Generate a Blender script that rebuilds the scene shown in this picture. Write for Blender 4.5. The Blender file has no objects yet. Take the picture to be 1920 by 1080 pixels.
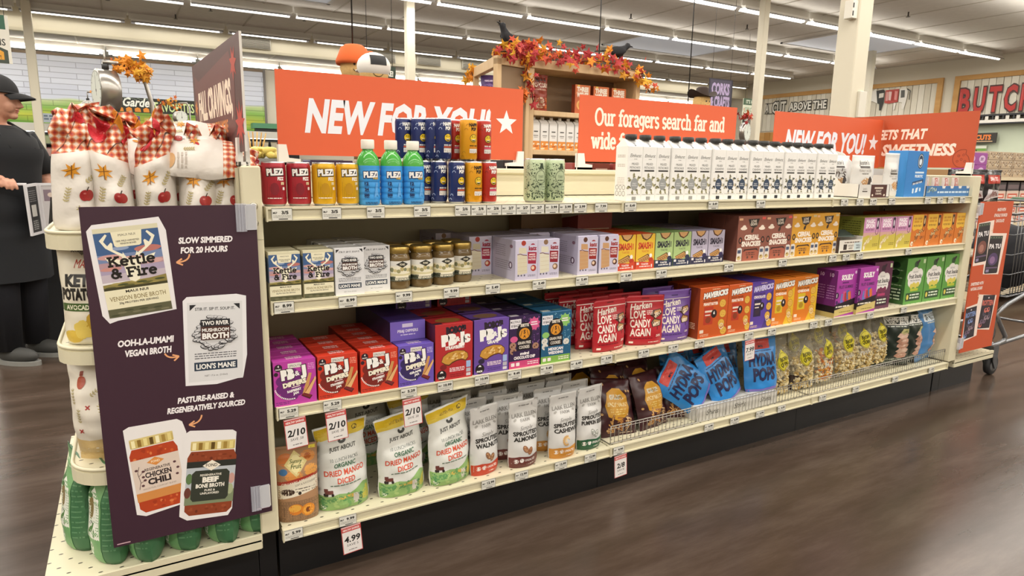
import bpy, bmesh, math, random
from mathutils import Vector, Matrix, noise
from mathutils.geometry import tessellate_polygon
R = math.radians
PI = math.pi
scene = bpy.context.scene
C = scene.collection

# ------------------------------------------------------------------ camera
FPX, YAW, PIT, ROL = 1228.27, 0.530282, 0.184561, 0.017195
cam_d = bpy.data.cameras.new('camera')
cam = bpy.data.objects.new('camera', cam_d)
C.objects.link(cam)
cam_d.sensor_width = 36.0
cam_d.lens = FPX * 36.0 / 1920.0
cam_d.clip_start = 0.02
cam_d.clip_end = 200
fw = Vector((math.sin(YAW) * math.cos(PIT), math.cos(YAW) * math.cos(PIT), -math.sin(PIT)))
rt = Vector((math.cos(YAW), -math.sin(YAW), 0))
up = rt.cross(fw)
r2 = rt * math.cos(ROL) + up * math.sin(ROL)
u2 = up * math.cos(ROL) - rt * math.sin(ROL)
mw = Matrix((r2, u2, -fw)).transposed().to_4x4()
mw.translation = Vector((-0.3198, -1.8607, 1.2679))
cam.matrix_world = mw
scene.camera = cam

# ------------------------------------------------------------------ light
HC = 5.15                                  # sales floor ceiling height
ROWS = [-8.1, -4.6, -1.1, 2.4, 5.9, 9.4, 12.9, 16.3, 19.7]   # fluorescent rows
w = bpy.data.worlds.new('world')
scene.world = w
w.use_nodes = True
w.node_tree.nodes['Background'].inputs[0].default_value = (1.0, 0.97, 0.92, 1)
w.node_tree.nodes['Background'].inputs[1].default_value = 0.35
for yy in ROWS:
    ld = bpy.data.lights.new('fluorescent_row', 'AREA')
    ld.shape = 'RECTANGLE'
    ld.size = 34.0
    ld.size_y = 0.30
    ld.energy = 900 if yy < 18 else 110
    ld.color = (1.0, 0.955, 0.88)
    lo = bpy.data.objects.new('fluorescent_row_light', ld)
    C.objects.link(lo)
    lo.location = (6.5, yy, HC - 0.30)
    lu = ld.copy()                         # added fill that brightens the ceiling, standing in for upward spill of the strips
    lu.energy = (230 if yy < 15 else 120) if yy < 18 else 8
    uo = bpy.data.objects.new('ceiling_fill_uplight', lu)
    C.objects.link(uo)
    uo.location = (6.5, yy, HC - 0.55)
    uo.rotation_euler = (PI, 0, 0)
ld = bpy.data.lights.new('produce_wall_row', 'AREA')    # strip row under the low ceiling that washes the mural
ld.shape = 'RECTANGLE'
ld.size = 34.0
ld.size_y = 0.3
ld.energy = 1000
ld.color = (1.0, 0.97, 0.93)
lo = bpy.data.objects.new('produce_wall_row_light', ld)
C.objects.link(lo)
lo.location = (6.5, 21.6, 4.40)
lo.rotation_euler = (R(28), 0, 0)
vs = scene.view_settings
vs.view_transform = 'Standard'
vs.look = 'None'
vs.exposure = -0.30
vs.gamma = 1.0
vs.use_curve_mapping = False

# ------------------------------------------------------------------ materials
def lin(h):
    h = h.lstrip('#')
    o = []
    for i in (0, 2, 4):
        c = int(h[i:i + 2], 16) / 255
        o.append(c / 12.92 if c <= 0.04045 else ((c + 0.055) / 1.055) ** 2.4)
    return (*o, 1)
MC = {}
def M(h, r=0.5, m=0.0, em=0.0, bump=0.0, bs=60, tr=0.0):
    k = (h, r, m, em, bump, bs, tr)
    if k in MC:
        return MC[k]
    ma = bpy.data.materials.new('mat_' + h.lstrip('#'))
    ma.use_nodes = True
    nt = ma.node_tree
    p = nt.nodes['Principled BSDF']
    p.inputs['Base Color'].default_value = lin(h)
    p.inputs['Roughness'].default_value = r
    p.inputs['Metallic'].default_value = m
    if tr:
        p.inputs['Transmission Weight'].default_value = tr
    if em:
        p.inputs['Emission Color'].default_value = lin(h)
        p.inputs['Emission Strength'].default_value = em
    if bump:
        tc = nt.nodes.new('ShaderNodeTexCoord')
        n = nt.nodes.new('ShaderNodeTexNoise')
        n.inputs['Scale'].default_value = bs
        b = nt.nodes.new('ShaderNodeBump')
        b.inputs['Strength'].default_value = bump
        b.inputs['Distance'].default_value = 0.01
        nt.links.new(tc.outputs['Object'], n.inputs['Vector'])
        nt.links.new(n.outputs['Fac'], b.inputs['Height'])
        nt.links.new(b.outputs['Normal'], p.inputs['Normal'])
    MC[k] = ma
    return ma
def film(h, a, r=0.12):
    """thin clear wrapping film: part transparent, part glossy"""
    k = ('film', h, a, r)
    if k in MC:
        return MC[k]
    ma = bpy.data.materials.new('clear_film')
    ma.use_nodes = True
    nt = ma.node_tree
    p = nt.nodes['Principled BSDF']
    p.inputs['Base Color'].default_value = lin(h)
    p.inputs['Roughness'].default_value = r
    p.inputs['Alpha'].default_value = a
    MC[k] = ma
    return ma
def ramp_mat(name, stops, build, r=0.5, bump=None):
    """procedural material: build(nt, objcoord) returns a factor socket that drives a colour ramp"""
    ma = bpy.data.materials.new(name)
    ma.use_nodes = True
    nt = ma.node_tree
    p = nt.nodes['Principled BSDF']
    tc = nt.nodes.new('ShaderNodeTexCoord')
    fac = build(nt, tc.outputs['Object'])
    cr = nt.nodes.new('ShaderNodeValToRGB')
    el = cr.color_ramp.elements
    while len(el) < len(stops):
        el.new(0.5)
    for e, (pos, h) in zip(el, stops):
        e.position = pos
        e.color = lin(h)
    nt.links.new(fac, cr.inputs[0])
    nt.links.new(cr.outputs[0], p.inputs['Base Color'])
    p.inputs['Roughness'].default_value = r
    if bump:
        b = nt.nodes.new('ShaderNodeBump')
        b.inputs['Strength'].default_value = bump
        b.inputs['Distance'].default_value = 0.01
        nt.links.new(fac, b.inputs['Height'])
        nt.links.new(b.outputs['Normal'], p.inputs['Normal'])
    return ma
def noise_fac(scale, stretch=(1, 1, 1), detail=4, rough=0.55):
    def f(nt, co):
        mp = nt.nodes.new('ShaderNodeMapping')
        mp.inputs['Scale'].default_value = stretch
        n = nt.nodes.new('ShaderNodeTexNoise')
        n.inputs['Scale'].default_value = scale
        n.inputs['Detail'].default_value = detail
        n.inputs['Roughness'].default_value = rough
        nt.links.new(co, mp.inputs[0])
        nt.links.new(mp.outputs[0], n.inputs['Vector'])
        return n.outputs['Fac']
    return f

# ------------------------------------------------------------------ mesh builder
class B:
    def __init__(s):
        s.v, s.f, s.mi, s.mats, s.sm = [], [], [], [], []
    def m(s, mat):
        if isinstance(mat, str):
            mat = M(mat)
        if mat not in s.mats:
            s.mats.append(mat)
        return s.mats.index(mat)
    def add(s, vs_, fs, mat, smooth=False):
        o = len(s.v)
        k = s.m(mat)
        s.v += [tuple(a) for a in vs_]
        for f in fs:
            s.f.append([i + o for i in f])
            s.mi.append(k)
            s.sm.append(smooth)
        return s
    def box(s, x0, x1, y0, y1, z0, z1, mat):
        v = [(x0, y0, z0), (x1, y0, z0), (x1, y1, z0), (x0, y1, z0), (x0, y0, z1), (x1, y0, z1), (x1, y1, z1), (x0, y1, z1)]
        return s.add(v, [(0, 3, 2, 1), (4, 5, 6, 7), (0, 1, 5, 4), (1, 2, 6, 5), (2, 3, 7, 6), (3, 0, 4, 7)], mat)
    def rbox(s, x0, x1, y0, y1, z0, z1, mat, b=0.002, seg=1):
        bm = bmesh.new()
        bmesh.ops.create_cube(bm, size=1)
        for v in bm.verts:
            v.co = Vector(((x0 + x1) / 2 + v.co.x * (x1 - x0), (y0 + y1) / 2 + v.co.y * (y1 - y0), (z0 + z1) / 2 + v.co.z * (z1 - z0)))
        bmesh.ops.bevel(bm, geom=bm.edges[:], offset=b, segments=seg, affect='EDGES')
        bm.verts.index_update()
        s.add([v.co[:] for v in bm.verts], [[v.index for v in f.verts] for f in bm.faces], mat)
        bm.free()
        return s
    def lathe(s, prof, mat, n=24, cx=0, cy=0, smooth=True, cap=True):
        v, f = [], []
        for r, z in prof:
            for i in range(n):
                a = 2 * PI * i / n
                v.append((cx + r * math.cos(a), cy + r * math.sin(a), z))
        for j in range(len(prof) - 1):
            for i in range(n):
                i2 = (i + 1) % n
                f.append((j * n + i, j * n + i2, (j + 1) * n + i2, (j + 1) * n + i))
        s.add(v, f, mat, smooth)
        if cap:
            k = (len(prof) - 1) * n
            s.add(v[:n], [tuple(range(n - 1, -1, -1))], mat)
            s.add(v[k:], [tuple(range(n))], mat)
        return s
    def tube(s, pts, r, mat, n=8, closed=False):
        pts = [Vector(p) for p in pts]
        rs = r if isinstance(r, (list, tuple)) else [r] * len(pts)
        v, f = [], []
        N = len(pts)
        pu = None
        for i, p in enumerate(pts):
            a = pts[(i - 1) % N] if (i > 0 or closed) else p
            b = pts[(i + 1) % N] if (i < N - 1 or closed) else p
            t = (b - a).normalized()
            if pu is None:
                pu = t.orthogonal().normalized()
            pu = (pu - t * pu.dot(t)).normalized()
            w_ = t.cross(pu)
            for k in range(n):
                an = 2 * PI * k / n
                v.append(p + (pu * math.cos(an) + w_ * math.sin(an)) * rs[i])
        for i in range(N if closed else N - 1):
            j = (i + 1) % N
            for k in range(n):
                k2 = (k + 1) % n
                f.append((i * n + k, i * n + k2, j * n + k2, j * n + k))
        if not closed:
            f.append(tuple(range(n - 1, -1, -1)))
            f.append(tuple((N - 1) * n + k for k in range(n)))
        return s.add(v, f, mat, True)
    def prism(s, pts, y0, y1, mat, ax='Y'):
        """extrude an outline drawn in XZ along Y (ax='X': outline in YZ along X; ax='Z': outline in XY along Z)"""
        n = len(pts)
        def q(a, b, d):
            return (a, d, b) if ax == 'Y' else ((d, a, b) if ax == 'X' else (a, b, d))
        v = [q(a, b, y0) for a, b in pts] + [q(a, b, y1) for a, b in pts]
        tri = tessellate_polygon([[Vector((a, b, 0)) for a, b in pts]])
        f = [tuple(t) for t in tri] + [tuple(i + n for i in reversed(t)) for t in tri]
        f += [(i, (i + 1) % n, (i + 1) % n + n, i + n) for i in range(n)]
        return s.add(v, f, mat)
    def grid(s, fn, nu, nv, mat, smooth=True):
        v = [fn(i / nu, j / nv) for j in range(nv + 1) for i in range(nu + 1)]
        f = [(j * (nu + 1) + i, j * (nu + 1) + i + 1, (j + 1) * (nu + 1) + i + 1, (j + 1) * (nu + 1) + i) for j in range(nv) for i in range(nu)]
        return s.add(v, f, mat, smooth)
    def ball(s, c, r, mat, nu=16, nv=10, fn=None):
        rx, ry, rz = r if isinstance(r, (tuple, list)) else (r, r, r)
        def q(u, v):
            a, b = 2 * PI * u, PI * (v - 0.5)
            p = Vector((c[0] + rx * math.cos(b) * math.cos(a), c[1] + ry * math.cos(b) * math.sin(a), c[2] + rz * math.sin(b)))
            return fn(p) if fn else p
        return s.grid(q, nu, nv, mat)
    def mesh(s, name, weld=0.0, recalc=True):
        me = bpy.data.meshes.new(name)
        me.from_pydata(s.v, [], s.f)
        for ma in s.mats:
            me.materials.append(ma)
        me.polygons.foreach_set('material_index', s.mi)
        me.polygons.foreach_set('use_smooth', s.sm)
        if weld or recalc:
            bm = bmesh.new()
            bm.from_mesh(me)
            if weld:
                bmesh.ops.remove_doubles(bm, verts=bm.verts[:], dist=weld)
            if recalc:
                bmesh.ops.recalc_face_normals(bm, faces=bm.faces[:])
            bm.to_mesh(me)
            bm.free()
        me.update()
        return me

def link(name, me, parent=None, loc=(0, 0, 0), rot=(0, 0, 0)):
    o = bpy.data.objects.new(name, me)
    C.objects.link(o)
    o.location = loc
    o.rotation_euler = rot
    if parent is not None:
        o.parent = parent
    return o
def tag(o, label=None, cat=None, group=None, kind=None):
    if label:
        o['label'] = label
    if cat:
        o['category'] = cat
    if group:
        o['group'] = group
    if kind:
        o['kind'] = kind
    return o
def thing(name, label, cat, loc=(0, 0, 0), rot=0.0, parts=(), group=None):
    """one top-level thing: an Empty at its base with its parts; a part is (name, mesh[, sub-parts])"""
    ro = rot if isinstance(rot, (tuple, list)) else (0, 0, rot)
    e = link(name, None, None, loc, ro)
    e.empty_display_size = 0.05
    tag(e, label, cat, group)
    for p in parts:
        c = link(p[0], p[1], e)
        if len(p) > 2 and p[2]:
            for q in p[2]:
                link(q[0], q[1], c)
    return e
def struct(name, me, parent=None, loc=(0, 0, 0), rot=(0, 0, 0)):
    o = link(name, me, parent, loc, rot)
    if parent is None:
        o['kind'] = 'structure'
    return o
ORD = ['first', 'second', 'third', 'fourth', 'fifth', 'sixth', 'seventh', 'eighth', 'ninth', 'tenth', 'eleventh', 'twelfth', 'thirteenth', 'fourteenth', 'fifteenth', 'sixteenth', 'seventeenth', 'eighteenth']

# ------------------------------------------------------------------ flat print (lettering and artwork on packages and signs)
TC = {}
def text_geo(s, bold):
    k = (s, bold)
    if k not in TC:
        cu = bpy.data.curves.new('t', 'FONT')
        cu.body = s
        cu.size = 1.0
        cu.resolution_u = 2
        cu.offset = bold
        cu.fill_mode = 'FRONT'
        ob = bpy.data.objects.new('t', cu)
        me = bpy.data.meshes.new_from_object(ob)
        vs_ = [(v.co.x, v.co.y) for v in me.vertices]
        fs = [tuple(p.vertices) for p in me.polygons]
        bpy.data.objects.remove(ob)
        bpy.data.curves.remove(cu)
        bpy.data.meshes.remove(me)
        TC[k] = (vs_, fs)
    return TC[k]
class A:
    """an artboard W x H (mm); everything drawn later lies a hair above what was drawn before"""
    def __init__(s, W, H):
        s.W, s.H, s.it = W, H, []
    def p(s, pts, c):
        tri = tessellate_polygon([[Vector((x, y, 0)) for x, y in pts]])
        s.it.append((list(pts), [tuple(t) for t in tri], c))
        return s
    def r(s, x, y, w_, h, c, rad=0, rot=0):
        if rad:
            pts = []
            for cx, cy, a0 in ((x + w_ - rad, y + rad, -90), (x + w_ - rad, y + h - rad, 0), (x + rad, y + h - rad, 90), (x + rad, y + rad, 180)):
                for k in range(4):
                    a = R(a0 + 30 * k)
                    pts.append((cx + rad * math.cos(a), cy + rad * math.sin(a)))
        else:
            pts = [(x, y), (x + w_, y), (x + w_, y + h), (x, y + h)]
        if rot:
            cx, cy, ca, sa = x + w_ / 2, y + h / 2, math.cos(R(rot)), math.sin(R(rot))
            pts = [(cx + (a - cx) * ca - (b - cy) * sa, cy + (a - cx) * sa + (b - cy) * ca) for a, b in pts]
        return s.p(pts, c)
    def e(s, cx, cy, rx, ry, c, n=18, rot=0, a0=0, a1=360):
        ca, sa = math.cos(R(rot)), math.sin(R(rot))
        pts = []
        full = a1 - a0 >= 360
        for k in range(n if full else n + 1):
            a = R(a0 + (a1 - a0) * k / n)
            x, y = rx * math.cos(a), ry * math.sin(a)
            pts.append((cx + x * ca - y * sa, cy + x * sa + y * ca))
        return s.p(pts, c)
    def ln(s, pts, wd, c):
        """a stroked line"""
        for (x0, y0), (x1, y1) in zip(pts, pts[1:]):
            L = math.hypot(x1 - x0, y1 - y0) or 1
            nx, ny = -(y1 - y0) / L * wd / 2, (x1 - x0) / L * wd / 2
            s.p([(x0 + nx, y0 + ny), (x0 - nx, y0 - ny), (x1 - nx, y1 - ny), (x1 + nx, y1 + ny)], c)
        return s
    def star(s, cx, cy, ro, c, ri=0.42, n=5, rot=0):
        return s.p([(cx + (ro if k % 2 == 0 else ro * ri) * math.cos(R(90 + rot + 180 / n * k)), cy + (ro if k % 2 == 0 else ro * ri) * math.sin(R(90 + rot + 180 / n * k))) for k in range(2 * n)], c)
    def t(s, txt, x, y, h, c, al='C', w=None, sh=0.0, b=0.02, rot=0, oc=None, ob=0.06):
        """lettering: h is the capital height, w an optional exact width, oc an outline colour"""
        for col, bo in (((oc, ob),) if oc else ()) + ((c, b),):
            vs_, fs = text_geo(txt, bo)
            if not vs_:
                return s
            bv = text_geo(txt, b)[0]
            x0, x1 = min(v[0] for v in bv), max(v[0] for v in bv)
            k = h / 0.72
            kx = (w / (x1 - x0)) if w else k
            ox = {'C': -(x0 + x1) / 2, 'L': -x0, 'R': -x1}[al]
            ca, sa = math.cos(R(rot)), math.sin(R(rot))
            out = []
            for vx, vy in vs_:
                px = (vx + ox) * kx + sh * vy * k
                py = vy * k
                out.append((x + px * ca - py * sa, y + px * sa + py * ca))
            s.it.append((out, fs, col))
        return s
    def ar(s, x0, y0, x1, y1, x2, y2, wd, c):
        """a hand drawn curved arrow from 0 over 1 to 2"""
        P = [((1 - k) ** 2 * x0 + 2 * k * (1 - k) * x1 + k * k * x2, (1 - k) ** 2 * y0 + 2 * k * (1 - k) * y1 + k * k * y2) for k in [i / 8 for i in range(9)]]
        s.ln(P, wd, c)
        a = math.atan2(y2 - P[-2][1], x2 - P[-2][0])
        for d in (2.6, -2.6):
            s.ln([(x2, y2), (x2 + 4 * wd * math.cos(a + d), y2 + 4 * wd * math.sin(a + d))], wd, c)
        return s
    def put(s, o, x, y, k=1.0, rot=0, kx=1.0):
        """copy another artboard's drawing onto this one"""
        ca, sa = math.cos(R(rot)), math.sin(R(rot))
        for pts, fs, c in o.it:
            s.it.append(([(x + k * kx * px * ca - k * py * sa, y + k * kx * px * sa + k * py * ca) for px, py in pts], fs, c))
        return s
    def mesh(s, name, fn, step=None, rough=0.45, off=0.0004, lay=0.00003, clip=None):
        b = B()
        bb, lv = [], []
        for i, (pts, fs, c) in enumerate(s.it):      # a piece lies one layer above whatever it covers
            q = (min(p_[0] for p_ in pts), max(p_[0] for p_ in pts), min(p_[1] for p_ in pts), max(p_[1] for p_ in pts))
            L_ = 0
            for (x0, x1, y0, y1), l_, it in zip(bb, lv, s.it):
                if q[0] < x1 and q[1] > x0 and q[2] < y1 and q[3] > y0:
                    L_ = max(L_, l_ + 1)
            bb.append(q)
            lv.append(L_)
        for i, (pts, fs, c) in enumerate(s.it):
            o = off + lay * lv[i]
            ma = c if not isinstance(c, str) else M(c, rough)
            if step:
                pts = list(pts)
                st, out = list(fs), []
                while st:
                    t_ = st.pop()
                    if len(t_) > 3:
                        st += [(t_[0], t_[q], t_[q + 1]) for q in range(1, len(t_) - 1)]
                        continue
                    L = [math.hypot(pts[t_[q]][0] - pts[t_[(q + 1) % 3]][0], pts[t_[q]][1] - pts[t_[(q + 1) % 3]][1]) for q in range(3)]
                    q = L.index(max(L))
                    if L[q] <= step or len(pts) > 6000:
                        out.append(t_)
                    else:
                        a, d, e_ = t_[q], t_[(q + 1) % 3], t_[(q + 2) % 3]
                        pts.append(((pts[a][0] + pts[d][0]) / 2, (pts[a][1] + pts[d][1]) / 2))
                        m_ = len(pts) - 1
                        st += [(a, m_, e_), (m_, d, e_)]
                fs = out
            if clip:
                fs = [f for f in fs if all(clip(*pts[q]) for q in f)]
            b.add([fn(x / 1000, y / 1000, o) for x, y in pts], fs, ma)
        return b.mesh(name, recalc=False)
def on_front(x0, y, z0):
    return lambda x, z, o: (x0 + x, y - o, z0 + z)
def on_left(x, y1, z0):
    return lambda a, z, o: (x - o, y1 - a, z0 + z)
def on_top(x0, y0, z):
    return lambda a, c_, o: (x0 + a, y0 + c_, z + o)
def on_cyl(r, W, z0, tw=0.0):
    def f(x, z, o):
        a = (x - W / 2000) / r + tw
        return ((r + o) * math.sin(a), -(r + o) * math.cos(a), z0 + z)
    return f

# ================================================================== the setting
S = 1.225                                   # one shelving bay
Z1, Z2, Z3, Z4 = 1.146, 0.888, 0.58, 0.20   # shelf heights, top to bottom
CREAM = M('#D9D2B6', 0.42)
CREAM2 = M('#CFC8AC', 0.45)
BLACKM = M('#17171A', 0.45)

floor_mat = ramp_mat('polished_floor', [(0.28, '#382E25'), (0.5, '#4A3D34'), (0.62, '#55483F'), (0.8, '#65574E')],
                     noise_fac(2.2, (0.5, 2.6, 1), 9, 0.68), 0.24)
nt = floor_mat.node_tree
pb = nt.nodes['Principled BSDF']
nz = nt.nodes.new('ShaderNodeTexNoise')
nz.inputs['Scale'].default_value = 1.3
nz.inputs['Detail'].default_value = 6
mr = nt.nodes.new('ShaderNodeMapRange')
mr.inputs['To Min'].default_value = 0.14
mr.inputs['To Max'].default_value = 0.36
nt.links.new(nz.outputs['Fac'], mr.inputs['Value'])
nt.links.new(mr.outputs[0], pb.inputs['Roughness'])
pb.inputs['Specular IOR Level'].default_value = 0.28
struct('floor', B().box(-12, 25, -12, 24, -0.1, 0, floor_mat).mesh('floor'))

ceil_mat = ramp_mat('ceiling_board', [(0.3, '#D2CDC4'), (0.7, '#DAD5CC')], noise_fac(6, (1, 1, 1), 6), 0.9)
ceil = struct('ceiling', B().box(-12, 25, -12, 20, HC, HC + 0.1, ceil_mat).mesh('ceiling'))
bar_y = B().box(-0.02, 0.02, -12, 20, -0.012, 0.002, M('#BDB7AB', 0.8)).mesh('ceiling_seam')
for i in range(21):
    link('ceiling_seam', bar_y, ceil, (-11 + 1.75 * i, 0, HC))
lowc = struct('ceiling.001', B().box(-12, 25, 20.0, 24, 4.52, 4.6, M('#B7B1A6', 0.9)).mesh('ceiling_low'))
for i in range(14):
    link('ceiling_seam', B().box(-0.02, 0.02, 20.2, 24, -0.012, 0.002, M('#D8D2C6', 0.8)).mesh('ceiling_seam'), lowc, (-9 + 2.6 * i, 0, 4.52))
struct('wall_bulkhead', B().box(-12, 25, 19.98, 20.2, 4.5, HC, M('#D8D0BA', 0.8)).box(-12, 25, 19.94, 19.98, 4.48, 4.56, M('#CFC7B0', 0.8)).mesh('bulkhead'))
struct('wall_left', B().box(-12.1, -12, -12, 24, 0, HC, M('#D2CAB6', 0.85)).mesh('wall_left'))
struct('wall_front', B().box(-12, 25, -9.1, -9, 0, HC, M('#B8B0A0', 0.85)).mesh('wall_front'))
struct('wall_right', B().box(25, 25.1, -12, 24, 0, HC, M('#D5CFBE', 0.85)).mesh('wall_right'))
struct('wall_back', B().box(-12, 25, 24, 24.1, 0, 4.6, M('#CFC7B4', 0.85)).mesh('wall_back'))

# painted mural on the produce wall: pale boarded sky above green fields
def mural_fac(nt, co):
    sp = nt.nodes.new('ShaderNodeSeparateXYZ')
    nt.links.new(co, sp.inputs[0])
    n = nt.nodes.new('ShaderNodeTexNoise')
    n.inputs['Scale'].default_value = 0.35
    n.inputs['Detail'].default_value = 2
    nt.links.new(co, n.inputs['Vector'])
    a = nt.nodes.new('ShaderNodeMath')
    a.operation = 'MULTIPLY_ADD'
    a.inputs[1].default_value = 1.1
    a.inputs[2].default_value = 0
    nt.links.new(n.outputs['Fac'], a.inputs[0])
    b = nt.nodes.new('ShaderNodeMath')
    b.operation = 'ADD'
    nt.links.new(a.outputs[0], b.inputs[0])
    nt.links.new(sp.outputs['Z'], b.inputs[1])
    mr_ = nt.nodes.new('ShaderNodeMapRange')
    mr_.inputs['From Min'].default_value = 2.2
    mr_.inputs['From Max'].default_value = 5.0
    nt.links.new(b.outputs[0], mr_.inputs['Value'])
    return mr_.outputs[0]
mural_mat = ramp_mat('mural_paint', [(0.0, '#5F9A3C'), (0.22, '#7DB24A'), (0.33, '#C4C94E'), (0.42, '#8CBB5A'), (0.50, '#C9D79A'), (0.53, '#D5D9E4'), (1.0, '#E2E4EA')], mural_fac, 0.8)
nt = mural_mat.node_tree
br = nt.nodes.new('ShaderNodeTexBrick')
br.inputs['Scale'].default_value = 1.0
br.inputs['Brick Width'].default_value = 1.4
br.inputs['Row Height'].default_value = 0.17
br.inputs['Mortar Size'].default_value = 0.012
br.inputs['Color1'].default_value = (1, 1, 1, 1)
br.inputs['Color2'].default_value = (0.9, 0.9, 0.92, 1)
br.inputs['Mortar'].default_value = (0.6, 0.6, 0.62, 1)
tcm = nt.nodes.new('ShaderNodeTexCoord')
mpm = nt.nodes.new('ShaderNodeMapping')
mpm.inputs['Rotation'].default_value = (R(90), 0, 0)
nt.links.new(tcm.outputs['Object'], mpm.inputs[0])
nt.links.new(mpm.outputs[0], br.inputs['Vector'])
mx = nt.nodes.new('ShaderNodeMix')
mx.data_type = 'RGBA'
mx.blend_type = 'MULTIPLY'
mx.inputs[0].default_value = 1
crn = [n for n in nt.nodes if n.type == 'VALTORGB'][0]
nt.links.new(crn.outputs[0], mx.inputs[6])
nt.links.new(br.outputs['Color'], mx.inputs[7])
nt.links.new(mx.outputs[2], nt.nodes['Principled BSDF'].inputs['Base Color'])
mur = thing('wall_mural', 'painted mural of pale sky above green fields on the produce wall', 'mural', (0, 23.97, 0), 0,
            [('mural_board', B().box(-6, 4.25, -0.04, 0.02, 1.9, 4.42, mural_mat).mesh('mural_board')),
             ('frame_rail', B().box(-6, 4.25, -0.07, 0.02, 4.42, 4.50, M('#8A7660', 0.7)).mesh('frame_rail')),
             ('frame_post', B().box(4.25, 4.33, -0.07, 0.02, 1.9, 4.5, M('#77706A', 0.6)).mesh('frame_post'))])

# fluorescent strip lights in rows that run along the shelving
TUBE = M('#FFFBF0', 0.4, 0, 5.0)
fx_parts = [('housing', B().box(-1.15, 1.15, -0.08, 0.08, 0.0, 0.05, M('#E4E2DC', 0.5)).prism([(-0.08, 0.0), (-0.13, -0.05), (-0.125, -0.05), (-0.07, 0.0)], -1.15, 1.15, M('#C9CBD0', 0.25, 0.6), 'X').prism([(0.08, 0.0), (0.13, -0.05), (0.125, -0.05), (0.07, 0.0)], -1.15, 1.15, M('#C9CBD0', 0.25, 0.6), 'X').mesh('housing')),
            ('tube', B().tube([(-1.05, 0, -0.03), (1.05, 0, -0.03)], 0.035, TUBE, 8).mesh('tube'))]
hang_me = B().box(-1.2, 1.2, -0.02, 0.02, 0.05, 0.2, M('#CFCBC2', 0.6)).mesh('hanger_rail')
for ri, yy in enumerate((9.4, 12.9, 16.3, 19.6, 21.6)):
    x0 = (-1.2, -2.4, -2.4, -3.6, -4.2)[ri]
    k = 0
    x = x0
    while x < 24:
        fl_ = thing('ceiling_light', f'fluorescent strip light, {ORD[min(k, 17)]} from the left in ceiling row {("nearest the camera", "second nearest", "third nearest", "along the bulkhead", "under the low ceiling")[ri]}', 'light', (x, yy, (HC if ri < 4 else 4.52) - 0.2), 0, fx_parts, 'fluorescent ceiling lights')
        link('hanger_rail', hang_me, fl_)
        x += 2.45
        k += 1

# flat glowing panels between the rows, painting the lit sides of ceiling wells
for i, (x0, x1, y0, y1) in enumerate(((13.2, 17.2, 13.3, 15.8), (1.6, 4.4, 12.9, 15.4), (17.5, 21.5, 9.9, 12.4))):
    thing('skylight', ('pale glowing panel painted as a lit ceiling well right of the tall cream column', 'pale glowing panel painted as a lit ceiling well at the top edge above the left sign', 'pale glowing panel painted as a lit well at the far right of the ceiling')[i], 'skylight', ((x0 + x1) / 2, (y0 + y1) / 2, HC), 0,
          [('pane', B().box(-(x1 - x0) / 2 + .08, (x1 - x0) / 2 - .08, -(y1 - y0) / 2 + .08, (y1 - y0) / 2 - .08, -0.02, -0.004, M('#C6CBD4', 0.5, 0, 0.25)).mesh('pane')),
           ('frame', B().box(-(x1 - x0) / 2, (x1 - x0) / 2, -(y1 - y0) / 2, -(y1 - y0) / 2 + .08, -0.04, -0.004, '#C9C6C0').box(-(x1 - x0) / 2, (x1 - x0) / 2, (y1 - y0) / 2 - .08, (y1 - y0) / 2, -0.04, -0.004, '#C9C6C0').box(-(x1 - x0) / 2, -(x1 - x0) / 2 + .08, -(y1 - y0) / 2, (y1 - y0) / 2, -0.04, -0.004, '#C9C6C0').box((x1 - x0) / 2 - .08, (x1 - x0) / 2, -(y1 - y0) / 2, (y1 - y0) / 2, -0.04, -0.004, '#C9C6C0').mesh('frame'))], 'glowing ceiling well panels')

# building columns
colm = M('#D6CFBB', 0.6)
for nm, lab, x, y, sz in (('column', 'slim cream column at the far left before the mural', -2.15, 19.5, 0.2), ('column', 'slim cream column behind the left orange sign', 5.72, 13.4, 0.2),
                          ('column', 'thick cream column rising behind the milk cartons', 8.42, 3.95, 0.30), ('column', 'slim cream column beside the hanging green banner', 11.55, 8.1, 0.16), ('column', 'slim far column before the cow diagram', 21.0, 11.6, 0.2)):
    o = struct(nm, B().rbox(-sz / 2, sz / 2, -sz / 2, sz / 2, 0, HC, colm, 0.012).mesh('column'), None, (x, y, 0))
    tag(o, lab)
    link('base_plate', B().box(-sz / 2 - .03, sz / 2 + .03, -sz / 2 - .03, sz / 2 + .03, 0, 0.12, '#8A867C').mesh('base_plate'), o)
    if sz == 0.30:
        link('conduit', B().tube([(0.17, -0.06, 0.2), (0.17, -0.06, HC)], 0.014, '#CFC9B8').mesh('conduit'), o)
        link('outlet_box', B().rbox(0.0, 0.16, -0.19, -0.15, 2.0, 2.35, '#D9D5C8', 0.006).mesh('outlet_box'), o)
        link('junction_box', B().rbox(-0.26, -0.14, -0.12, 0.0, 3.27, 3.5, '#E2DED2', 0.006).box(-0.255, -0.235, -0.125, -0.115, 3.3, 3.36, '#333333').box(-0.255, -0.235, -0.125, -0.115, 3.4, 3.46, '#333333').mesh('junction_box'), o)

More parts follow.
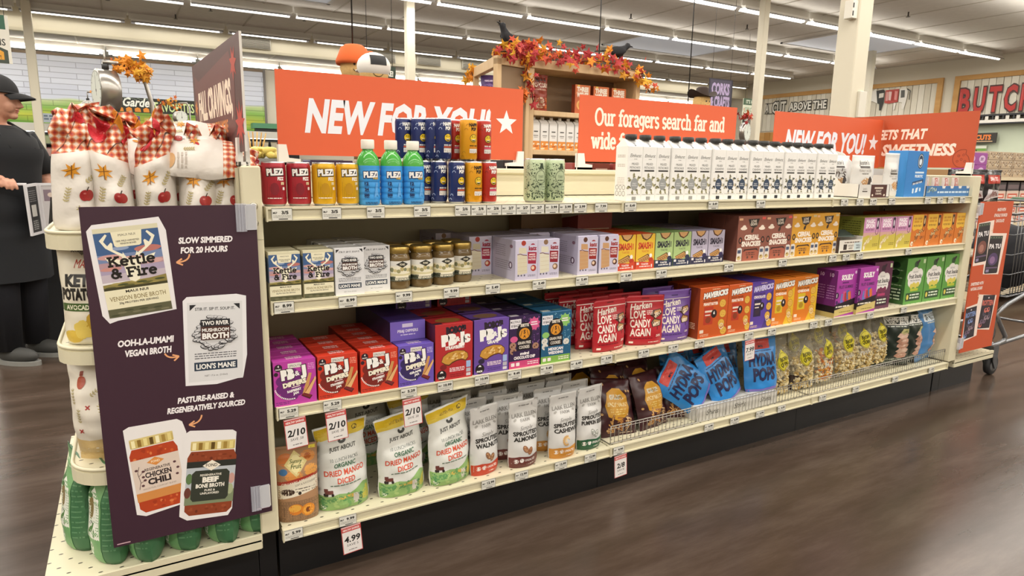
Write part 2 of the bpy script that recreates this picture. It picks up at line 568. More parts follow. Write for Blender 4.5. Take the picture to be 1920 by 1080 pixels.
# vents in the bulkhead
gr = B().box(-0.44, 0.44, -0.03, 0, -0.15, 0.15, '#B4AFA2')
sl = B().box(-0.41, 0.41, -0.01, 0.01, -0.006, 0.006, '#8E8A80').mesh('slat')
for i, (x, z) in enumerate(((3.38, 4.75), (7.35, 4.72), (9.0, 4.76), (10.7, 4.76))):
    g = thing('air_vent', f'grey louvred air vent in the bulkhead, {ORD[i]} from the left', 'vent', (x, 19.94, z), 0, [('frame', gr.mesh('frame'))], 'bulkhead air vents')
    for q in range(9):
        link('slat', sl, g, (0, -0.035, -0.12 + 0.03 * q), (R(35), 0, 0))

# ================================================================== the long double sided gondola
gond = thing('gondola_shelving', 'long cream metal supermarket shelving unit filled with snacks', 'shelving')
def dots(base, hole, pitch_x, pitch_y):
    ma = bpy.data.materials.new('perforated_metal')
    ma.use_nodes = True
    nt = ma.node_tree
    p = nt.nodes['Principled BSDF']
    p.inputs['Roughness'].default_value = 0.42
    tc = nt.nodes.new('ShaderNodeTexCoord')
    sp = nt.nodes.new('ShaderNodeSeparateXYZ')
    nt.links.new(tc.outputs['Object'], sp.inputs[0])
    def mth(op, a, b=None, c=None):
        n = nt.nodes.new('ShaderNodeMath')
        n.operation = op
        for i, q in enumerate((a, b, c)):
            if q is None:
                continue
            if isinstance(q, (int, float)):
                n.inputs[i].default_value = q
            else:
                nt.links.new(q, n.inputs[i])
        return n.outputs[0]
    ry = mth('DIVIDE', sp.outputs['Y'], pitch_y)
    fl = mth('FLOOR', ry)
    sx = mth('MULTIPLY_ADD', fl, 0.5, mth('DIVIDE', sp.outputs['X'], pitch_x))
    dx = mth('MULTIPLY', mth('SUBTRACT', mth('FRACT', sx), 0.5), pitch_x / 0.0055)
    dy = mth('MULTIPLY', mth('SUBTRACT', mth('FRACT', ry), 0.5), pitch_y / 0.0026)
    d2 = mth('ADD', mth('MULTIPLY', dx, dx), mth('MULTIPLY', dy, dy))
    ins = mth('LESS_THAN', d2, 1.0)
    mx = nt.nodes.new('ShaderNodeMix')
    mx.data_type = 'RGBA'
    nt.links.new(ins, mx.inputs[0])
    mx.inputs[6].default_value = lin(base)
    mx.inputs[7].default_value = lin(hole)
    nt.links.new(mx.outputs[2], p.inputs['Base Color'])
    return ma
PERF = dots('#D9D2B6', '#3A352B', 0.048, 0.036)
def rail(L, h):
    return B().box(0.002, L - 0.002, 0.0, 0.012, -h, 0.0, CREAM).box(0.002, L - 0.002, -0.006, 0.0, -0.005, 0.0, CREAM).box(0.002, L - 0.002, -0.006, 0.0, -h, -h + 0.005, CREAM).box(0.0, 0.004, -0.008, 0.014, -h - .002, 0.001, CREAM2).box(L - .004, L, -0.008, 0.014, -h - .002, 0.001, CREAM2).mesh('price_rail')
shelf_me = B().box(0.003, S - 0.003, 0.012, 0.47, -0.028, 0.0, PERF).mesh('shelf_board')
deck_me = B().box(0.003, S - 0.003, 0.012, 0.50, -0.03, 0.0, PERF).mesh('base_deck')
rail_me = rail(S, 0.036)
brk = B().prism([(0.06, -0.028), (0.47, -0.028), (0.47, -0.10), (0.30, -0.075)], -0.002, 0.002, CREAM2, 'X').mesh('bracket')
for i in range(3):
    for z in (Z1, Z2, Z3):
        o = link('shelf', shelf_me, gond, (i * S, 0, z))
        link('price_rail', rail_me, o)
        for bx in (0.012, S - 0.012):
            link('bracket', brk, o, (bx, 0, 0))
    o = link('base_deck', deck_me, gond, (i * S, 0, Z4))
    link('price_rail', rail_me, o)
    link('kick_plate', B().box(0, S - 0.002, 0.07, 0.085, 0, 0.164, M('#141416', 0.35)).mesh('kick_plate'), gond, (i * S, 0, 0))
    link('back_panel', B().box(0.0, S - 0.003, 0.485, 0.50, Z4, 1.235, M('#C9C2A8', 0.55)).mesh('back_panel'), gond, (i * S, 0, 0))
    link('upper_panel', B().box(0.0, S - 0.002, 0.47, 0.485, Z1 + .004, 1.238, CREAM).box(0.0, S - 0.002, 0.462, 0.472, Z1 + .004, Z1 + .02, CREAM).mesh('upper_panel'), gond, (i * S, 0, 0))
    link('top_rail', B().rbox(0.0, S - 0.002, 0.455, 0.62, 1.236, 1.256, CREAM, 0.004).mesh('top_rail'), gond, (i * S, 0, 0))
    link('rear_shelf', B().box(0.003, S - 0.003, 0.52, 1.05, 1.08, 1.11, CREAM).mesh('rear_shelf'), gond, (i * S, 0, 0))
    link('rear_deck', B().box(0.003, S - 0.003, 0.52, 1.08, 0.15, 0.2, CREAM).mesh('rear_deck'), gond, (i * S, 0, 0))
post = B().box(-0.016, 0.016, 0.46, 0.486, Z4, 1.23, M('#C2BBA2', 0.5))
for q in range(38):
    post.box(-0.003, 0.003, 0.4585, 0.4601, 0.23 + q * 0.026, 0.243 + q * 0.026, '#1B1915')
pm = post.mesh('slotted_post')
for i in (0, 1, 2, 3):
    link('slotted_post', pm, gond, (i * S + (0.018 if i == 0 else -0.018 if i == 3 else 0), 0, 0))
for x0, x1 in ((-0.058, -0.008), (3 * S + 0.012, 3 * S + 0.085)):
    o = link('end_panel', B().rbox(x0, x1, 0.0, 1.08, 0.2, 1.256, CREAM, 0.004).mesh('end_panel'), gond)
    link('end_foot', B().box(x0, x1, 0.07, 1.0, 0.0, 0.2, M('#141416', 0.35)).mesh('end_foot'), o)
    if x0 < 0:
        link('panel_seam', B().box(x0 + .002, x1 - .002, -0.0006, 0.001, 1.060, 1.0615, '#A9A288').mesh('panel_seam'), o)
        link('bolt', B().lathe([(0.011, 0), (0.011, 0.004), (0.007, 0.006)], M('#B9B5A6', 0.3, 0.8), 12).mesh('bolt'), o, (-0.031, 0, 1.15), (R(90), 0, 0))
        link('bolt', B().lathe([(0.011, 0), (0.011, 0.004), (0.007, 0.006)], M('#B9B5A6', 0.3, 0.8), 12).mesh('bolt'), o, (-0.031, 0, 1.105), (R(90), 0, 0))

# ------------------------------------------------------------------ the two end displays
def outline(x0, x1, y0, y1, r, left=True):
    """shelf outline with the two free corners rounded"""
    pts = []
    if left:
        for cx, cy, a0 in ((x0 + r, y0 + r, 270), (x0 + r, y1 - r, 180)):
            for k in range(7):
                a = R(a0 - 15 * k)
                pts.append((cx + r * math.cos(a), cy + r * math.sin(a)))
        pts += [(x1, y1), (x1, y0)]
    else:
        for cx, cy, a0 in ((x1 - r, y0 + r, 270), (x1 - r, y1 - r, 0)):
            for k in range(7):
                a = R(a0 + 15 * k)
                pts.append((cx + r * math.cos(a), cy + r * math.sin(a)))
        pts += [(x0, y1), (x0, y0)]
    return pts
def endcap(label, xa, xb, left, zs):
    e = thing('endcap_display', label, 'shelving')
    xi = xb if left else xa
    for z in zs:
        o = link('shelf', B().prism(outline(xa, xb, 0.03, 1.05, 0.10, left), z - 0.008, z, PERF, 'Z').mesh('shelf'), e)
        inn = outline(xa, xb, 0.03, 1.05, 0.10, left)
        link('shelf_rim', B().prism(outline(xa - .004, xb, 0.026, 1.054, 0.104, left) if left else outline(xa, xb + .004, 0.026, 1.054, 0.104, left), z - 0.042, z - 0.0081, CREAM, 'Z').tube([(x, y, z) for x, y in inn[:-2]], 0.005, CREAM).mesh('shelf_rim'), o)
    bx0, bx1 = (xa - 0.08, xb) if left else (xa, xb - 0.03)
    o = link('base_deck', B().box(bx0, bx1, 0.012, 1.08, Z4 - 0.012, Z4, PERF).mesh('base_deck'), e)
    link('base_rim', B().rbox(bx0 - .004, bx1 + .004, 0.0, 1.085, Z4 - 0.045, Z4 - 0.0121, CREAM, 0.003).box(bx0 - .004, bx1 + .004, 0.0, 0.012, Z4 - .02, Z4 + .002, CREAM).mesh('base_rim'), o)
    link('kick_plate', B().box(bx0 + .07 * left, bx1 - .07 * (not left), 0.07, 1.02, 0, 0.156, M('#141416', 0.35)).mesh('kick_plate'), e)
    link('back_panel', B().box(xi - .006, xi + .001, 0.03, 1.05, Z4, 1.25, M('#C9C2A8', 0.5)).mesh('back_panel'), e)
    return e
endcap('cream end display with rounded shelves at the near left end', -0.50, -0.060, True, (1.09, 0.80, 0.475))
endcap('cream end display at the far right end behind the orange panel', 3.762, 4.24, False, (1.09, 0.80, 0.475))

# ================================================================== package makers
def lerp(tab, v):
    for (a, b), (c_, d) in zip(tab, tab[1:]):
        if v <= c_:
            k = (v - a) / (c_ - a)
            k = k * k * (3 - 2 * k)
            return b + (d - b) * k
    return tab[-1][1]
STAND_D = [(0, .74), (.06, .96), (.25, 1), (.6, .74), (.84, .25), (.9, .07), (1, .05)]
STAND_W = [(0, .93), (.1, .98), (.5, .96), (.85, .99), (1, 1)]
PILLOW_D = [(0, .05), (.05, .16), (.15, .6), (.35, .96), (.5, 1), (.65, .95), (.85, .5), (.95, .12), (1, .04)]
PILLOW_W = [(0, 1), (.1, .97), (.5, .93), (.9, .97), (1, 1)]
CHIP_D = [(0, .78), (.06, .96), (.3, 1), (.6, .92), (.8, .6), (.93, .25), (1, .1)]
def pouch(w, d, h, col, seed=0, dp=STAND_D, wp=STAND_W, amp=0.0022, lean=0.0, rough=0.38, tilt=0.0, nu=20, nv=26, fr=26):
    ma = M(col, rough) if isinstance(col, str) else col
    def su(u, v, sg):
        W_ = w / 2 * lerp(wp, v)
        D_ = d / 2 * lerp(dp, v)
        x = W_ * u
        z = h * v + tilt * u * v * h
        y = d / 2 + lean * v + sg * D_ * max(0.0, 1 - abs(u) ** 2.4) ** 0.7
        y += amp * noise.noise((x * fr + seed * 7.3, z * fr, sg * 3 + seed)) * (1.0 if abs(u) < .98 else .4)
        return (x, y, z)
    b = B()
    b.grid(lambda a, c_: su(2 * a - 1, c_, -1), nu, nv, ma)
    b.grid(lambda a, c_: su(1 - 2 * a, c_, 1), nu, nv, ma)
    for sgv in (0.0, 1.0):
        b.add([su(2 * i / nu - 1, sgv, -1) for i in range(nu + 1)] + [su(1 - 2 * i / nu, sgv, 1) for i in range(nu + 1)], [tuple(range(2 * nu + 2))], ma)
    me = b.mesh('bag', 0.0002)
    def fn(x, z, o):
        v = min(max(z / h, 0.0), 1.0)
        u = max(-.985, min(.985, (x - w / 2) / (w / 2 * lerp(wp, v))))
        # bilinear on the bag's own grid so the print hugs the facets
        gu, gv = (u + 1) / 2 * nu, v * nv
        i, j = min(int(gu), nu - 1), min(int(gv), nv - 1)
        fu, fv = gu - i, gv - j
        P = [Vector(su(2 * (i + a) / nu - 1, (j + c_) / nv, -1)) for a, c_ in ((0, 0), (1, 0), (0, 1), (1, 1))]
        q = (P[0] * (1 - fu) + P[1] * fu) * (1 - fv) + (P[2] * (1 - fu) + P[3] * fu) * fv
        return (q.x, q.y - o - 0.0006, q.z)
    return me, fn
def bag(w, d, h, col, art, name='bag', **kw):
    me, fn = pouch(w, d, h, col, **kw)
    return [(name, me, [('front_print', art.mesh('front_print', fn, min(w, h) * 1000 / 16, 0.4))])]
def carton(w, d, h, col, art, side=None, top=None, name='carton', rough=0.45, bev=0.0015):
    """front face on y = 0, centred on x"""
    ps = [('front_print', art.mesh('front_print', on_front(-w / 2, 0, 0), None, rough))]
    if side:
        ps.append(('side_print', side.mesh('side_print', on_left(-w / 2, d, 0), None, rough)))
    if top:
        ps.append(('top_print', top.mesh('top_print', on_top(-w / 2, 0, h), None, rough)))
    return [(name, B().rbox(-w / 2, w / 2, 0, d, 0, h, M(col, rough), bev).mesh(name), ps)]
def place(name, parts, x, y, z, label, cat, group=None, rot=0.0, n=1, gap=0.1, back='', dx=0.0):
    """the front package and n-1 more in the row behind it"""
    for k in range(n):
        lb = label if k == 0 else f'{back}, {ORD[k]} from the front in its row'
        thing(name, lb, cat, (x + k * dx, y + k * gap, z), rot, parts, group)
def fine(a, x, y, w, n, dy, h, c, jit=0, sd=1):
    """rows of print too small to read"""
    rg = random.Random(sd)
    for i in range(n):
        q = x
        while q < x + w - 0.3:
            l_ = min(rg.uniform(1.5, 5) * h, x + w - q)
            a.r(q, y - i * dy, l_, h, c)
            q += l_ + h * .7
    return a
def arc(cx, cy, rx, ry, a0, a1, n=10):
    return [(cx + rx * math.cos(R(a0 + (a1 - a0) * k / n)), cy + ry * math.sin(R(a0 + (a1 - a0) * k / n))) for k in range(n + 1)]
SL = {'o': (.56, [arc(.28, .25, .2, .25, 0, 360, 16)]), 'O': (.82, [arc(.4, .36, .32, .36, 0, 360, 18)]),
      'u': (.58, [[(.02, .48), (.14, .48), (.14, .16)], arc(.29, .18, .15, .18, 180, 360), [(.36, .48), (.44, .48), (.44, .02), (.55, .02)]]),
      'r': (.46, [[(.02, .48), (.14, .48), (.14, .0)], [(.02, .02), (.27, .02)], arc(.32, .28, .17, .2, 180, 60)]),
      'f': (.40, [arc(.33, .56, .15, .15, 180, 50), [(.18, .58), (.18, .0)], [(.04, .02), (.33, .02)], [(.03, .47), (.36, .47)]]),
      'a': (.53, [arc(.24, .34, .15, .15, 150, 0), [(.39, .36), (.39, .02), (.51, .02)], arc(.23, .15, .16, .14, 0, 360, 14)]),
      'g': (.55, [arc(.24, .30, .17, .19, 0, 360, 14), [(.53, .48), (.41, .48), (.41, -.06)], arc(.24, -.06, .17, .14, 0, -150)]),
      'e': (.52, [arc(.26, .25, .2, .24, 5, 315, 14), [(.06, .27), (.46, .27)]]),
      's': (.45, [arc(.22, .365, .14, .125, 30, 270), arc(.22, .12, .15, .125, 90, -150)]),
      'c': (.48, [arc(.26, .25, .2, .24, 50, 310, 12)]),
      'h': (.60, [[(.02, .71), (.13, .71), (.13, .0)], [(.02, .02), (.25, .02)], arc(.29, .3, .16, .18, 180, 0), [(.45, .3), (.45, .0)], [(.35, .02), (.57, .02)]]),
      'n': (.60, [[(.02, .48), (.13, .48), (.13, .0)], [(.02, .02), (.25, .02)], arc(.29, .3, .16, .18, 180, 0), [(.45, .3), (.45, .0)], [(.35, .02), (.57, .02)]]),
      'd': (.57, [arc(.24, .25, .19, .24, 0, 360, 14), [(.32, .71), (.43, .71), (.43, .02), (.55, .02)]]),
      'w': (.82, [[(.0, .47), (.2, .47)], [(.1, .47), (.25, .02), (.4, .47), (.55, .02), (.7, .47)], [(.6, .47), (.8, .47)]]),
      'i': (.31, [[(.03, .48), (.15, .48), (.15, .0)], [(.03, .02), (.28, .02)], [(.15, .62), (.15, .73)]]),
      't': (.38, [[(.16, .66), (.16, .12)], arc(.27, .13, .11, .12, 180, 290), [(.03, .48), (.34, .48)]]),
      'l': (.31, [[(.03, .71), (.15, .71), (.15, .0)], [(.03, .02), (.28, .02)]]),
      'K': (.74, [[(.15, .72), (.15, 0)], [(.03, .70), (.28, .70)], [(.03, .02), (.28, .02)], [(.58, .68), (.18, .34)], [(.3, .42), (.6, .03)], [(.46, .70), (.70, .70)], [(.47, .02), (.73, .02)]]),
      'F': (.62, [[(.15, .72), (.15, 0)], [(.03, .02), (.3, .02)], [(.03, .7), (.56, .7), (.56, .54)], [(.15, .37), (.43, .37)]]),
      '&': (.66, [arc(.28, .56, .13, .14, 0, 360, 12), arc(.25, .2, .2, .2, 100, 340), [(.2, .45), (.58, .02)], [(.52, .33), (.44, .12)], [(.42, .33), (.6, .33)]]), ' ': (.3, [])}
def slab(a, txt, x, y, h, c, wt=.1, al='L', w=None, rot=0):
    tot = sum(SL[q][0] for q in txt)
    k = h / .72
    kx = (w / tot) if w else k
    ox = -tot / 2 if al == 'C' else 0
    ca, sa = math.cos(R(rot)), math.sin(R(rot))
    for q in txt:
        for st in SL[q][1]:
            P = [((ox + u) * kx, v * k) for u, v in st]
            P = [(x + u * ca - v * sa, y + u * sa + v * ca) for u, v in P]
            # lengthen the ends a little so joints close
            for i in range(len(P) - 1):
                (x0, y0), (x1, y1) = P[i], P[i + 1]
                L = math.hypot(x1 - x0, y1 - y0) or 1
                e_ = wt * k * .22
                dx_, dy_ = (x1 - x0) / L * e_, (y1 - y0) / L * e_
                a.ln([(x0 - dx_, y0 - dy_), (x1 + dx_, y1 + dy_)], wt * k, c)
        ox += SL[q][0]
    return a

# ------------------------------------------------------------------ artwork
WH = '#F4F2EE'
def art_kettle():
    a = A(84, 136)
    for y0, h_, c in ((96, 33, '#3F5E8C'), (84, 12, '#7385AC'), (76, 8, '#B18F98'), (66, 10, '#A79AB4'), (54, 12, '#C0B3BE')):
        a.r(0, y0, 84, h_, c)
    for x, y, rx, ry, c in ((14, 92, 16, 4, '#C99A97'), (66, 100, 18, 5, '#B8726A'), (40, 88, 20, 3, '#D3A7A0'), (10, 74, 14, 3, '#C58C84'), (70, 80, 16, 4, '#CFA3A0'), (30, 104, 12, 3, '#8FA0C0')):
        a.e(max(rx, min(84 - rx, x)), y, rx, ry, c)
    a.p([(0, 44), (84, 44), (84, 57), (60, 54), (30, 53), (0, 51)], '#8C7F45')
    for i in range(9):
        a.e(9 + 8.2 * i, 46 + (i * 5) % 7, 7, 1.6, ('#5B5A2E', '#A39557', '#454A26')[i % 3])
    a.r(0, 42, 84, 4, '#3E3B22').r(0, 0, 84, 42, '#E6E0C2').r(0, 129, 84, 7, '#D8D2B4')
    a.r(0, 0, 84, 13, '#5C5B42')
    for i in range(8):
        a.e(8 + 9.5 * i, 3 + (i * 3) % 7, 6, 1.3, ('#44472F', '#77735A')[i % 2])
    # deer head
    d = '#EEE9D2'
    for s_ in (1, -1):
        X = lambda q: 42 + s_ * q
        a.p([(X(8), 88), (X(30), 106), (X(36), 118), (X(27), 127), (X(25), 125), (X(31), 116), (X(27), 109), (X(22), 114), (X(20), 112), (X(21), 103), (X(6), 92)], d)
        a.p([(X(4), 84), (X(9), 98), (X(12), 86), (X(33), 92), (X(28), 82), (X(10), 78)], d)
    a.p([(30, 88), (54, 88), (51, 62), (48, 54), (42, 51), (36, 54), (33, 62)], d)
    a.p([(22, 129), (62, 129), (59, 108), (56, 106), (27, 106), (24, 108)], '#E9E3C6')
    a.t('MAUI NUI', 42, 122, 3.6, '#2E2A24', w=22, b=0).t('100% WILD HARVESTED', 42, 113.5, 2.6, '#1E1B18', w=30).t('VENISON BONES', 42, 109.5, 2.6, '#1E1B18', w=21)
    slab(a, 'Kettle', 42, 78, 13.5, '#17130F', .17, 'C', 62)
    slab(a, '& Fire', 43, 60, 13.5, '#17130F', .17, 'C', 60)
    a.t('MAUI NUI', 42, 36, 4, '#2B261E', w=30, b=.03).t('VENISON BONE BROTH', 42, 25, 7, '#8A7A4E', w=74, b=.01).t('20g PROTEIN PER SERVING', 42, 19.5, 3, '#2B261E', w=52)
    return a
def art_river():
    a = A(86, 138)
    k = '#26262A'
    a.r(0, 0, 86, 138, '#DADADC')
    a.t('STIR IT. SIP IT. SOUP IT.', 43, 124, 5, k, w=62)
    a.p([(4, 134), (14, 134), (4, 124)], k).p([(82, 134), (72, 134), (82, 124)], k)
    rg = random.Random(3)
    for i in range(34):
        an = R(360 * i / 34)
        x, y = 43 + (25 + rg.uniform(-5, 7)) * math.cos(an), 84 + (24 + rg.uniform(-5, 6)) * math.sin(an)
        ro = rg.uniform(-30, 30)
        a.e(x, y, 6.5, 3.6, k, 12, ro).e(x + .3, y + .6, 5.6, 2.5, '#CFCFD2', 12, ro).ln([(x - 3, y - 1), (x + 3, y - .4)], .7, k)
    a.r(20, 96, 46, 12, k).r(20, 73, 46, 23, '#4A2E28')
    a.t('TWO RIVER', 43, 98.5, 7, WH, w=42, b=.03).t('MUSHROOM', 43, 87, 6, WH, w=42, b=.03).t('BROTH', 43, 75, 9.5, WH, w=42, b=.05)
    fine(a, 10, 48, 66, 3, 4, 1.6, '#55555A')
    a.r(9, 19, 68, 15, '#2C3A4C').t("LION'S MANE", 43, 22, 9, WH, w=62, b=.03)
    a.t('NET 17.6 oz. (510ml)', 43, 8, 3, k, w=36, b=0)
    return a
KETTLE, RIVER = art_kettle(), art_river()
def art_fond(W=130, H=62, dark=False):
    a = A(W, H)
    a.r(0, 0, W, H, '#E3DDC8')
    cx = W / 2
    a.r(0, 46, W, 16, '#D8D6D0')
    for i in range(12):
        a.e(6 + i * 10.5, 30 + (i * 7) % 9, 6, 5 + i % 3, ('#9A9468', '#B7A873', '#7E8060', '#C7B98A')[i % 4])
    a.p([(0, 16), (W, 16), (W, 26), (cx, 22), (0, 27)], '#CFC59A')
    a.r(0, 0, W, 15, '#2E3628').r(cx - 22, 11, 44, 6, '#E9E2CC', 1).t('BEEF BONE BROTH', cx, 3.5, 6.5, '#EFE8D2', w=46, b=.03)
    a.p([(cx - 20, 52), (cx, 62), (cx + 20, 52), (cx, 42)], '#2B2A22').t('FOND', cx, 49, 6, '#E9E2CC', w=16, b=.03)
    return a
def jar_art(kind):
    """the two printed jars of the purple sign, about 120 x 190"""
    a = A(120, 200)
    jar = '#B5421F' if kind else '#8C4024'
    a.p([(14, 0), (106, 0), (118, 12), (120, 150), (112, 166), (8, 166), (0, 150), (2, 12)], jar)
    rg = random.Random(5 + kind)
    for i in range(26):
        a.e(rg.uniform(10, 110), rg.choice((rg.uniform(6, 26), rg.uniform(140, 160))), rg.uniform(2, 6), rg.uniform(1.5, 4), rg.choice(('#C9592B', '#A3381A', '#D97A45') if kind else ('#7A3318', '#9A4E30', '#6B2C18')))
    a.r(6, 168, 108, 24, '#C9B26B', 3)
    for i, c in enumerate(('#F2E8B8', '#8F6F2E', '#E8D994', '#5E4718', '#F5EDC4', '#A3853F', '#E3D28A')):
        a.r(10 + 15 * i, 170, 9, 19, c)
    a.r(6, 188, 108, 4, '#D9C684', 1)
    if kind:
        a.r(0, 30, 120, 108, '#DCCBBE').r(0, 30, 120, 22, '#D08B4A').p([(38, 126), (60, 137), (82, 126), (60, 115)], '#D98E45').t('FOND', 60, 123, 6, '#F6E3C4', w=22)
        a.t('REGENERATIVE', 62, 105, 7, '#3B2A2A', w=64).t('CHICKEN', 62, 88, 13, '#2E2224', w=66, b=.04).t('CHILI', 62, 69, 15, '#2E2224', w=58, b=.05).t('ANCESTRAL COMFORT BLEND', 60, 58, 4, '#8F7C74', w=84, b=0)
        a.ln([(10, 62), (16, 80), (12, 104), (18, 120)], 1.5, '#5A4444').ln([(14, 96), (26, 106)], 1.2, '#5A4444').ln([(15, 78), (26, 82)], 1.2, '#5A4444')
        for x, y in ((26, 106), (24, 92), (27, 83), (20, 70), (10, 112), (106, 112), (112, 96), (108, 80)):
            a.e(x, y, 4, 3, '#5A3A3E')
    else:
        a.r(0, 28, 120, 112, '#B9BFC6').p([(0, 28), (120, 28), (120, 62), (80, 50), (0, 70)], '#7E8A6A').r(0, 124, 120, 16, '#2A2C28')
        for x, y, c in ((8, 96, '#5E7A4E'), (6, 60, '#6A3A30'), (112, 90, '#C79A90'), (110, 62, '#A8B08A')):
            a.e(x, y, 8, 14, c)
        a.p([(20, 36), (100, 36), (106, 44), (106, 108), (98, 116), (22, 116), (14, 108), (14, 44)], '#34382F')
        a.p([(38, 128), (60, 142), (82, 128), (60, 114)], '#F0E8D8').t('FOND', 60, 125, 8, '#3A2C22', w=28)
        a.t('REGENERATIVE', 60, 101, 5.5, '#F0EADC', w=52).t('BEEF', 60, 85, 13, '#F5F0E4', w=40, b=.06).t('BONE BROTH', 60, 71, 10, '#F5F0E4', w=70, b=.04).t('PURE &', 60, 61, 5.5, '#F5F0E4', w=26).t('UNFLAVORED', 60, 53, 5.5, '#F5F0E4', w=46)
    return a

# ================================================================== signs on the near end display
sg = A(393, 880)
sg.p([(10, 822), (22, 837), (164, 854), (178, 820), (188, 617), (58, 600), (40, 594), (26, 615)], '#E7E4E6')
sg.put(KETTLE, 40.5, 607, 1.62, 5.0, 1.02)
sg.p([(203, 636), (213, 646), (332, 645), (356, 638), (350, 475), (337, 414), (270, 403), (195, 409)], '#E7E6E9')
sg.put(RIVER, 203, 417, 1.55, -2.5, 1.0)
sg.p([(45, 314), (58, 321), (168, 323), (180, 314), (188, 283), (169, 82), (79, 69), (58, 78)], '#E9E6E6')
sg.put(jar_art(1), 66, 78, 1.08, 4.5, .86)
sg.p([(182, 276), (197, 284), (302, 267), (311, 259), (287, 37), (275, 19), (173, 30), (155, 46)], '#E9E6E6')
sg.put(jar_art(0), 164, 44, 1.1, -7.5, .93)
for s_, x, y, h_, w_, ro in (('SLOW SIMMERED', 267, 785, 15, 127, 0), ('FOR 20 HOURS', 262, 760, 15, 110, 0), ('OOH-LA-UMAMI', 113, 533, 16, 124, 0), ('VEGAN BROTH', 116, 506, 16, 104, 0), ('PASTURE-RAISED &', 242, 362, 15, 138, -2), ('REGENERATIVELY SOURCED', 242, 337, 15, 190, -2)):
    sg.t(s_, x, y, h_, '#F3EEF0', w=w_, b=.045, rot=ro, sh=.12)
sg.ar(227, 757, 226, 738, 196, 737, 4, '#E9A878').ar(153, 503, 160, 486, 185, 492, 4, '#E9A878').ar(228, 323, 224, 300, 196, 301, 4, '#E9A878')
sg.r(8, 6, 30, 3, '#C9A5B0').r(352, 14, 34, 3, '#C9A5B0')
sgn = thing('promo_sign', 'tall dark purple sign board with broth pictures at the left end', 'sign', (-0.42, -0.012, 0.275), 0,
            [('board', B().box(0, .393, 0, .005, 0, .88, M('#3B2130', 0.5)).mesh('board'), [('print', sg.mesh('print', on_front(0, 0, 0), None, .45))])])
def clip(x, y, z, h, lab):
    g = film('#DFE2EE', 0.28, 0.1)
    p = [('channel', B().box(-.026, .0, -.004, -.002, 0, h, g).box(-.026, -.024, -.004, .006, 0, h, g).box(-.018, -.0165, -.006, -.003, 0, h, g).box(-.011, -.0095, -.006, -.003, 0, h, g).mesh('channel')),
         ('flag', B().box(.0, .024, -.003, -.0015, .004, h - .002, film('#E9ECF6', 0.5, 0.15)).mesh('flag')),
         ('adhesive_pad', B().box(-.002, .026, -.0015, 0, .006, h - .006, M('#DAD6CE', .6)).mesh('adhesive_pad'))]
    thing('sign_clip', lab, 'clip', (x, y, z), 0, p, 'clear sign clips')
clip(-0.052, -0.013, 1.085, .074, 'clear plastic clip holding the purple sign at its top right corner')
clip(-0.056, -0.013, .288, .075, 'clear plastic clip holding the purple sign at its bottom right corner')

# right end sign
rs = A(372, 870)
OR2 = '#C4532F'
rs.p([(-2 + 6, 751), (176, 765), (176, 690), (346, 683), (316, 442), (133, 454), (130, 512), (4, 509)], '#F0DDD2')
def dark_pouch(lbl, c1, c2):
    a = A(130, 230)
    a.p([(0, 6), (8, 0), (122, 0), (130, 6), (128, 224), (2, 224)], '#26222A').r(2, 205, 126, 18, '#39443A')
    for i in range(5):
        a.star(15 + 25 * i, 214, 6, '#8F9A84')
    a.t(lbl, 65, 150, 26, '#E9E4E6', w=112, b=.05).e(65, 85, 48, 38, c1).e(60, 80, 26, 22, c2).r(8, 30, 114, 8, '#6E5A78').r(12, 8, 30, 16, '#8F84A8')
    return a
rs.put(dark_pouch('PA TU', '#7A4A44', '#A9766A'), 18, 524, 1.0, 3).put(dark_pouch('PA TU', '#54406A', '#8A6A94'), 146, 456, .98, -2, 1.2)
rs.p([(4, 270), (122, 283), (129, 336), (338, 315), (311, 106), (167, 124), (167, 87), (7, 64)], '#F0DDD2')
def rot_pouch(c1):
    a = A(130, 200)
    a.r(0, 0, 130, 200, '#2A2530').t('ROTTEN', 65, 140, 30, c1, w=118, b=.05)
    for i in range(9):
        a.e(22 + (i * 37) % 88, 20 + (i * 23) % 95, 17, 15, (c1, '#6E5A70', '#8F7A86', '#4E4656')[i % 4]).e(26 + (i * 37) % 88, 24 + (i * 23) % 95, 8, 7, '#3A3442')
    a.e(65, 184, 8, 5, '#C9BFC6')
    return a
rs.put(rot_pouch('#7A8FC0'), 16, 78, .92, 4).put(rot_pouch('#C96A5E'), 165, 128, 1.0, -4, 1.1)
for s_, x, y, w_ in (('MADE WITH', 240, 815, 96), ('ETHICALLY SOURCED', 240, 783, 150), ('CHOCOLATE', 240, 751, 96), ('SWEETENED WITH', 86, 395, 140), ('NATURAL SUGARS', 86, 366, 130)):
    rs.t(s_, x, y, 17, '#F2E2DA', w=w_, b=.04, sh=.12)
rs.ar(165, 735, 160, 715, 172, 700, 4, '#F0C8A8').ar(120, 350, 118, 335, 128, 322, 4, '#F0C8A8')
thing('promo_sign', 'tall orange sign board with dark snack pouches at the right end', 'sign', (3.770, -0.012, 0.245), 0,
      [('board', B().box(0, .372, 0, .005, 0, .87, M('#C4532F', 0.5)).mesh('board'), [('print', rs.mesh('print', on_front(0, 0, 0), None, .45))])])
clip(3.770, -0.013, 1.04, .07, 'clear plastic clip at the top of the right orange sign')
clip(3.768, -0.013, .27, .07, 'clear plastic clip at the foot of the right orange sign')

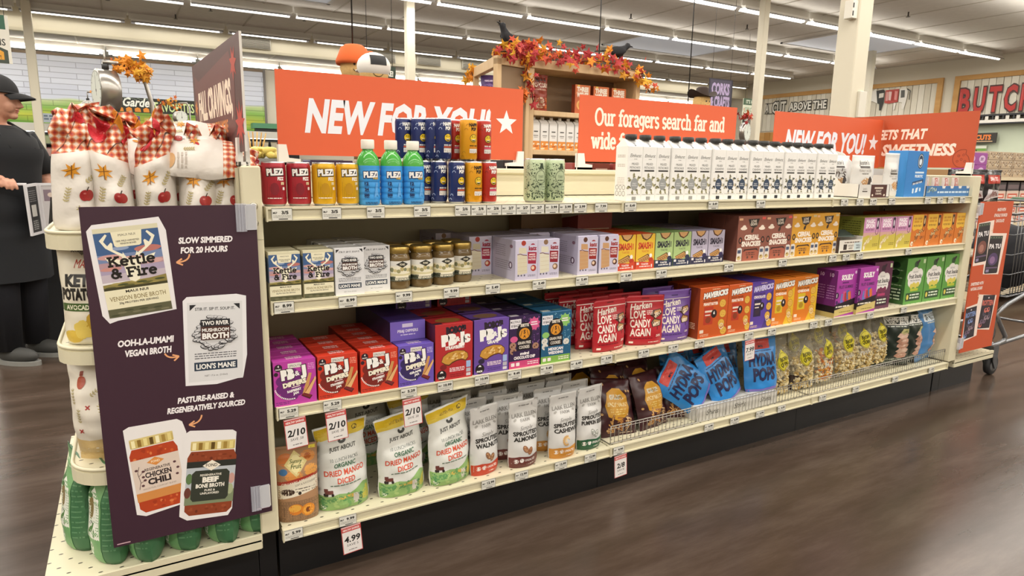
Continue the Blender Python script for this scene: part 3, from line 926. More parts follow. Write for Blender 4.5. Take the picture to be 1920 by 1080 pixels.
# ------------------------------------------------------------------ header signs along the top of the shelving
def holder(x, lab, mir=1, y=0.585, z=1.256, rot=0.0):
    pts = [(0, 0), (.075, 0), (.075, .022), (.035, .026), (.028, .072), (0, .072)]
    p = [('bracket', B().prism([(mir * a, c_) for a, c_ in pts], -.016, -.003, M('#E6E3DC', .5)).prism([(mir * a, c_) for a, c_ in pts], .004, .014, M('#E6E3DC', .5)).box(min(0, mir * .075), max(0, mir * .075), -.016, .014, 0, .01, M('#E6E3DC', .5)).mesh('bracket'))]
    thing('sign_holder', lab, 'sign holder', (x, y, z), rot, p, 'white sign holders')
ORANGE = '#CF5A34'
def header(lab, x0, x1, art, col=ORANGE, z0=1.292, z1=1.582, y=0.58):
    thing('header_sign', lab, 'sign', ((x0 + x1) / 2, y, z0), 0,
          [('board', B().box(-(x1 - x0) / 2, (x1 - x0) / 2, 0, .005, 0, z1 - z0, M(col, .55)).mesh('board'), [('lettering', art.mesh('lettering', on_front(-(x1 - x0) / 2, 0, 0), None, .5))])], 'orange header signs')
def nfy():
    a = A(1000, 290)
    a.t('NEW FOR YOU!', 462, 86, 112, '#DDE1EC', w=735, sh=.16, b=.045).star(918, 150, 52, '#E4E4EA')
    return a
header('orange sign reading NEW FOR YOU above the soda cans', 0.152, 1.150, nfy())
fa = A(1000, 290)
slab(fa, 'Our foragers search far and', 85, 165, 70, '#F3DDD0', .115, 'L', 830)
slab(fa, 'wide for', 70, 60, 70, '#F3DDD0', .115, 'L', 250)
header('orange sign about foragers above the milk cartons', 1.443, 2.443, fa)
header('orange sign reading NEW FOR YOU behind the right milk cartons', 2.742, 3.74, nfy())
for x, lab, mir in ((0.150, 'white holder at the left foot of the left orange sign', 1), (1.152, 'white holder at the right foot of the left orange sign', -1), (1.441, 'white holder at the left foot of the foragers sign', 1), (2.445, 'white holder at the right foot of the foragers sign', -1), (2.74, 'white holder at the left foot of the right orange sign', 1)):
    holder(x, lab, mir)
sw = A(1000, 310)
sw.t('SWEETS THAT', 540, 168, 56, '#F3DDD0', w=375, sh=.16, b=.045).t('LACK SWEETNESS', 575, 72, 64, '#F3DDD0', w=640, sh=.16, b=.045)
def cookie(a, x, y, r_):
    P = arc(x, y, r_, r_, 70, 330, 20)
    a.ln(P, 4, '#8E3A20')
    for dx, dy in ((-.4, .3), (.1, .4), (-.1, -.1), (.3, -.3), (-.5, -.3)):
        a.ln(arc(x + dx * r_, y + dy * r_, r_ * .12, r_ * .12, 0, 360, 8), 3, '#8E3A20')
    a.ln([(x + .34 * r_, y + .94 * r_), (x + .3 * r_, y + .5 * r_), (x + .6 * r_, y + .2 * r_), (x + .86 * r_, y - .5 * r_)], 4, '#8E3A20')
cookie(sw, 942, 52, 50)
thing('header_sign', 'darker orange sign reading SWEETNESS standing across the right end', 'sign', (3.75, 0.55, 1.298), R(-90),
      [('board', B().box(-.5, .5, 0, .005, 0, .31, M('#B8502C', .55)).mesh('board'), [('lettering', sw.mesh('lettering', on_front(-.5, 0, 0), None, .5))])], 'orange header signs')
holder(3.75, 'white holder at the near foot of the sweetness sign', -1, 0.05, 1.256, R(-90))
fc = A(780, 290)
fc.p([(40, 40), (40, 255), (120, 230), (640, 262), (700, 200), (690, 60), (600, 40)], '#6A3A36')
fc.t('FALL CRAVINGS,', 380, 108, 84, '#F1E0CC', w=560, b=.05).t('NOW PUMPKIN MORE', 400, 55, 34, '#D98A3C', w=360, b=.03)
def leaf(a, x, y, r_, c, rot=0, n=7):
    a.star(x, y, r_, c, .45, n, rot)
leaf(fc, 690, 225, 46, '#B8402C', 20)
leaf(fc, 740, 70, 60, '#C23E33', 40, 9)
leaf(fc, 45, 150, 30, '#C97A34', 10)
thing('header_sign', 'dark brown sign reading FALL CRAVINGS standing across the left end', 'sign', (-0.072, 0.335, 1.292), R(-87),
      [('board', B().box(-.39, .39, 0, .006, 0, .29, M('#54302E', .5)).box(.39, .392, 0, .006, 0, .29, M('#D8D3CC')).mesh('board'), [('lettering', fc.mesh('lettering', on_front(-.39, 0, 0), None, .5))])])
holder(-0.045, 'white holder at the near foot of the fall sign', -1, -0.02 + 0.03, 1.256, R(-90))

# ================================================================== top shelf
def can(r, h, col, art, zl, top='#C9CACC', tw=0.0):
    body = B().lathe([(r * .8, 0), (r * .86, .003), (r * .93, .006)], M('#BFC0C2', .3, .9), 28)
    body.lathe([(r * .93, .006), (r, .012), (r, h - .012), (r * .93, h - .004)], M(col, .28, .25), 28, cap=False)
    lid = B().lathe([(r * .93, h - .004), (r * .93, h), (r * .88, h), (r * .86, h - .004)], M(top, .3, .9), 28).box(-.006, .006, -.016, .008, h - .003, h - .001, M(top, .3, .9)).mesh('lid')
    return [('can_body', body.mesh('can_body'), [('label_print', art.mesh('label_print', on_cyl(r, art.W, zl, tw), 4.0, .3))]), ('lid', lid)]
def art_plezi(c2):
    a = A(92, 100)
    a.t('PLEZi', 46, 74, 17, WH, w=47, b=.06, oc='#1A1418', ob=.16, rot=3).t('FIZZ', 60, 60, 8.5, WH, w=19, b=.05)
    a.r(60, 47, 10, 8, '#D8C9A0', 1).r(64, 33, 8, 8, '#E8DCD8', 1)
    for i in range(9):
        a.r(22 + 5.2 * i, 8, 1.0, 48 - (i * 13) % 20, c2)
    a.e(42, 36, 12, 17, c2).r(18, 92, 56, 3.5, c2)
    fine(a, 22, 10, 40, 1, 3, 2, WH)
    return a
PR = can(.033, .122, '#A82A36', art_plezi('#7E1D2A'), .012)
PY = can(.033, .122, '#D9A91E', art_plezi('#B98A16'), .012)
for i, x in enumerate((.036, .104)):
    place('soda_can', PR, x, .066, Z1, f'red soda can, {("leftmost on the top shelf", "between another red can and a yellow can")[i]}', 'can', 'red soda cans')
for i, x in enumerate((.172, .240)):
    place('soda_can', PY, x, .056, Z1, f'yellow soda can {("beside the red cans", "beside the blue drink bottles")[i]}', 'can', 'yellow soda cans')
def art_bottle():
    a = A(92, 120)
    n = '#1B2A55'
    a.t('PLEZi', 44, 82, 16, WH, w=44, b=.06, oc=n, ob=.16, rot=2).t('STEREO', 58, 76, 5, '#E3C25A', w=18, b=.03, oc=n, ob=.08)
    for y, s_ in ((60, '12'), (43, '24'), (26, '500')):
        a.t(s_, 30, y, 8, n, w=6 + 3 * len(s_), b=.06)
        fine(a, 24, y - 4, 14, 1, 3, 1.6, n)
    a.p([(52, 22), (58, 66), (66, 66), (64, 44), (70, 22), (62, 30)], '#5FA0DC')
    for y in (18, 36, 53, 70):
        a.r(0, y, 92, 1.1, '#2F79BE')
    fine(a, 26, 8, 40, 2, 4, 1.8, n)
    return a
sleeve = B()
prof = [(.028, 0), (.0325, .004), (.0335, .012)]
for q in range(5):
    z = .014 + q * .018
    prof += [(.0335, z), (.0345, z + .004), (.0345, z + .013), (.0335, z + .017)]
prof += [(.034, .108), (.0335, .115)]
sleeve.lathe(prof, M('#3E97DC', .3), 28)
shoul = B().lathe([(.0335, .115), (.0325, .128), (.028, .142), (.02, .153), (.0155, .158), (.0155, .164)], M('#4DA446', .12), 28, cap=False).mesh('shoulder')
bot_parts = [('label_sleeve', sleeve.mesh('label_sleeve'), [('label_print', art_bottle().mesh('label_print', on_cyl(.0352, 92, .0), 4.0, .3))]), ('shoulder', shoul, [('shoulder_print', A(60, 40).ln(arc(30, 4, 17, 14, 20, 160, 8), 2, '#D5E8C6').r(12, 4, 36, 1.5, '#D5E8C6').mesh('shoulder_print', lambda x, z, o: (lambda a_: (.0325 * math.sin(a_), -.0325 * math.cos(a_) - .0003 + z * .25, .118 + z * .8))((x - .03) / .034), 4.0, .3))]),
             ('cap', B().lathe([(.0185, .163), (.0195, .166), (.0195, .187), (.018, .190)], M('#EEE9DD', .45), 28).mesh('cap'))]
for i, x in enumerate((.303, .374, .444)):
    place('drink_bottle', bot_parts, x, .055, Z1, f'green drink bottle with blue sleeve, {("left", "middle", "right")[i]} of the three', 'bottle', 'green drink bottles with blue sleeves')
def art_happi(tc, dark, tagc):
    a = A(74, 118)
    a.t('HAPPI', 41, 101, 10, tc, w=30, b=.07).t('POP', 43, 88, 10, tc, w=19, b=.07)
    a.e(42, 64, 13, 13, '#1E1A14', 22).e(42, 64, 11.4, 11.4, '#E9C52E', 22)
    a.ln(arc(37.5, 66, 2.4, 3.4, 0, 180, 6), 1.6, '#1E1A14').ln(arc(46.5, 66, 2.4, 3.4, 0, 180, 6), 1.6, '#1E1A14')
    a.e(42, 61, 8, 7, '#1E1A14', 12, 0, 180, 360).r(36, 59, 12, 1.6, WH)
    a.r(28, 33, 30, 4, tagc).r(28, 18, 30, 13, '#E6E1DC')
    fine(a, 30, 27, 26, 3, 3.6, 1.6, '#55504A').t('MOOD + BODY', 43, 39, 4, tc, w=28, b=.05)
    for i in range(14):
        x, y = 4 + (i * 29) % 66, 4 + (i * 17) % 106
        if not (22 < x < 62 and 14 < y < 112):
            a.ln(arc(x, y, 5, 6, 0, 180, 6), 1.8, dark)
    return a
HP = {'blue': can(.0265, .133, '#232F63', art_happi(WH, '#A9B6D8', '#C9582F'), .008), 'yellow': can(.0285, .133, '#DD9A1C', art_happi('#2A1E10', '#B57A10', '#C97A1A'), .008), 'red': can(.0265, .133, '#B03026', art_happi(WH, '#7E1D1A', '#D9587A'), .008)}
hp = [('blue', .512, .13, 0, 'slim blue soda can behind the right drink bottle'), ('blue', .548, .095, 0, 'slim blue soda can, middle of the lower blue three'), ('blue', .592, .055, 0, 'slim blue soda can at the front left of the lower row'),
      ('yellow', .648, .048, 0, 'slim yellow soda can in the lower row'), ('red', .705, .050, 0, 'slim red soda can at the right end of the lower row'),
      ('blue', .452, .19, 0, 'slim blue soda can standing under the upper stack, far left'), ('blue', .520, .19, 0, 'slim blue soda can standing under the upper stack, middle'), ('blue', .575, .15, 0, 'slim blue soda can standing under the upper stack, front'), ('red', .635, .15, 0, 'slim red soda can standing in the second lower row'), ('yellow', .695, .14, 0, 'slim yellow soda can standing in the second lower row'), ('red', .752, .14, 0, 'slim red soda can standing in the second lower row, right'),
      ('blue', .470, .20, 1, 'slim blue soda can, leftmost in the upper row'), ('blue', .510, .165, 1, 'slim blue soda can, second in the upper row'), ('blue', .545, .13, 1, 'slim blue soda can, third in the upper row'), ('blue', .566, .10, 1, 'slim blue soda can with full smiley in the upper row'),
      ('red', .624, .145, 1, 'slim red soda can half hidden behind the upper yellow can'), ('yellow', .648, .085, 1, 'slim yellow soda can in the upper row'), ('red', .710, .10, 1, 'slim red soda can at the right end of the upper row')]
for c_, x, y, l_, lb in hp:
    place('slim_can', HP[c_], x, y, Z1 + .1335 * l_, lb, 'can', 'slim smiley soda cans')
def art_green():
    a = A(110, 122)
    rg = random.Random(8)
    k = '#3A4A38'
    for i in range(330):
        x, y = rg.uniform(0, 110), rg.uniform(0, 120)
        if math.hypot(x - 58, (y - 74) * .9) < 22 or (50 < x < 84 and 28 < y < 46):
            continue
        s_ = rg.uniform(1.2, 3.6) * (1.3 if y < 50 else .9)
        a.e(x, y, s_, s_ * rg.uniform(.3, .6), k, 6, rg.uniform(0, 180))
    a.ln(arc(58, 74, 20, 22, 0, 360, 20), 1.4, k).t('TART', 58, 72, 8, '#8A9A7E', w=22, b=.02)
    fine(a, 46, 62, 24, 1, 3, 2.6, k)
    a.p([(50, 98), (56, 120), (64, 120), (70, 98), (60, 104)], k)
    a.r(50, 28, 34, 18, '#B5C4A2')
    fine(a, 52, 41, 30, 3, 5, 2, k)
    return a
GC = can(.037, .147, '#B9C8A4', art_green(), .012)
for i, x in enumerate((.888, .968)):
    place('patterned_can', GC, x, .060, Z1, f'tall pale green can with dark leaf pattern, {("left", "right")[i]} of the pair', 'can', 'green patterned cans')

# milk cartons
def art_milk(k2, nut, circ, dark):
    a = A(70, 196)
    g = '#2E2C2C'
    a.t('Elmhurst', 36, 160, 13, g, w=50, sh=.25, b=-.005)
    fine(a, 30, 152, 14, 1, 3, 2.4, '#A9A9A6')
    a.t('MILKED', 36, 132, 8.5, '#4A4848', w=32, b=-.005).t(k2, 36, 119, 8.5, '#4A4848', w=49, b=-.005).r(12, 109, 48, 5.5, g)
    rg = random.Random(len(k2))
    for i in range(26):
        an, rr = R(i * 51), 21 + (i * 7) % 13
        x, y = 36 + rr * math.cos(an), 62 + rr * 1.15 * math.sin(an)
        if 3 < x < 67:
            a.e(x, y, 6.2, 3.2, (nut, dark, '#8F8A68')[i % 3], 8, rg.uniform(0, 180))
    a.e(36, 63, 18, 22, circ, 20).t('ONLY', 36, 62, 6, '#D9DADC', w=20, b=.02).r(24, 56, 24, 2.4, '#D0D0D2')
    a.r(26, 4, 20, 13, dark if dark != '#6E6A48' else '#9A9A98', 2)
    fine(a, 6, 24, 58, 1, 4, 2.2, '#B5B3AE')
    return a
def milk(art):
    w_, d_, h_ = .070, .070, .200
    b = B().rbox(-w_ / 2, w_ / 2, 0, d_, 0, h_, M('#F0EFEC', .4), .002)
    b.add([(-w_ / 2, 0, h_ - .002), (w_ / 2, 0, h_ - .002), (w_ / 2, d_, h_ - .002), (-w_ / 2, d_, h_ - .002), (-w_ / 2 + .004, .030, h_ + .024), (w_ / 2 - .004, .030, h_ + .024), (w_ / 2 - .004, .040, h_ + .024), (-w_ / 2 + .004, .040, h_ + .024)],
          [(0, 1, 5, 4), (1, 2, 6, 5), (2, 3, 7, 6), (3, 0, 4, 7), (4, 5, 6, 7)], M('#F2F1EE', .35))
    top = A(70, 40).e(36, 14, 8, 10, '#D2D3D6').e(36, 15, 4, 6, '#9A9CA0').r(33, 2, 6, 6, '#55565A')
    side = A(70, 196)
    fine(side, 14, 165, 42, 2, 6, 3, '#C2BFBA')
    fine(side, 14, 132, 42, 2, 6, 3, '#C2BFBA')
    fine(side, 16, 84, 40, 5, 6, 2.6, '#D0CDC8')
    for i in range(3):
        side.ln(arc(16 + 19 * i, 50, 7, 8, 0, 360, 12), 1.8, '#6A6866').ln(arc(16 + 19 * i, 28, 7, 9, 0, 360, 12), 1.8, '#6A6866')
    return [('carton', b.mesh('carton'), [('front_print', art.mesh('front_print', on_front(-w_ / 2, 0, 0), None, .4)), ('side_print', side.mesh('side_print', on_left(-w_ / 2, d_, 0), None, .4)),
             ('gable_print', top.mesh('gable_print', lambda x, z, o: (-w_ / 2 + x, z * .75 - o * .7, h_ - .002 + z * .65 + o), None, .4))]),
            ('fin', B().box(-w_ / 2 + .004, w_ / 2 - .004, .034, .037, h_ + .018, h_ + .027, M('#EAE9E7', .4)).mesh('fin')),
            ('cap', B().lathe([(.021, h_ + .024), (.022, h_ + .026), (.022, h_ + .040), (.020, h_ + .042)], M('#2E2E2C', .4), 20, 0, .030).mesh('cap'))]
MK = {'p': milk(art_milk('PISTACHIOS', '#A8A278', '#9A9C9C', '#6E6A48')), 'c': milk(art_milk('CASHEWS', '#C9BCA2', '#35465E', '#2E3238')), 'd': milk(art_milk('PISTACHIOS', '#9C9A86', '#3A4A5E', '#2E3238'))}
seq = 'ppppppcccccddcddd'
mx_ = [1.292 + (2.455 - 1.292) * i / 16 for i in range(17)]
for i, q in enumerate(seq):
    lb = f'white milk carton with black cap, {ORD[i]} from the left in the front row'
    place('milk_carton', MK[q], mx_[i], .016 + .004 * ((i * 7) % 3), Z1, lb, 'carton', 'milk cartons on the top shelf', R((0, .6, -.5, .4, -.6)[i % 5]))
for i in range(4, 17):
    place('milk_carton', MK[seq[i]], mx_[i] + .01, .10, Z1, f'white milk carton in the second row, behind the {ORD[i]} front carton', 'carton', 'milk cartons on the top shelf')

# counter display of nut butter bars
tray = B()
tray.prism([(.0, 0), (.30, 0), (.30, .065), (.205, .065), (.04, .215), (.0, .225)], 0, .003, M('#DEDCD8', .5), 'X')
tray.prism([(.0, 0), (.30, 0), (.30, .065), (.205, .065), (.04, .215), (.0, .225)], .247, .25, M('#DEDCD8', .5), 'X')
tv = [(p[0], .31 - p[1], p[2]) for p in tray.v]
tray.v = tv
tray.box(0, .25, .307, .31, 0, .225, '#DEDCD8').box(0, .25, .010, .31, 0, .004, '#DEDCD8').box(0, .25, .010, .013, 0, .062, '#DEDCD8')
sp = A(300, 225).t("Justin's", 150, 96, 40, '#2E2624', w=150, sh=.15, b=.0)
fine(sp, 30, 40, 100, 3, 12, 5, '#6E6662')
sp.r(34, 55, 80, 11, '#3A302C')
fp = A(225, 62).r(0, 0, 95, 62, '#DAD7D2').r(95, 0, 130, 62, '#4A2422')
fp.t("Justin's", 48, 36, 13, '#5A504A', w=32, b=0).r(28, 27, 40, 5, '#4A403A').r(125, 42, 70, 8, '#D8C8B8').t('PEANUT', 160, 28, 9, '#E8DCCC', w=44).t('CARAMEL', 160, 15, 9, '#E8DCCC', w=52).e(112, 12, 6, 5, '#E8DCCC').e(208, 12, 6, 5, '#E8DCCC')
thing('counter_display', 'white cut-away display box of nut bars right of the milk', 'display', (2.66, 0.0, Z1), 0,
      [('tray', tray.mesh('tray'), [('side_print', sp.mesh('side_print', lambda a_, z, o: (-o, .31 - a_, z), None, .45, clip=None)), ('front_print', fp.mesh('front_print', on_front(0, .010, 0), None, .45))])])
def art_just():
    a = A(170, 195)
    a.t("Justin's", 80, 150, 22, '#2E2624', w=76, sh=.12, b=0).r(46, 134, 74, 10, '#4A4440').t('PEANUT SALTED', 84, 116, 13, '#9A928C', w=92, b=-.01).t('NOUGAT BAR', 84, 104, 7, '#6A625C', w=50)
    a.p([(70, 30), (150, 30), (160, 80), (140, 90), (84, 86), (56, 72)], WH).p([(56, 70), (76, 40), (104, 30), (112, 36), (112, 84), (84, 88)], '#C79A6A')
    a.p([(110, 32), (148, 40), (150, 76), (120, 96), (110, 84)], '#3A302E')
    for i in range(8):
        a.e(70 + (i * 13) % 36, 50 + (i * 11) % 30, 5, 4, ('#8A5A34', '#E0BC8A')[i % 2])
    return a
JB = bag(.185, .05, .195, '#DCDAD6', art_just(), dp=PILLOW_D, seed=4, rough=.35)
place('snack_pouch', JB, 2.79, .06, Z1 + .005, 'white bar pouch in the front of the cut-away display', 'pouch', 'white bar pouches')
place('snack_pouch', JB, 2.755, .17, Z1 + .005, 'white bar pouch tucked behind in the cut-away display', 'pouch', 'white bar pouches')
aj2 = A(120, 215).put(art_just(), 2, 10, .75)
JB2 = bag(.125, .045, .215, '#DAD8D4', aj2, seed=6, rough=.35)
place('snack_pouch', JB2, 2.985, .035, Z1, 'narrow white bar pouch standing left of the blue box', 'pouch', 'white bar pouches')
ab = A(185, 228)
ab.r(0, 0, 185, 228, '#2F7FC8')
ab.e(120, 180, 26, 38, '#16304E').ln(arc(120, 180, 20, 31, 0, 360, 16), 3, '#DCE6F0').e(120, 176, 12, 17, '#DCE6F0').r(104, 190, 32, 8, '#16304E')
ab.r(82, 118, 80, 9, '#CFE2F4').t('PROBIOTIC', 120, 98, 13, '#E8F2FA', w=72, b=.04).p([(66, 58), (164, 74), (164, 90), (66, 74)], '#16406E').t('SEA KELP BAR', 115, 66, 9, '#F0F5FA', w=84, rot=9, b=.03)
ab.r(74, 18, 14, 24, '#CFE2F4', 3).p([(100, 20), (120, 24), (126, 48), (106, 44)], '#DCE9F6').r(136, 28, 14, 18, '#CFE2F4', 3)
place('display_box', carton(.19, .10, .23, '#2F7FC8', ab, A(100, 228).r(0, 0, 100, 228, '#3C8CD2')), 3.165, .03, Z1, 'tall bright blue display box on the top shelf', 'box')
tr = B().box(-.235, .235, 0, .003, 0, .055, '#3B73AE').box(-.235, -.232, 0, .30, 0, .105, '#D8D4CE').box(.232, .235, 0, .30, 0, .105, '#D8D4CE').box(-.235, .235, .297, .30, 0, .14, '#B9B5AE').box(-.235, .235, 0, .30, 0, .003, '#D8D4CE').box(-.235, .235, .0, .3, .1045, .105, film('#E8EAF0', .22))
ta = A(470, 55).r(0, 0, 470, 55, '#3B73AE')
fine(ta, 110, 18, 340, 1, 4, 9, '#C9DCEC')
for i in range(12):
    ta.e(18 + 7 * i, 24 + (i * 13) % 22, 8, 4, ('#8FA8A0', '#5E7A6E', '#C9D0B4')[i % 3], 10, i * 40)
for i in range(4):
    ta.p([(150 + 82 * i, 55), (186 + 82 * i, 55), (180 + 82 * i, 42), (156 + 82 * i, 42)], '#E3DFDA')
thing('counter_display', 'blue and white counter tray of small packets at the right end', 'display', (3.49, .02, Z1), 0, [('tray', tr.mesh('tray'), [('front_print', ta.mesh('front_print', on_front(-.235, 0, 0)))])])
pk = A(60, 95)
pk.p([(6, 40), (18, 92), (42, 92), (54, 40)], '#C96A5E').ln(arc(30, 66, 11, 18, 0, 360, 14), 3, WH).e(30, 66, 6, 9, '#E9D8D2').r(8, 22, 44, 9, '#B9604E').r(14, 8, 32, 5, '#C9A08E')
PKT = bag(.075, .02, .095, '#E8D9D0', A(75, 95).put(pk, 7, 0), dp=PILLOW_D, nu=10, nv=12)
for i in range(4):
    place('snack_packet', PKT, 3.33 + .1 * i, .06, Z1 + .004, f'small pale packet inside the blue tray, {ORD[i]} from left', 'packet', 'small packets in the blue tray')
for i in range(2):
    place('snack_packet', PKT, 3.385 + .13 * i, .20, Z1 + .108, f'small pale packet standing above the blue tray, {("left", "right")[i]}', 'packet', 'small packets above the blue tray')

# ================================================================== second shelf
KF = carton(.084, .062, .136, '#D8D2B4', KETTLE, A(62, 136).r(0, 0, 62, 136, '#CFC8AA').r(0, 50, 62, 70, '#6A7C98'))
for i, (x, y) in enumerate(((.042, .0), (.135, .004))):
    place('broth_carton', KF, x, y, Z2, f'venison broth carton with deer head, {("leftmost on its shelf", "right of the pair")[i]}', 'carton', 'venison broth cartons', 0, 2, .066, f'venison broth carton, {("left", "right")[i]} column')
RV = carton(.084, .062, .138, '#D4D4D6', RIVER, A(62, 138).r(0, 0, 62, 138, '#CFCFD2'))
for i, (x, y) in enumerate(((.224, .006), (.312, .03))):
    place('broth_carton', RV, x, y, Z2, f'grey mushroom broth carton, {("left", "right and set back")[i]} of the pair', 'carton', 'mushroom broth cartons', 0, 4, .066, f'grey mushroom broth carton, {("left", "right")[i]} column', -.006)
jb = B().lathe([(.030, 0), (.034, .003), (.0365, .012), (.0372, .05), (.0368, .092), (.034, .104), (.0315, .108), (.0315, .112)], M('#6A5636', .08), 28)
jl = B().lathe([(.0335, .110), (.0345, .112), (.0345, .128), (.033, .1305), (.031, .131)], M('#C2A660', .28, .9), 32).mesh('lid')
JR = [('glass_jar', jb.mesh('glass_jar'), [('label', art_fond(120, 62).mesh('label', on_cyl(.0374, 120, .026), 4.0, .5))]), ('lid', jl)]
for i, (x, y) in enumerate(((.391, .052), (.468, .055), (.545, .060), (.621, .082))):
    place('broth_jar', JR, x, y, Z2, f'brown broth jar with gold lid, {ORD[i]} of four from the left', 'jar', 'broth jars', 0, 2, .078, f'brown broth jar with gold lid in column {("one", "two", "three", "four")[i]}')
def art_katz(past, red, sp_):
    a = A(88, 135)
    a.r(0, 0, 88, 135, '#C9C4DA')
    a.p([(14, 112), (42, 110), (44, 90), (14, 92)], past).p([(8, 88), (46, 84), (48, 24), (10, 18)], past).ln([(8, 88), (20, 90), (30, 86), (46, 84)], 2.5, '#6A3A30')
    for y in (74, 60, 46, 32):
        a.ln([(12, y), (46, y + 1)], .8, '#C9B28C')
    a.e(68, 119, 8, 5, red, 14, 0, 0, 180).t('katz', 68, 101, 14, red, w=32, b=.05)
    a.p([(48, 96), (84, 94), (82, 54), (50, 56)], red).t('TOASTER', 66, 76, 6, '#F1E4E4', w=28, b=.03).t('PASTRIES', 66, 67, 6, '#F1E4E4', w=28, b=.03).r(54, 85, 24, 4, '#F1D8D8')
    a.e(32, 126, 9, 9, sp_).e(72, 40, 11, 11, sp_).e(70, 41, 6, 6, '#E8CBB0')
    for i in range(3):
        a.r(10 + 12 * i, 14, 6, 6, '#6A667A', 1)
    fine(a, 50, 16, 32, 2, 4, 2, '#7A768A')
    return a
def katz_side():
    a = A(150, 135)
    a.r(0, 0, 150, 135, '#B9B4CC')
    fine(a, 14, 112, 70, 6, 7, 2.6, '#8A869A')
    fine(a, 14, 60, 110, 5, 7, 2.6, '#8A869A', sd=4)
    a.e(120, 50, 12, 12, '#4E3050').e(120, 50, 6, 8, '#D8D4E4').e(124, 114, 10, 6, '#8E6A80')
    return a
KZ = {'s': carton(.089, .15, .136, '#C2BDD6', art_katz('#D6CDB4', '#A02440', '#A8382C'), katz_side()), 'c': carton(.089, .15, .136, '#C2BDD6', art_katz('#DCD6C2', '#8E2230', '#8A6A50'), katz_side()), 'b': carton(.086, .15, .140, '#C2BDD6', art_katz('#C79A6E', '#9A2A28', '#5A3424'), katz_side())}
for q, x, y, lb in (('s', .826, .0, 'pale lilac pastry box with strawberry, first from the jars'), ('c', .916, .002, 'pale lilac pastry box with cream pastry, second from the jars'), ('b', 1.086, .008, 'pale lilac pastry box with brown pastry, left of its pair'), ('b', 1.182, .008, 'pale lilac pastry box with brown pastry, beside the orange waffle boxes')):
    place('pastry_box', KZ[q], x, y, Z2, lb, 'box', 'lilac pastry boxes', 0, 2, .155, f'lilac box behind the {("strawberry", "cream", "left brown", "right brown")[("s", "c", "b").index(q) + (1 if x > 1.1 else 0)]} one')
place('pastry_box', KZ['s'], .735, .16, Z2, 'dim lilac pastry box set back right of the jars', 'box', 'lilac pastry boxes')
place('pastry_box', KZ['c'], .675, .31, Z2, 'dim lilac pastry box at the back behind the jars', 'box', 'lilac pastry boxes')
place('pastry_box', KZ['b'], .985, .17, Z2, 'dim lilac pastry box in the gap between the two pairs', 'box', 'lilac pastry boxes')
def art_smash(c1, c2, tc, fl):
    a = A(92, 134)
    a.r(0, 0, 92, 134, c1)
    a.p([(20, 134), (30, 116), (50, 108), (70, 118), (80, 134)], '#5A3420').p([(26, 134), (36, 119), (52, 113), (66, 121), (74, 134)], '#CFA06A')
    a.t('SMASH', 42, 78, 24, tc, w=64, b=.05).r(78, 78, 4, 22, tc).t('TOASTIES', 46, 64, 8, tc, w=36, b=0)
    a.p([(10, 38), (60, 58), (74, 44), (70, 34), (24, 20)], '#5A3A24').p([(10, 36), (58, 54), (70, 42), (66, 34), (24, 18)], '#C9995E')
    for i in range(5):
        a.ln([(16 + 10 * i, 37 + 3.4 * i - 4), (28 + 9 * i, 24 + 3 * i)], 1.6, '#7A5530')
    a.ln([(16, 32), (62, 48)], 1.6, '#7A5530').ln([(20, 26), (66, 42)], 1.6, '#7A5530')
    a.e(74, 50, 7, 8, WH).e(76, 34, 12, 9, fl)
    a.p([(0, 0), (92, 0), (92, 32), (60, 26), (0, 30)], c2).r(5, 17, 12, 9, '#E4E0E4', 1).t('TOASTER', 46, 15, 7, '#F1ECEC', w=36, b=.02)
    fine(a, 20, 8, 52, 1, 4, 3, '#F1ECEC')
    a.r(78, 5, 5, 12, '#E4E0E4', 1)
    return a
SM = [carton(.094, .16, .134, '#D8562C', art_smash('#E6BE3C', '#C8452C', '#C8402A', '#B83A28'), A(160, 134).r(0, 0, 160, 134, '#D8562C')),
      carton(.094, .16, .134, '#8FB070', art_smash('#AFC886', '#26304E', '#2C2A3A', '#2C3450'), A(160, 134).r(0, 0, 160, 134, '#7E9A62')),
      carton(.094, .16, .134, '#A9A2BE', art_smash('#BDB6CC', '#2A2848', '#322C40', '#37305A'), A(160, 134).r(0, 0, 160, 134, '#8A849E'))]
for i in range(6):
    place('waffle_box', SM[i // 2], 1.276 + .0985 * i, .024 + .005 * i * .6, Z2, f'{("orange and yellow", "pale green", "lavender")[i // 2]} waffle box, {("left", "right")[i % 2]} of its pair', 'box', 'waffle boxes', 0, 2, .165, f'{("orange", "pale green", "lavender")[i // 2]} waffle box, {("left", "right")[i % 2]} column')
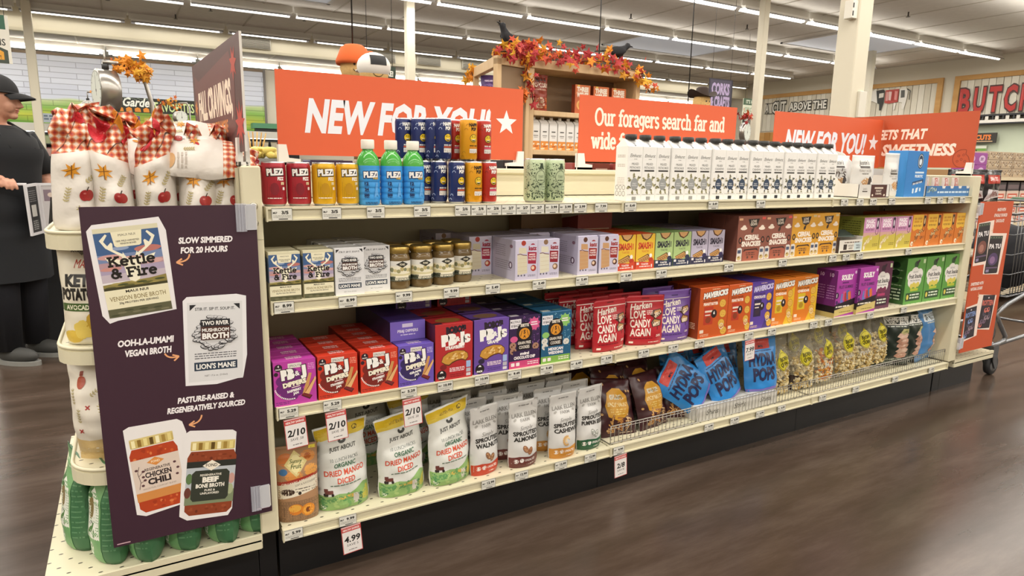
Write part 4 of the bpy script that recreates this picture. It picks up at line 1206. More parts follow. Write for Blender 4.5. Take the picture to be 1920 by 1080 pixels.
def art_snackies(c, d):
    a = A(174, 190)
    a.r(0, 0, 174, 190, c)
    a.p([(60, 176), (130, 178), (118, 146), (96, 138), (74, 146)], '#2A201C').t('LOVE', 95, 162, 11, '#E8DCCC', w=34, b=.03).t('GROWN', 95, 149, 11, '#E8DCCC', w=40, b=.03).e(90, 128, 7, 11, '#3A261C', 14, -30).ln([(95, 136), (110, 152)], 4, '#3A261C')
    for x, y in ((36, 138), (148, 136)):
        a.e(x, y, 20, 7, '#EFE0D0').e(x + 2, y + 6, 11, 8, '#EFE0D0')
    a.t('CEREAL', 90, 90, 20, '#F1E6DA', w=92, b=.06).t('SNACKIES', 88, 63, 20, '#F1E6DA', w=118, b=.06)
    for x in (20, 158):
        a.e(x, 88, 11, 14, '#2A201C').e(x, 88, 5, 8, d)
    for x, s_ in ((2, 1), (140, 1)):
        a.p([(x, 2), (x + 32, 2), (x + 32, 52), (x + 22, 58), (x + 4, 56)], '#DCD6D2').r(x + 6, 34, 20, 14, '#4A5470', 2)
        a.e(x + 16, 14, 12, 9, '#C9B27A').e(x + 14, 18, 5, 4, '#8A6A3A')
    a.p([(42, 0), (132, 0), (138, 40), (122, 52), (52, 52), (36, 40)], d).p([(48, 50), (126, 52), (136, 40), (118, 46), (58, 45), (40, 38)], '#3A2420')
    fine(a, 60, 32, 54, 2, 8, 4, '#5A3A30')
    a.r(66, 10, 10, 10, '#5A3A30', 2).r(96, 10, 10, 10, '#5A3A30', 2).r(6, 172, 22, 9, '#E3B088', 2).r(146, 174, 22, 10, '#E0574E' if c == '#8E5648' else '#C9B58A', 2)
    return a
CS = [carton(.174, .07, .190, '#7E4A40', art_snackies('#8E5648', '#A65B48'), A(70, 190).r(0, 0, 70, 190, '#6E4238')), carton(.168, .07, .190, '#C98E2C', art_snackies('#D49B30', '#CF9126'), A(70, 190).r(0, 0, 70, 190, '#B57C24'))]
for i, x in enumerate((1.948, 2.125, 2.300, 2.470)):
    place('snack_box', CS[i // 2], x, .014 + .004 * i, Z2, f'{("brown", "mustard yellow")[i // 2]} cereal snack box, {("left", "right")[i % 2]} of its pair', 'box', 'cereal snack boxes', 0, 3, .075, f'{("brown", "mustard")[i // 2]} cereal snack box, {("left", "right")[i % 2]} column')
tb = B().box(-.09, .09, 0, .003, 0, .06, '#E0DBD2').box(-.09, -.087, 0, .12, 0, .075, '#4A3A34').box(.087, .09, 0, .12, 0, .075, '#E0DBD2').box(-.09, .09, .117, .12, 0, .075, '#D8D2C8').box(-.09, .09, 0, .12, 0, .003, '#D8D2C8').add([(-.09, .02, .076), (.05, .01, .072), (.08, .09, .098), (-.06, .12, .103)], [(0, 1, 2, 3)], M('#4E5A56', .4))
tba = A(180, 60).r(0, 0, 180, 60, '#E0DBD2').r(10, 0, 160, 10, '#3A2C28').r(34, 14, 26, 26, '#3A302C', 2).t('CHOCOLATE', 90, 28, 9, '#3A302C', w=40).t('ALMOND', 90, 16, 9, '#3A302C', w=32).r(116, 8, 62, 40, '#C9D8DC').t('VANILLA', 148, 28, 9, '#2E3A4A', w=34).t('ALMOND', 148, 16, 9, '#2E3A4A', w=32)
fine(tba, 40, 46, 120, 1, 4, 5, '#6A5A50')
thing('counter_display', 'small open white tray with dark wrappers left of the pink boxes', 'display', (2.645, .01, Z2), 0, [('tray', tb.mesh('tray'), [('front_print', tba.mesh('front_print', on_front(-.09, 0, 0)))])])
def art_magic():
    a = A(136, 162)
    a.r(0, 0, 136, 162, '#C9B84C').r(0, 88, 136, 74, '#C88CB4').p([(0, 88), (136, 88), (136, 78), (90, 70), (40, 76), (0, 66)], '#D0A49A')
    a.t('MAGIC', 52, 134, 19, '#F1E4EC', w=72, b=.06).t('SPOON', 52, 112, 19, '#F1E4EC', w=72, b=.06).t('PROTEIN TREATS', 52, 98, 9, '#5E2E58', w=70, b=.02)
    a.r(102, 104, 22, 54, '#3A2440', 3).e(113, 130, 5, 16, '#E8DCE8').ln(arc(110, 92, 12, 14, 0, 360, 12), 3, '#6A3A60')
    for i in range(11):
        a.e(20 + (i * 17) % 66, 26 + (i * 13) % 46, 14, 5, ('#DCCB9A', '#C9AE7A', '#E3D8B4')[i % 3], 10, 30 + i * 23)
    fine(a, 84, 28, 44, 2, 8, 4, '#8A7A30')
    a.e(18, 14, 6, 9, '#E8E0D4')
    return a
def magic_side():
    a = A(130, 162).r(0, 0, 130, 162, '#8F9440')
    fine(a, 18, 140, 96, 9, 11, 3.6, '#4E5224')
    return a
MG = carton(.136, .13, .162, '#A9A048', art_magic(), magic_side())
for i in range(3):
    place('treat_box', MG, 2.812 + .139 * i, .016, Z2, f'pink and yellow treat box, {("left", "middle", "right")[i]} of three', 'box', 'pink treat boxes')
place('treat_box', MG, 2.81, .16, Z2, 'pink and yellow treat box set behind the left one', 'box', 'pink treat boxes')
def art_orange():
    a = A(138, 166)
    a.r(0, 0, 138, 166, '#CF7426').r(10, 96, 94, 70, '#E2B23A').p([(10, 96), (104, 96), (96, 84), (60, 92), (24, 82)], '#E2B23A')
    fine(a, 22, 140, 70, 2, 16, 11, '#C98F28')
    a.t('PROTEIN TREATS', 56, 104, 10, '#6A3A1A', w=70, b=.02).r(108, 106, 22, 54, '#33241C', 3).e(119, 132, 5, 16, '#E8C88A').ln(arc(116, 92, 12, 13, 0, 360, 12), 3, '#4A2A18')
    for i in range(12):
        x, y = 34 + (i * 19) % 66, 26 + (i * 17) % 52
        a.r(x, y, 22, 9, '#3A2418', 2, 30 + i * 37).r(x + 1.5, y + 1.5, 19, 6, ('#D9A860', '#A8662E', '#E3C48E')[i % 3], 2, 30 + i * 37)
    a.e(22, 16, 12, 12, '#E8DCCB').e(26, 14, 6, 6, '#B58A5A')
    fine(a, 90, 50, 40, 2, 8, 3.5, '#8A4A18')
    return a
OG = carton(.138, .13, .166, '#C56A24', art_orange(), A(130, 166).r(0, 0, 130, 166, '#C05F22'))
for i in range(4):
    place('treat_box', OG, 3.232 + .1425 * i, .02, Z2, f'orange treat box, {ORD[i]} of four at the right end', 'box', 'orange treat boxes', 0, 2, .135, f'orange treat box, column {("one", "two", "three", "four")[i]}')
# shipping cartons pushed to the back of the second shelf
for x, y, w_, d_, h_, c, lb in ((1.30, .25, .17, .16, .20, '#8A3A34', 'small red case with a pale stripe at the back of the shelf'), (1.12, .36, .2, .1, .19, '#8A6A48', 'brown cardboard case behind the red case'), (1.60, .36, .40, .1, .20, '#3A2E30', 'long dark case pushed against the back panel'), (2.62, .30, .16, .15, .20, '#4E2E2C', 'maroon case at the back near the cut-away tray')):
    aa = A(w_ * 1000, h_ * 1000).r(0, 0, w_ * 1000, h_ * 1000, c).r(w_ * 80, h_ * 620, w_ * 840, 14, '#C9B5A0' if c == '#8A3A34' else '#5A4A44')
    place('shipping_case', carton(w_, d_, h_, c, aa), x, y, Z2, lb, 'box')

# ================================================================== third shelf
def art_pbj(c, dk, lt, flav):
    a = A(118, 132)
    a.r(0, 0, 118, 132, c)
    for i in range(9):
        a.e(46 + 26 * math.cos(R(40 * i)), 62 + 34 * math.sin(R(40 * i)), 16, 15, dk)
    a.e(46, 62, 28, 34, dk)
    a.e(14, 114, 11, 11, '#33202A').t('4', 14, 116, 6, WH, b=.04).t('PACKS', 14, 108, 4, WH, w=15, b=.03).e(7, 96, 6, 6, '#33202A')
    a.r(40, 110, 38, 14, '#E3DCD6').t('SPROUTS', 59, 113, 7, '#3A4A3A', w=32, b=.0)
    a.t('PB', 40, 80, 26, WH, w=38, b=.10, rot=5, oc='#3A2026', ob=.16).t('&', 66, 86, 15, WH, b=.02, rot=5).t('J', 83, 86, 27, WH, b=.10, rot=5, oc='#3A2026', ob=.16)
    a.t('DiPPERS', 58, 58, 13, '#F5EED8', w=66, b=.07, rot=8, oc='#3A2026', ob=.13)
    a.r(48, 52, 24, 2.6, '#F1DADA', 0, 8).t(flav, 56, 40, 7, WH, w=40, b=.05, rot=9).t('JAM', 60, 31, 7, WH, w=16, b=.05, rot=9)
    a.p([(74, 24), (98, 10), (106, 20), (82, 34)], '#4A1E22').p([(78, 30), (98, 90), (106, 88), (90, 26)], '#C9955A').p([(84, 30), (116, 78), (118, 70), (96, 24)], '#E0B078').ln([(86, 34), (112, 72)], 2, '#8A4A2A').p([(76, 26), (98, 14), (104, 22), (82, 32)], '#7A2A2E')
    for i in range(14):
        an = R(195 + 6.5 * i)
        a.r(46 + 46 * math.cos(an), 58 + 42 * math.sin(an), 3, 4, WH, 0, 195 + 6.5 * i + 90)
    fine(a, 96, 116, 18, 4, 5, 2.2, lt)
    fine(a, 4, 10, 40, 2, 5, 2.4, dk)
    return a
def pbj(c, dk, lt, flav, side):
    top = A(118, 55).t('DIPPERS', 62, 34, 7, WH, w=44, b=.04)
    fine(top, 40, 24, 44, 2, 7, 3, '#F1DADA')
    return carton(.118, .058, .132, c, art_pbj(c, dk, lt, flav), A(58, 132).r(0, 0, 58, 132, side), top)
PB = {'pink': pbj('#B83FA0', '#6E2A74', '#E8A8DC', 'RASPBERRY', '#7E2A70'), 'red': pbj('#CC3A24', '#7A2620', '#F0A890', 'STRAWBERRY', '#9A2A1C'), 'purple': pbj('#6A54B4', '#352A5E', '#C8BCEC', 'GRAPE', '#463A86')}
for q, x, n_, lb, bk in (('pink', .0565, 5, 'magenta dipper box at the left end of its shelf', 'magenta dipper box'), ('red', .180, 4, 'orange red dipper box beside the magenta box', 'orange red dipper box of the left column'), ('red', .307, 6, 'orange red dipper box beside the purple box', 'orange red dipper box of the right column'), ('purple', .4275, 1, 'purple dipper box below an opened lid', '')):
    place('dipper_box', PB[q], x, .002, Z3, lb, 'box', 'dipper boxes', 0, n_, .06, bk)
lid_a = A(118, 62).r(0, 0, 118, 62, '#7A66C4').r(40, 42, 36, 12, '#DAD2EE').t('PB&J DIPPERS', 59, 26, 9, '#E8E2F6', w=70, b=.04)
fine(lid_a, 34, 16, 50, 1, 4, 3.5, '#D8D0F0')
place('display_box', carton(.118, .36, .195, '#4A3C8E', A(118, 195).r(0, 0, 118, 195, '#4A3C8E').put(lid_a, 0, 133), A(360, 195).r(0, 0, 360, 195, '#2E2A4E')), .4245, .064, Z3, 'taller purple display case behind the purple dipper box', 'box')
def art_bobo(c, dk, fl, c2):
    a = A(132, 186)
    a.r(0, 0, 132, 186, c)
    a.t("BOBO'S", 74, 156, 20, '#2A1E2A', w=72, b=.10, rot=2).t('PB', 50, 118, 32, WH, w=56, b=.10, rot=3).t('&', 80, 126, 16, WH, b=.05).t('Js', 104, 122, 32, WH, w=44, b=.10, rot=3)
    a.t(fl, 70, 102, 11, WH, w=70 if len(fl) > 6 else 42, b=.05, rot=2)
    a.p([(20, 62), (26, 80), (44, 92), (74, 97), (102, 93), (116, 82), (118, 68), (108, 56), (94, 62), (76, 60), (60, 54), (48, 46), (36, 50)], '#5E3418')
    a.p([(22, 63), (28, 79), (45, 90), (74, 95), (101, 91), (114, 81), (116, 69), (107, 60), (94, 66), (76, 64), (60, 59), (48, 51), (36, 54)], '#C7923E')
    rg = random.Random(2)
    for i in range(26):
        a.e(rg.uniform(40, 104), rg.uniform(66, 86), 4, 2.4, rg.choice(('#DDB264', '#A8702A', '#E8C688')), 7, rg.uniform(0, 90))
    a.e(22, 18, 17, 17, '#1E161C').t('8', 22, 18, 12, WH, b=.1).t('PACK', 22, 7, 6, WH, w=22, b=.05).e(28, 44, 12, 9, c2)
    a.r(110, 34, 16, 22, '#9FB8E0', 1).r(110, 18, 16, 13, '#B9B5C0', 1).r(110, 5, 16, 10, '#D0CCD4', 1)
    fine(a, 50, 36, 54, 3, 5, 2.8, '#F0DCE0')
    fine(a, 52, 14, 50, 2, 6, 2.6, dk)
    return a
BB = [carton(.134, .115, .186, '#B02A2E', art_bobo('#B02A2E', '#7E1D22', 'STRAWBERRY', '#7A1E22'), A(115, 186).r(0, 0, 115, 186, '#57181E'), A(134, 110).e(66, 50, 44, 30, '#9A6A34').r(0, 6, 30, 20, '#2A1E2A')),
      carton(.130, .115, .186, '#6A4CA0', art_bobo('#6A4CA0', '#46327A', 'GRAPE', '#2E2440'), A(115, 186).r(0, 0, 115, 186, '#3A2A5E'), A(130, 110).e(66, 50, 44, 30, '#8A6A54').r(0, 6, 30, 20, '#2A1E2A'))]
for i, x in enumerate((.5585, .697)):
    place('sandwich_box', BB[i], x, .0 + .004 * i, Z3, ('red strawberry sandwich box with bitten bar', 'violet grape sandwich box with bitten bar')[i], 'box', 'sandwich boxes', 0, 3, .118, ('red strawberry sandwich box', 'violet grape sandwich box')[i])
    thing('sandwich_box', ('dark inverted sandwich box on top at the back, left', 'dark inverted sandwich box on top at the back, right')[i], 'box', (x - .04 + .02 * i, .25, Z3 + .187), 0, BB[1 - i * 0] if i == 0 else BB[0], 'sandwich boxes')
def art_siete(c, c2, band, dots_, fl, ck):
    a = A(124, 184)
    a.r(0, 0, 124, 184, c)
    rg = random.Random(5)
    for i in range(70):
        x, y = rg.uniform(4, 118), rg.uniform(34, 178)
        a.r(x, y, rg.uniform(3, 8), 2.2, dots_, 0, rg.choice((0, 45, 90, 135)))
    a.r(2, 142, 44, 32, '#E8E4E8').t('MULTIPACK', 24, 161, 8, '#2A2434', w=40, b=.01).t('8 BAGS', 24, 147, 9, '#2A2434', w=34, b=.02)
    a.star(98, 152, 26, c2, .75, 9).r(84, 148, 28, 4, '#F5E8EE').r(86, 156, 24, 4, '#F5E8EE')
    a.e(60, 126, 32, 36, '#1C161C', 22).t('SIETE', 60, 146, 10, '#F0E8DC', w=34, b=.04).e(60, 121, 22, 20, '#D9912E').t('S', 60, 121, 13, '#1C161C', b=.04).t('A', 60, 106, 10, '#1C161C', b=.03).ln([(44, 112), (50, 132)], 2, '#1C161C').ln([(76, 112), (70, 132)], 2, '#1C161C')
    a.r(30, 62, 60, 38, '#1C161C').t('GRAIN FREE', 60, 84, 10, '#F0E8DC', w=52, b=.02).t('COOKIES', 60, 68, 11, '#F0E8DC', w=42, b=.02)
    for x, y in ((14, 82), (16, 62), (106, 72)):
        a.e(x, y, 13, 12, ck[0]).e(x + 3, y + 2, 3, 3, ck[1]).e(x - 4, y - 3, 3, 3, ck[1])
    a.e(18, 104, 15, 11, c2)
    a.p([(16, 30), (108, 30), (112, 62), (14, 62)], c)
    for i, s_ in enumerate(fl):
        a.t(s_, 62, 46 - 14 * i, 10, '#F4ECEE', w=min(86, 9 * len(s_)), b=.05)
    a.r(0, 0, 124, 26, band).r(8, 8, 14, 12, '#F0E4E4', 2).r(28, 8, 14, 12, '#F0E4E4', 2)
    fine(a, 74, 16, 44, 2, 7, 3, '#F4E8E8')
    return a
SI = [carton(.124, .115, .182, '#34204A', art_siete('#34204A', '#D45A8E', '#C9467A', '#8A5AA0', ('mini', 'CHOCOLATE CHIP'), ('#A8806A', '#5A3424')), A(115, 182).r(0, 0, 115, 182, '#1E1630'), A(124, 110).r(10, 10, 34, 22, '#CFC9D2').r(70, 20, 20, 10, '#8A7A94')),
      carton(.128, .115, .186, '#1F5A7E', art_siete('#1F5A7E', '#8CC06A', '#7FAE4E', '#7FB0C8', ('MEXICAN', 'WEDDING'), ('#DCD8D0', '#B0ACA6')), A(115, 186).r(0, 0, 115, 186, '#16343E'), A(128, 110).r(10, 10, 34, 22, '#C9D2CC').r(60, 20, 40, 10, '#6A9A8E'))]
for i, x in enumerate((.8285, .960)):
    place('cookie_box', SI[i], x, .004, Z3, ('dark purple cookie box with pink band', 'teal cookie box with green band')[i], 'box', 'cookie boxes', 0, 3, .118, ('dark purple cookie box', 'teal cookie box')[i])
# candy pouches
def art_love(c, dk):
    a = A(166, 200)
    cr = '#F3E6DC'
    a.r(4, 172, 158, 2.5, cr).r(66, 184, 34, 5, dk, 2)
    a.t('Harken', 62, 146, 24, cr, w=92, sh=.3, b=.03, rot=6)
    for i, s_ in enumerate(('LOVE', 'CANDY', 'AGAIN')):
        a.t(s_, 16, 110 - 35 * i, 30, cr, 'L', w=(62, 84, 84)[i], b=.03)
    a.p([(98, 120), (112, 140), (148, 144), (156, 122), (120, 106)], '#4A2A24').p([(112, 120), (120, 136), (146, 140), (152, 124), (122, 108)], '#E3CFB4').p([(114, 128), (122, 137), (146, 140), (148, 134)], '#B98A54')
    a.p([(102, 92), (116, 108), (152, 98), (148, 76), (108, 74)], '#4A2A24').p([(108, 90), (116, 102), (146, 96), (142, 78), (112, 76)], '#E3CFB4').p([(110, 92), (117, 103), (146, 97), (144, 92)], '#B98A54')
    a.ln([(132, 74), (132, 62)], 3, '#4A2A24')
    fine(a, 20, 28, 90, 1, 4, 3.5, dk)
    a.r(14, 10, 16, 8, cr, 1).e(136, 38, 14, 8, c).t('20%', 136, 34, 9, cr, w=22, sh=.2)
    fine(a, 92, 12, 50, 1, 4, 3, cr)
    fine(a, 84, 136, 26, 3, 6, 2.5, cr)
    return a
RB = bag(.166, .052, .198, '#B5232F', art_love('#B5232F', '#7A1822'), seed=1, rough=.36)
VB = bag(.172, .055, .208, '#7350A0', art_love('#7350A0', '#4A3270'), seed=2, rough=.36)
for x, y, ro, lb in ((1.232, .022, 4, 'red candy pouch at the very front of its group'), (1.402, .025, -14, 'red candy pouch beside the violet pouch'), (1.198, .085, 3, 'red candy pouch right behind the front red pouch'), (1.365, .10, -2, 'red candy pouch in the gap between the two front pouches'), (1.168, .155, 2, 'red candy pouch, third back on the left'), (1.335, .17, 0, 'red candy pouch, third back on the right'), (1.150, .225, 0, 'darkest red candy pouch at the back left'), (1.31, .24, 0, 'red candy pouch at the back right')):
    place('candy_pouch', RB, x, y, Z3, lb, 'pouch', 'red candy pouches', R(ro))
place('candy_pouch', VB, 1.560, .020, Z3, 'violet candy pouch between the red pouches and orange boxes', 'pouch', 'violet candy pouches', R(-3))
place('candy_pouch', VB, 1.545, .10, Z3, 'violet candy pouch directly behind the front violet one', 'pouch', 'violet candy pouches')
def art_mav(c, c2, wm, fl):
    a = A(168, 210)
    a.r(0, 0, 168, 210, c)
    if c2:
        a.p([(96, 0), (168, 0), (168, 172), (120, 140), (130, 60)], c2)
    a.t('MAVERICKS', 92, 172, 22, wm, w=142, b=.07, rot=4, sh=.15, oc='#3A2018', ob=.13)
    fine(a, 70, 202, 44, 1, 4, 3, '#E8C8A8')
    a.t(fl[0], 62, 152, 9, '#3A2018', w=88, b=.02).t(fl[1], 66, 138, 11, '#F1E4D8', w=84, b=.06)
    a.r(28, 56, 54, 76, fl[2], 2).r(34, 108, 42, 8, '#E8D8C8').e(55, 76, 16, 14, fl[3]).r(36, 94, 30, 5, '#E8D8C8')
    a.e(88, 100, 17, 18, '#2A1A1E').t('6', 88, 98, 12, WH, b=.06)
    for x, y in ((136, 140), (140, 96), (134, 56), (150, 22)):
        a.e(x, y, 20, 18, '#A8702A').e(x, y, 18, 16, '#E0B04A')
        for d in range(4):
            a.e(x + 8 * math.cos(R(90 * d + 30)), y + 7 * math.sin(R(90 * d + 30)), 1.8, 1.8, '#9A6A24', 6)
    a.ln(arc(136, 42, 12, 12, 0, 360, 12), 3, '#F0E4D0').t('1', 136, 37, 12, '#F0E4D0', b=.05)
    a.r(10, 22, 22, 14, '#F0DCC8', 1)
    fine(a, 14, 14, 50, 2, 6, 2.5, '#E8C8A8')
    return a
def mav(w_, c, c2, wm, fl, sd):
    art = A(w_ * 1000, 212).put(art_mav(c, c2, wm, fl), 0, 0, 1.0, 0, w_ * 1000 / 168)
    side = A(60, 212).r(0, 0, 60, 212, sd)
    fine(side, 12, 60, 30, 4, 7, 3, '#E8C8A8')
    return carton(w_, .06, .212, c, art, side)
MV = [mav(.166, '#C8561E', None, WH, ('CRUNCHY CRACKERS', 'PEANUT BUTTER', '#B83A24', '#8A3A20'), '#8E3A14'), mav(.143, '#C8561E', None, WH, ('CRUNCHY CRACKERS', 'PEANUT BUTTER', '#B83A24', '#8A3A20'), '#8E3A14'),
      mav(.146, '#5A40A0', '#43307E', '#C9C0EC', ('CRUNCHY CRACKERS', 'CHOCOLATE', '#2E2248', '#3A2A3E'), '#33245E'), mav(.150, '#DA7A1C', '#E0B428', WH, ('CRUNCHY CRACKERS', 'CHEDDAR', '#D6B82A', '#B08A20'), '#9A5210'), mav(.166, '#DA7A1C', '#E0B428', WH, ('CRUNCHY CRACKERS', 'CHEDDAR', '#D6B82A', '#B08A20'), '#9A5210')]
for i, (x, lb) in enumerate(((1.740, 'dark orange cracker box, leftmost of the cracker boxes'), (1.903, 'dark orange cracker box beside the violet cracker box'), (2.049, 'violet cracker box among the orange ones'), (2.200, 'orange and yellow cracker box beside the violet one'), (2.366, 'orange and yellow cracker box, rightmost of the cracker boxes'))):
    place('cracker_box', MV[i], x, .002 + .006 * i, Z3, lb, 'box', 'cracker boxes', 0, 3, .064, lb.split(',')[0].split(' beside')[0].split(' among')[0] + f' of column {("one", "two", "three", "four", "five")[i]}')
thing('cracker_box', 'dark cracker box lying on top at the back, left', 'box', (1.60, .26, Z3), 0, [('carton', B().rbox(-.15, .15, 0, .15, 0, .25, M('#2E2434', .5), .002).mesh('carton'), [('front_print', A(300, 250).t('MAVERICKS', 150, 210, 26, '#7A7084', w=200, b=.06, sh=.15).mesh('front_print', on_front(-.15, 0, 0)))])])
def art_sol():
    a = A(176, 228)
    a.r(0, 0, 176, 228, '#A83CA0')
    a.t('SOLELY', 100, 178, 24, WH, w=92, b=.06).r(64, 160, 50, 8, '#6A2070').t('FRUIT GUMMIES', 96, 136, 15, '#4A1A54', w=110, b=.03)
    a.e(30, 104, 15, 16, '#3A1A44').t('1', 30, 96, 16, WH, b=.05).e(34, 70, 9, 10, '#4A2060').e(50, 60, 9, 10, '#54266A')
    for i, c in enumerate(('#6A7AC0', '#C9508A', '#B03A34', '#4A6AA8', '#D8733A')):
        a.r(62 + 14 * i, 66 + (i * 11) % 18, 22, 44, c, 4, -8 + 5 * i)
    a.p([(0, 30), (176, 52), (176, 84), (0, 54)], '#1E1420').p([(0, 0), (176, 14), (176, 52), (0, 30)], '#D6C27A')
    fine(a, 30, 44, 110, 1, 4, 7, '#E8E0D0')
    a.star(140, 66, 18, '#141014', .5, 7)
    fine(a, 60, 18, 90, 1, 4, 4, '#8A7A3A')
    a.e(164, 210, 7, 8, '#E8C8E8')
    return a
sol_s = A(60, 228).r(0, 0, 60, 228, '#6E2A70').r(0, 22, 60, 34, '#1A141A').r(0, 0, 60, 24, '#C2AE6A').t('10', 30, 196, 18, '#D8B8DC', b=.03)
fine(sol_s, 10, 150, 40, 6, 12, 4, '#B080B4')
SO = carton(.172, .045, .228, '#A83CA0', art_sol(), sol_s)
for i, x in enumerate((2.625, 2.80)):
    place('fruit_box', SO, x, .003, Z3, f'bright purple fruit gummy box, {("left", "right")[i]} of the pair', 'box', 'purple gummy boxes', 0, 2, .05, f'bright purple fruit gummy box, {("left", "right")[i]} column')
def art_fruit(c, dk, c2, band):
    a = A(196, 245)
    a.r(0, 0, 196, 245, c)
    a.e(96, 212, 22, 18, dk).e(112, 224, 20, 8, '#4E8A3A' if c[1] != '5' else '#2E1A2A', 12, 30)
    for x, y, r_ in ((50, 150, 36), (90, 164, 42), (136, 158, 38), (64, 122, 40), (120, 124, 44), (92, 138, 56)):
        a.e(x, y, r_, r_ * .8, '#E8E4E0')
    a.t('ORGANIC', 96, 166, 11, '#6A666A', w=54, b=.0).t('Fruit Snacks', 96, 138, 22, '#1E1A20', w=130, b=.03, sh=.08).t('With Grain Nutrients', 98, 122, 9, '#3A363A', w=100, b=.01)
    for i in range(4):
        a.e(66 + 22 * i, 96 + (i % 2) * 6, 16, 14, c2)
    a.r(60, 68, 80, 14, band).r(20, 16, 150, 44, dk, 4)
    fine(a, 62, 44, 96, 2, 16, 8, '#DCE6D4')
    a.e(40, 38, 11, 14, c2).r(166, 214, 22, 22, '#C9D8B0', 3)
    return a
fs_side = A(110, 245).r(0, 0, 110, 245, '#3E6A34')
for i in range(3):
    fs_side.e(54, 206 - 40 * i, 22, 17, '#1E3A1E')
    fine(fs_side, 14, 178 - 40 * i, 80, 1, 4, 5, '#A8C49A')
fs_side.r(12, 20, 84, 66, '#24402A', 3)
fine(fs_side, 18, 74, 72, 4, 17, 8, '#C9DCBC')
FG = carton(.178, .11, .246, '#4E8E3C', A(178, 246).put(art_fruit('#5C9A44', '#264A28', '#D9C85A', '#B9C23C'), 0, 0, 1.0, 0, .908), fs_side)
for i, (x, lb) in enumerate(((3.262, 'green fruit snack box with its dark side showing'), (3.445, 'green fruit snack box in the middle of three'), (3.630, 'green fruit snack box at the right end'))):
    place('fruit_box', FG, x, .02, Z3, lb, 'box', 'green fruit snack boxes')
FP = carton(.16, .07, .242, '#5A2244', A(160, 242).put(art_fruit('#5E2848', '#34142C', '#7A2A4E', '#B03A6A'), 0, 0, .98, 0, .83), A(70, 242).r(0, 0, 70, 242, '#3A1630'))
place('fruit_box', FP, 2.966, .022, Z3, 'dark plum fruit snack box beside the purple gummy boxes', 'box', None, 0, 2, .08, 'dark plum fruit snack box')

# ================================================================== bottom shelf
def art_sunny():
    a = A(122, 238)
    a.r(2, 0, 118, 228, '#A9815E').r(2, 0, 118, 70, '#8A6A4E')
    for i in range(10):
        a.r(6 + 11 * i, 4, 3, 60 - (i * 13) % 20, ('#9A7858', '#7A5C42')[i % 2])
    a.e(28, 196, 22, 20, '#C8743A').e(92, 200, 22, 18, '#D08A48').e(92, 200, 10, 10, '#A85A28').e(100, 158, 20, 18, '#E0A050').e(50, 146, 26, 16, '#D9924A').e(20, 160, 12, 10, '#3A6A9A')
    a.p([(54, 222), (90, 186), (58, 142), (24, 180)], '#D9C98A').p([(55, 214), (82, 186), (57, 150), (32, 181)], '#E8DCA4').t('Sunny', 57, 184, 13, '#4A5A2A', w=36, sh=.2, b=.02).t('Fruit', 57, 168, 13, '#4A5A2A', w=30, sh=.2, b=.02)
    a.p([(2, 118), (120, 138), (120, 148), (2, 130)], '#A8382A').t('ORGANIC APRICOTS', 62, 125, 7, '#F3E4D4', w=96, rot=8, b=.03)
    a.p([(4, 76), (118, 96), (120, 138), (2, 118)], '#E3DBC8').t('SOFT & SUCCULENT', 82, 118, 6, '#4A4236', w=60, rot=8, b=0)
    fine(a, 52, 104, 60, 2, 8, 3, '#6A6256')
    a.e(30, 98, 20, 10, '#3E2A1E').e(64, 92, 5, 5, '#2E261E')
    a.e(50, 42, 22, 18, '#D9822E').e(48, 46, 18, 12, '#E8B04E').e(86, 36, 20, 20, '#D9892E').e(86, 36, 15, 15, '#EBA848').e(86, 36, 7, 9, '#7A4220')
    a.r(96, 222, 20, 10, '#E8D84E')
    return a
SU = bag(.122, .055, .238, '#A07A58', art_sunny(), seed=3, rough=.5)
place('fruit_pouch', SU, .056, .02, Z4, 'brown apricot pouch at the left end of the bottom shelf', 'pouch', None, R(-6))
def art_mango():
    a = A(166, 262)
    a.r(2, 236, 162, 26, '#D6B41E').r(2, 226, 162, 12, '#DCC24A')
    a.t('GLUTEN FREE', 78, 240, 9, '#6A5614', w=56, b=.02).e(128, 246, 9, 8, '#4A3C10').t('P', 128, 242, 9, '#E3C83A', b=.03)
    a.t('JUST ABOUT', 84, 190, 12, '#2E2E2A', w=84, b=.02).e(84, 212, 10, 4, '#26261E').e(92, 216, 5, 5, '#26261E').e(76, 216, 4, 5, '#26261E')
    a.t('10 LUNCH PACKS', 84, 160, 11, '#4A5A5A', w=86, b=-.01).t('ORGANIC', 84, 140, 15, '#2E6A4A', w=68, b=.02).t('DRIED MANGO', 84, 116, 17, '#D0492A', w=124, b=.02).t('DICED', 84, 92, 17, '#D0492A', w=56, b=.02)
    fine(a, 36, 84, 96, 1, 4, 3.5, '#6A7A6A')
    a.p([(4, 2), (162, 2), (164, 66), (140, 76), (120, 66), (90, 52), (60, 58), (30, 52), (4, 56)], '#8AAE6A').p([(4, 40), (60, 50), (90, 44), (110, 34), (60, 30), (4, 26)], '#5E9458').p([(50, 44), (104, 50), (120, 40), (80, 34)], '#D0AE54')
    a.p([(120, 30), (160, 10), (162, 56), (150, 60)], '#C2B84E')
    for i in range(16):
        a.e(12 + (i * 37) % 146, 10 + (i * 19) % 44, 9, 5, ('#4A8050', '#A4C07A', '#6EA060', '#3E7048')[i % 4], 8, i * 31)
    a.r(20, 60, 22, 12, '#6A3A34', 2).r(18, 66, 10, 12, '#6A3A34', 1).e(22, 58, 6, 7, '#2A2220').e(40, 57, 4, 5, '#2A2220').r(104, 16, 18, 34, '#C9C4BC')
    a.e(16, 14, 6, 6, '#E3E8D8')
    return a
MW = [(0, .94), (.1, .98), (.3, .93), (.55, .95), (.78, .86), (.92, .98), (1, 1.03)]
MD = [(0, .7), (.06, .95), (.3, 1), (.55, .85), (.75, .5), (.86, .2), (.92, .07), (1, .06)]
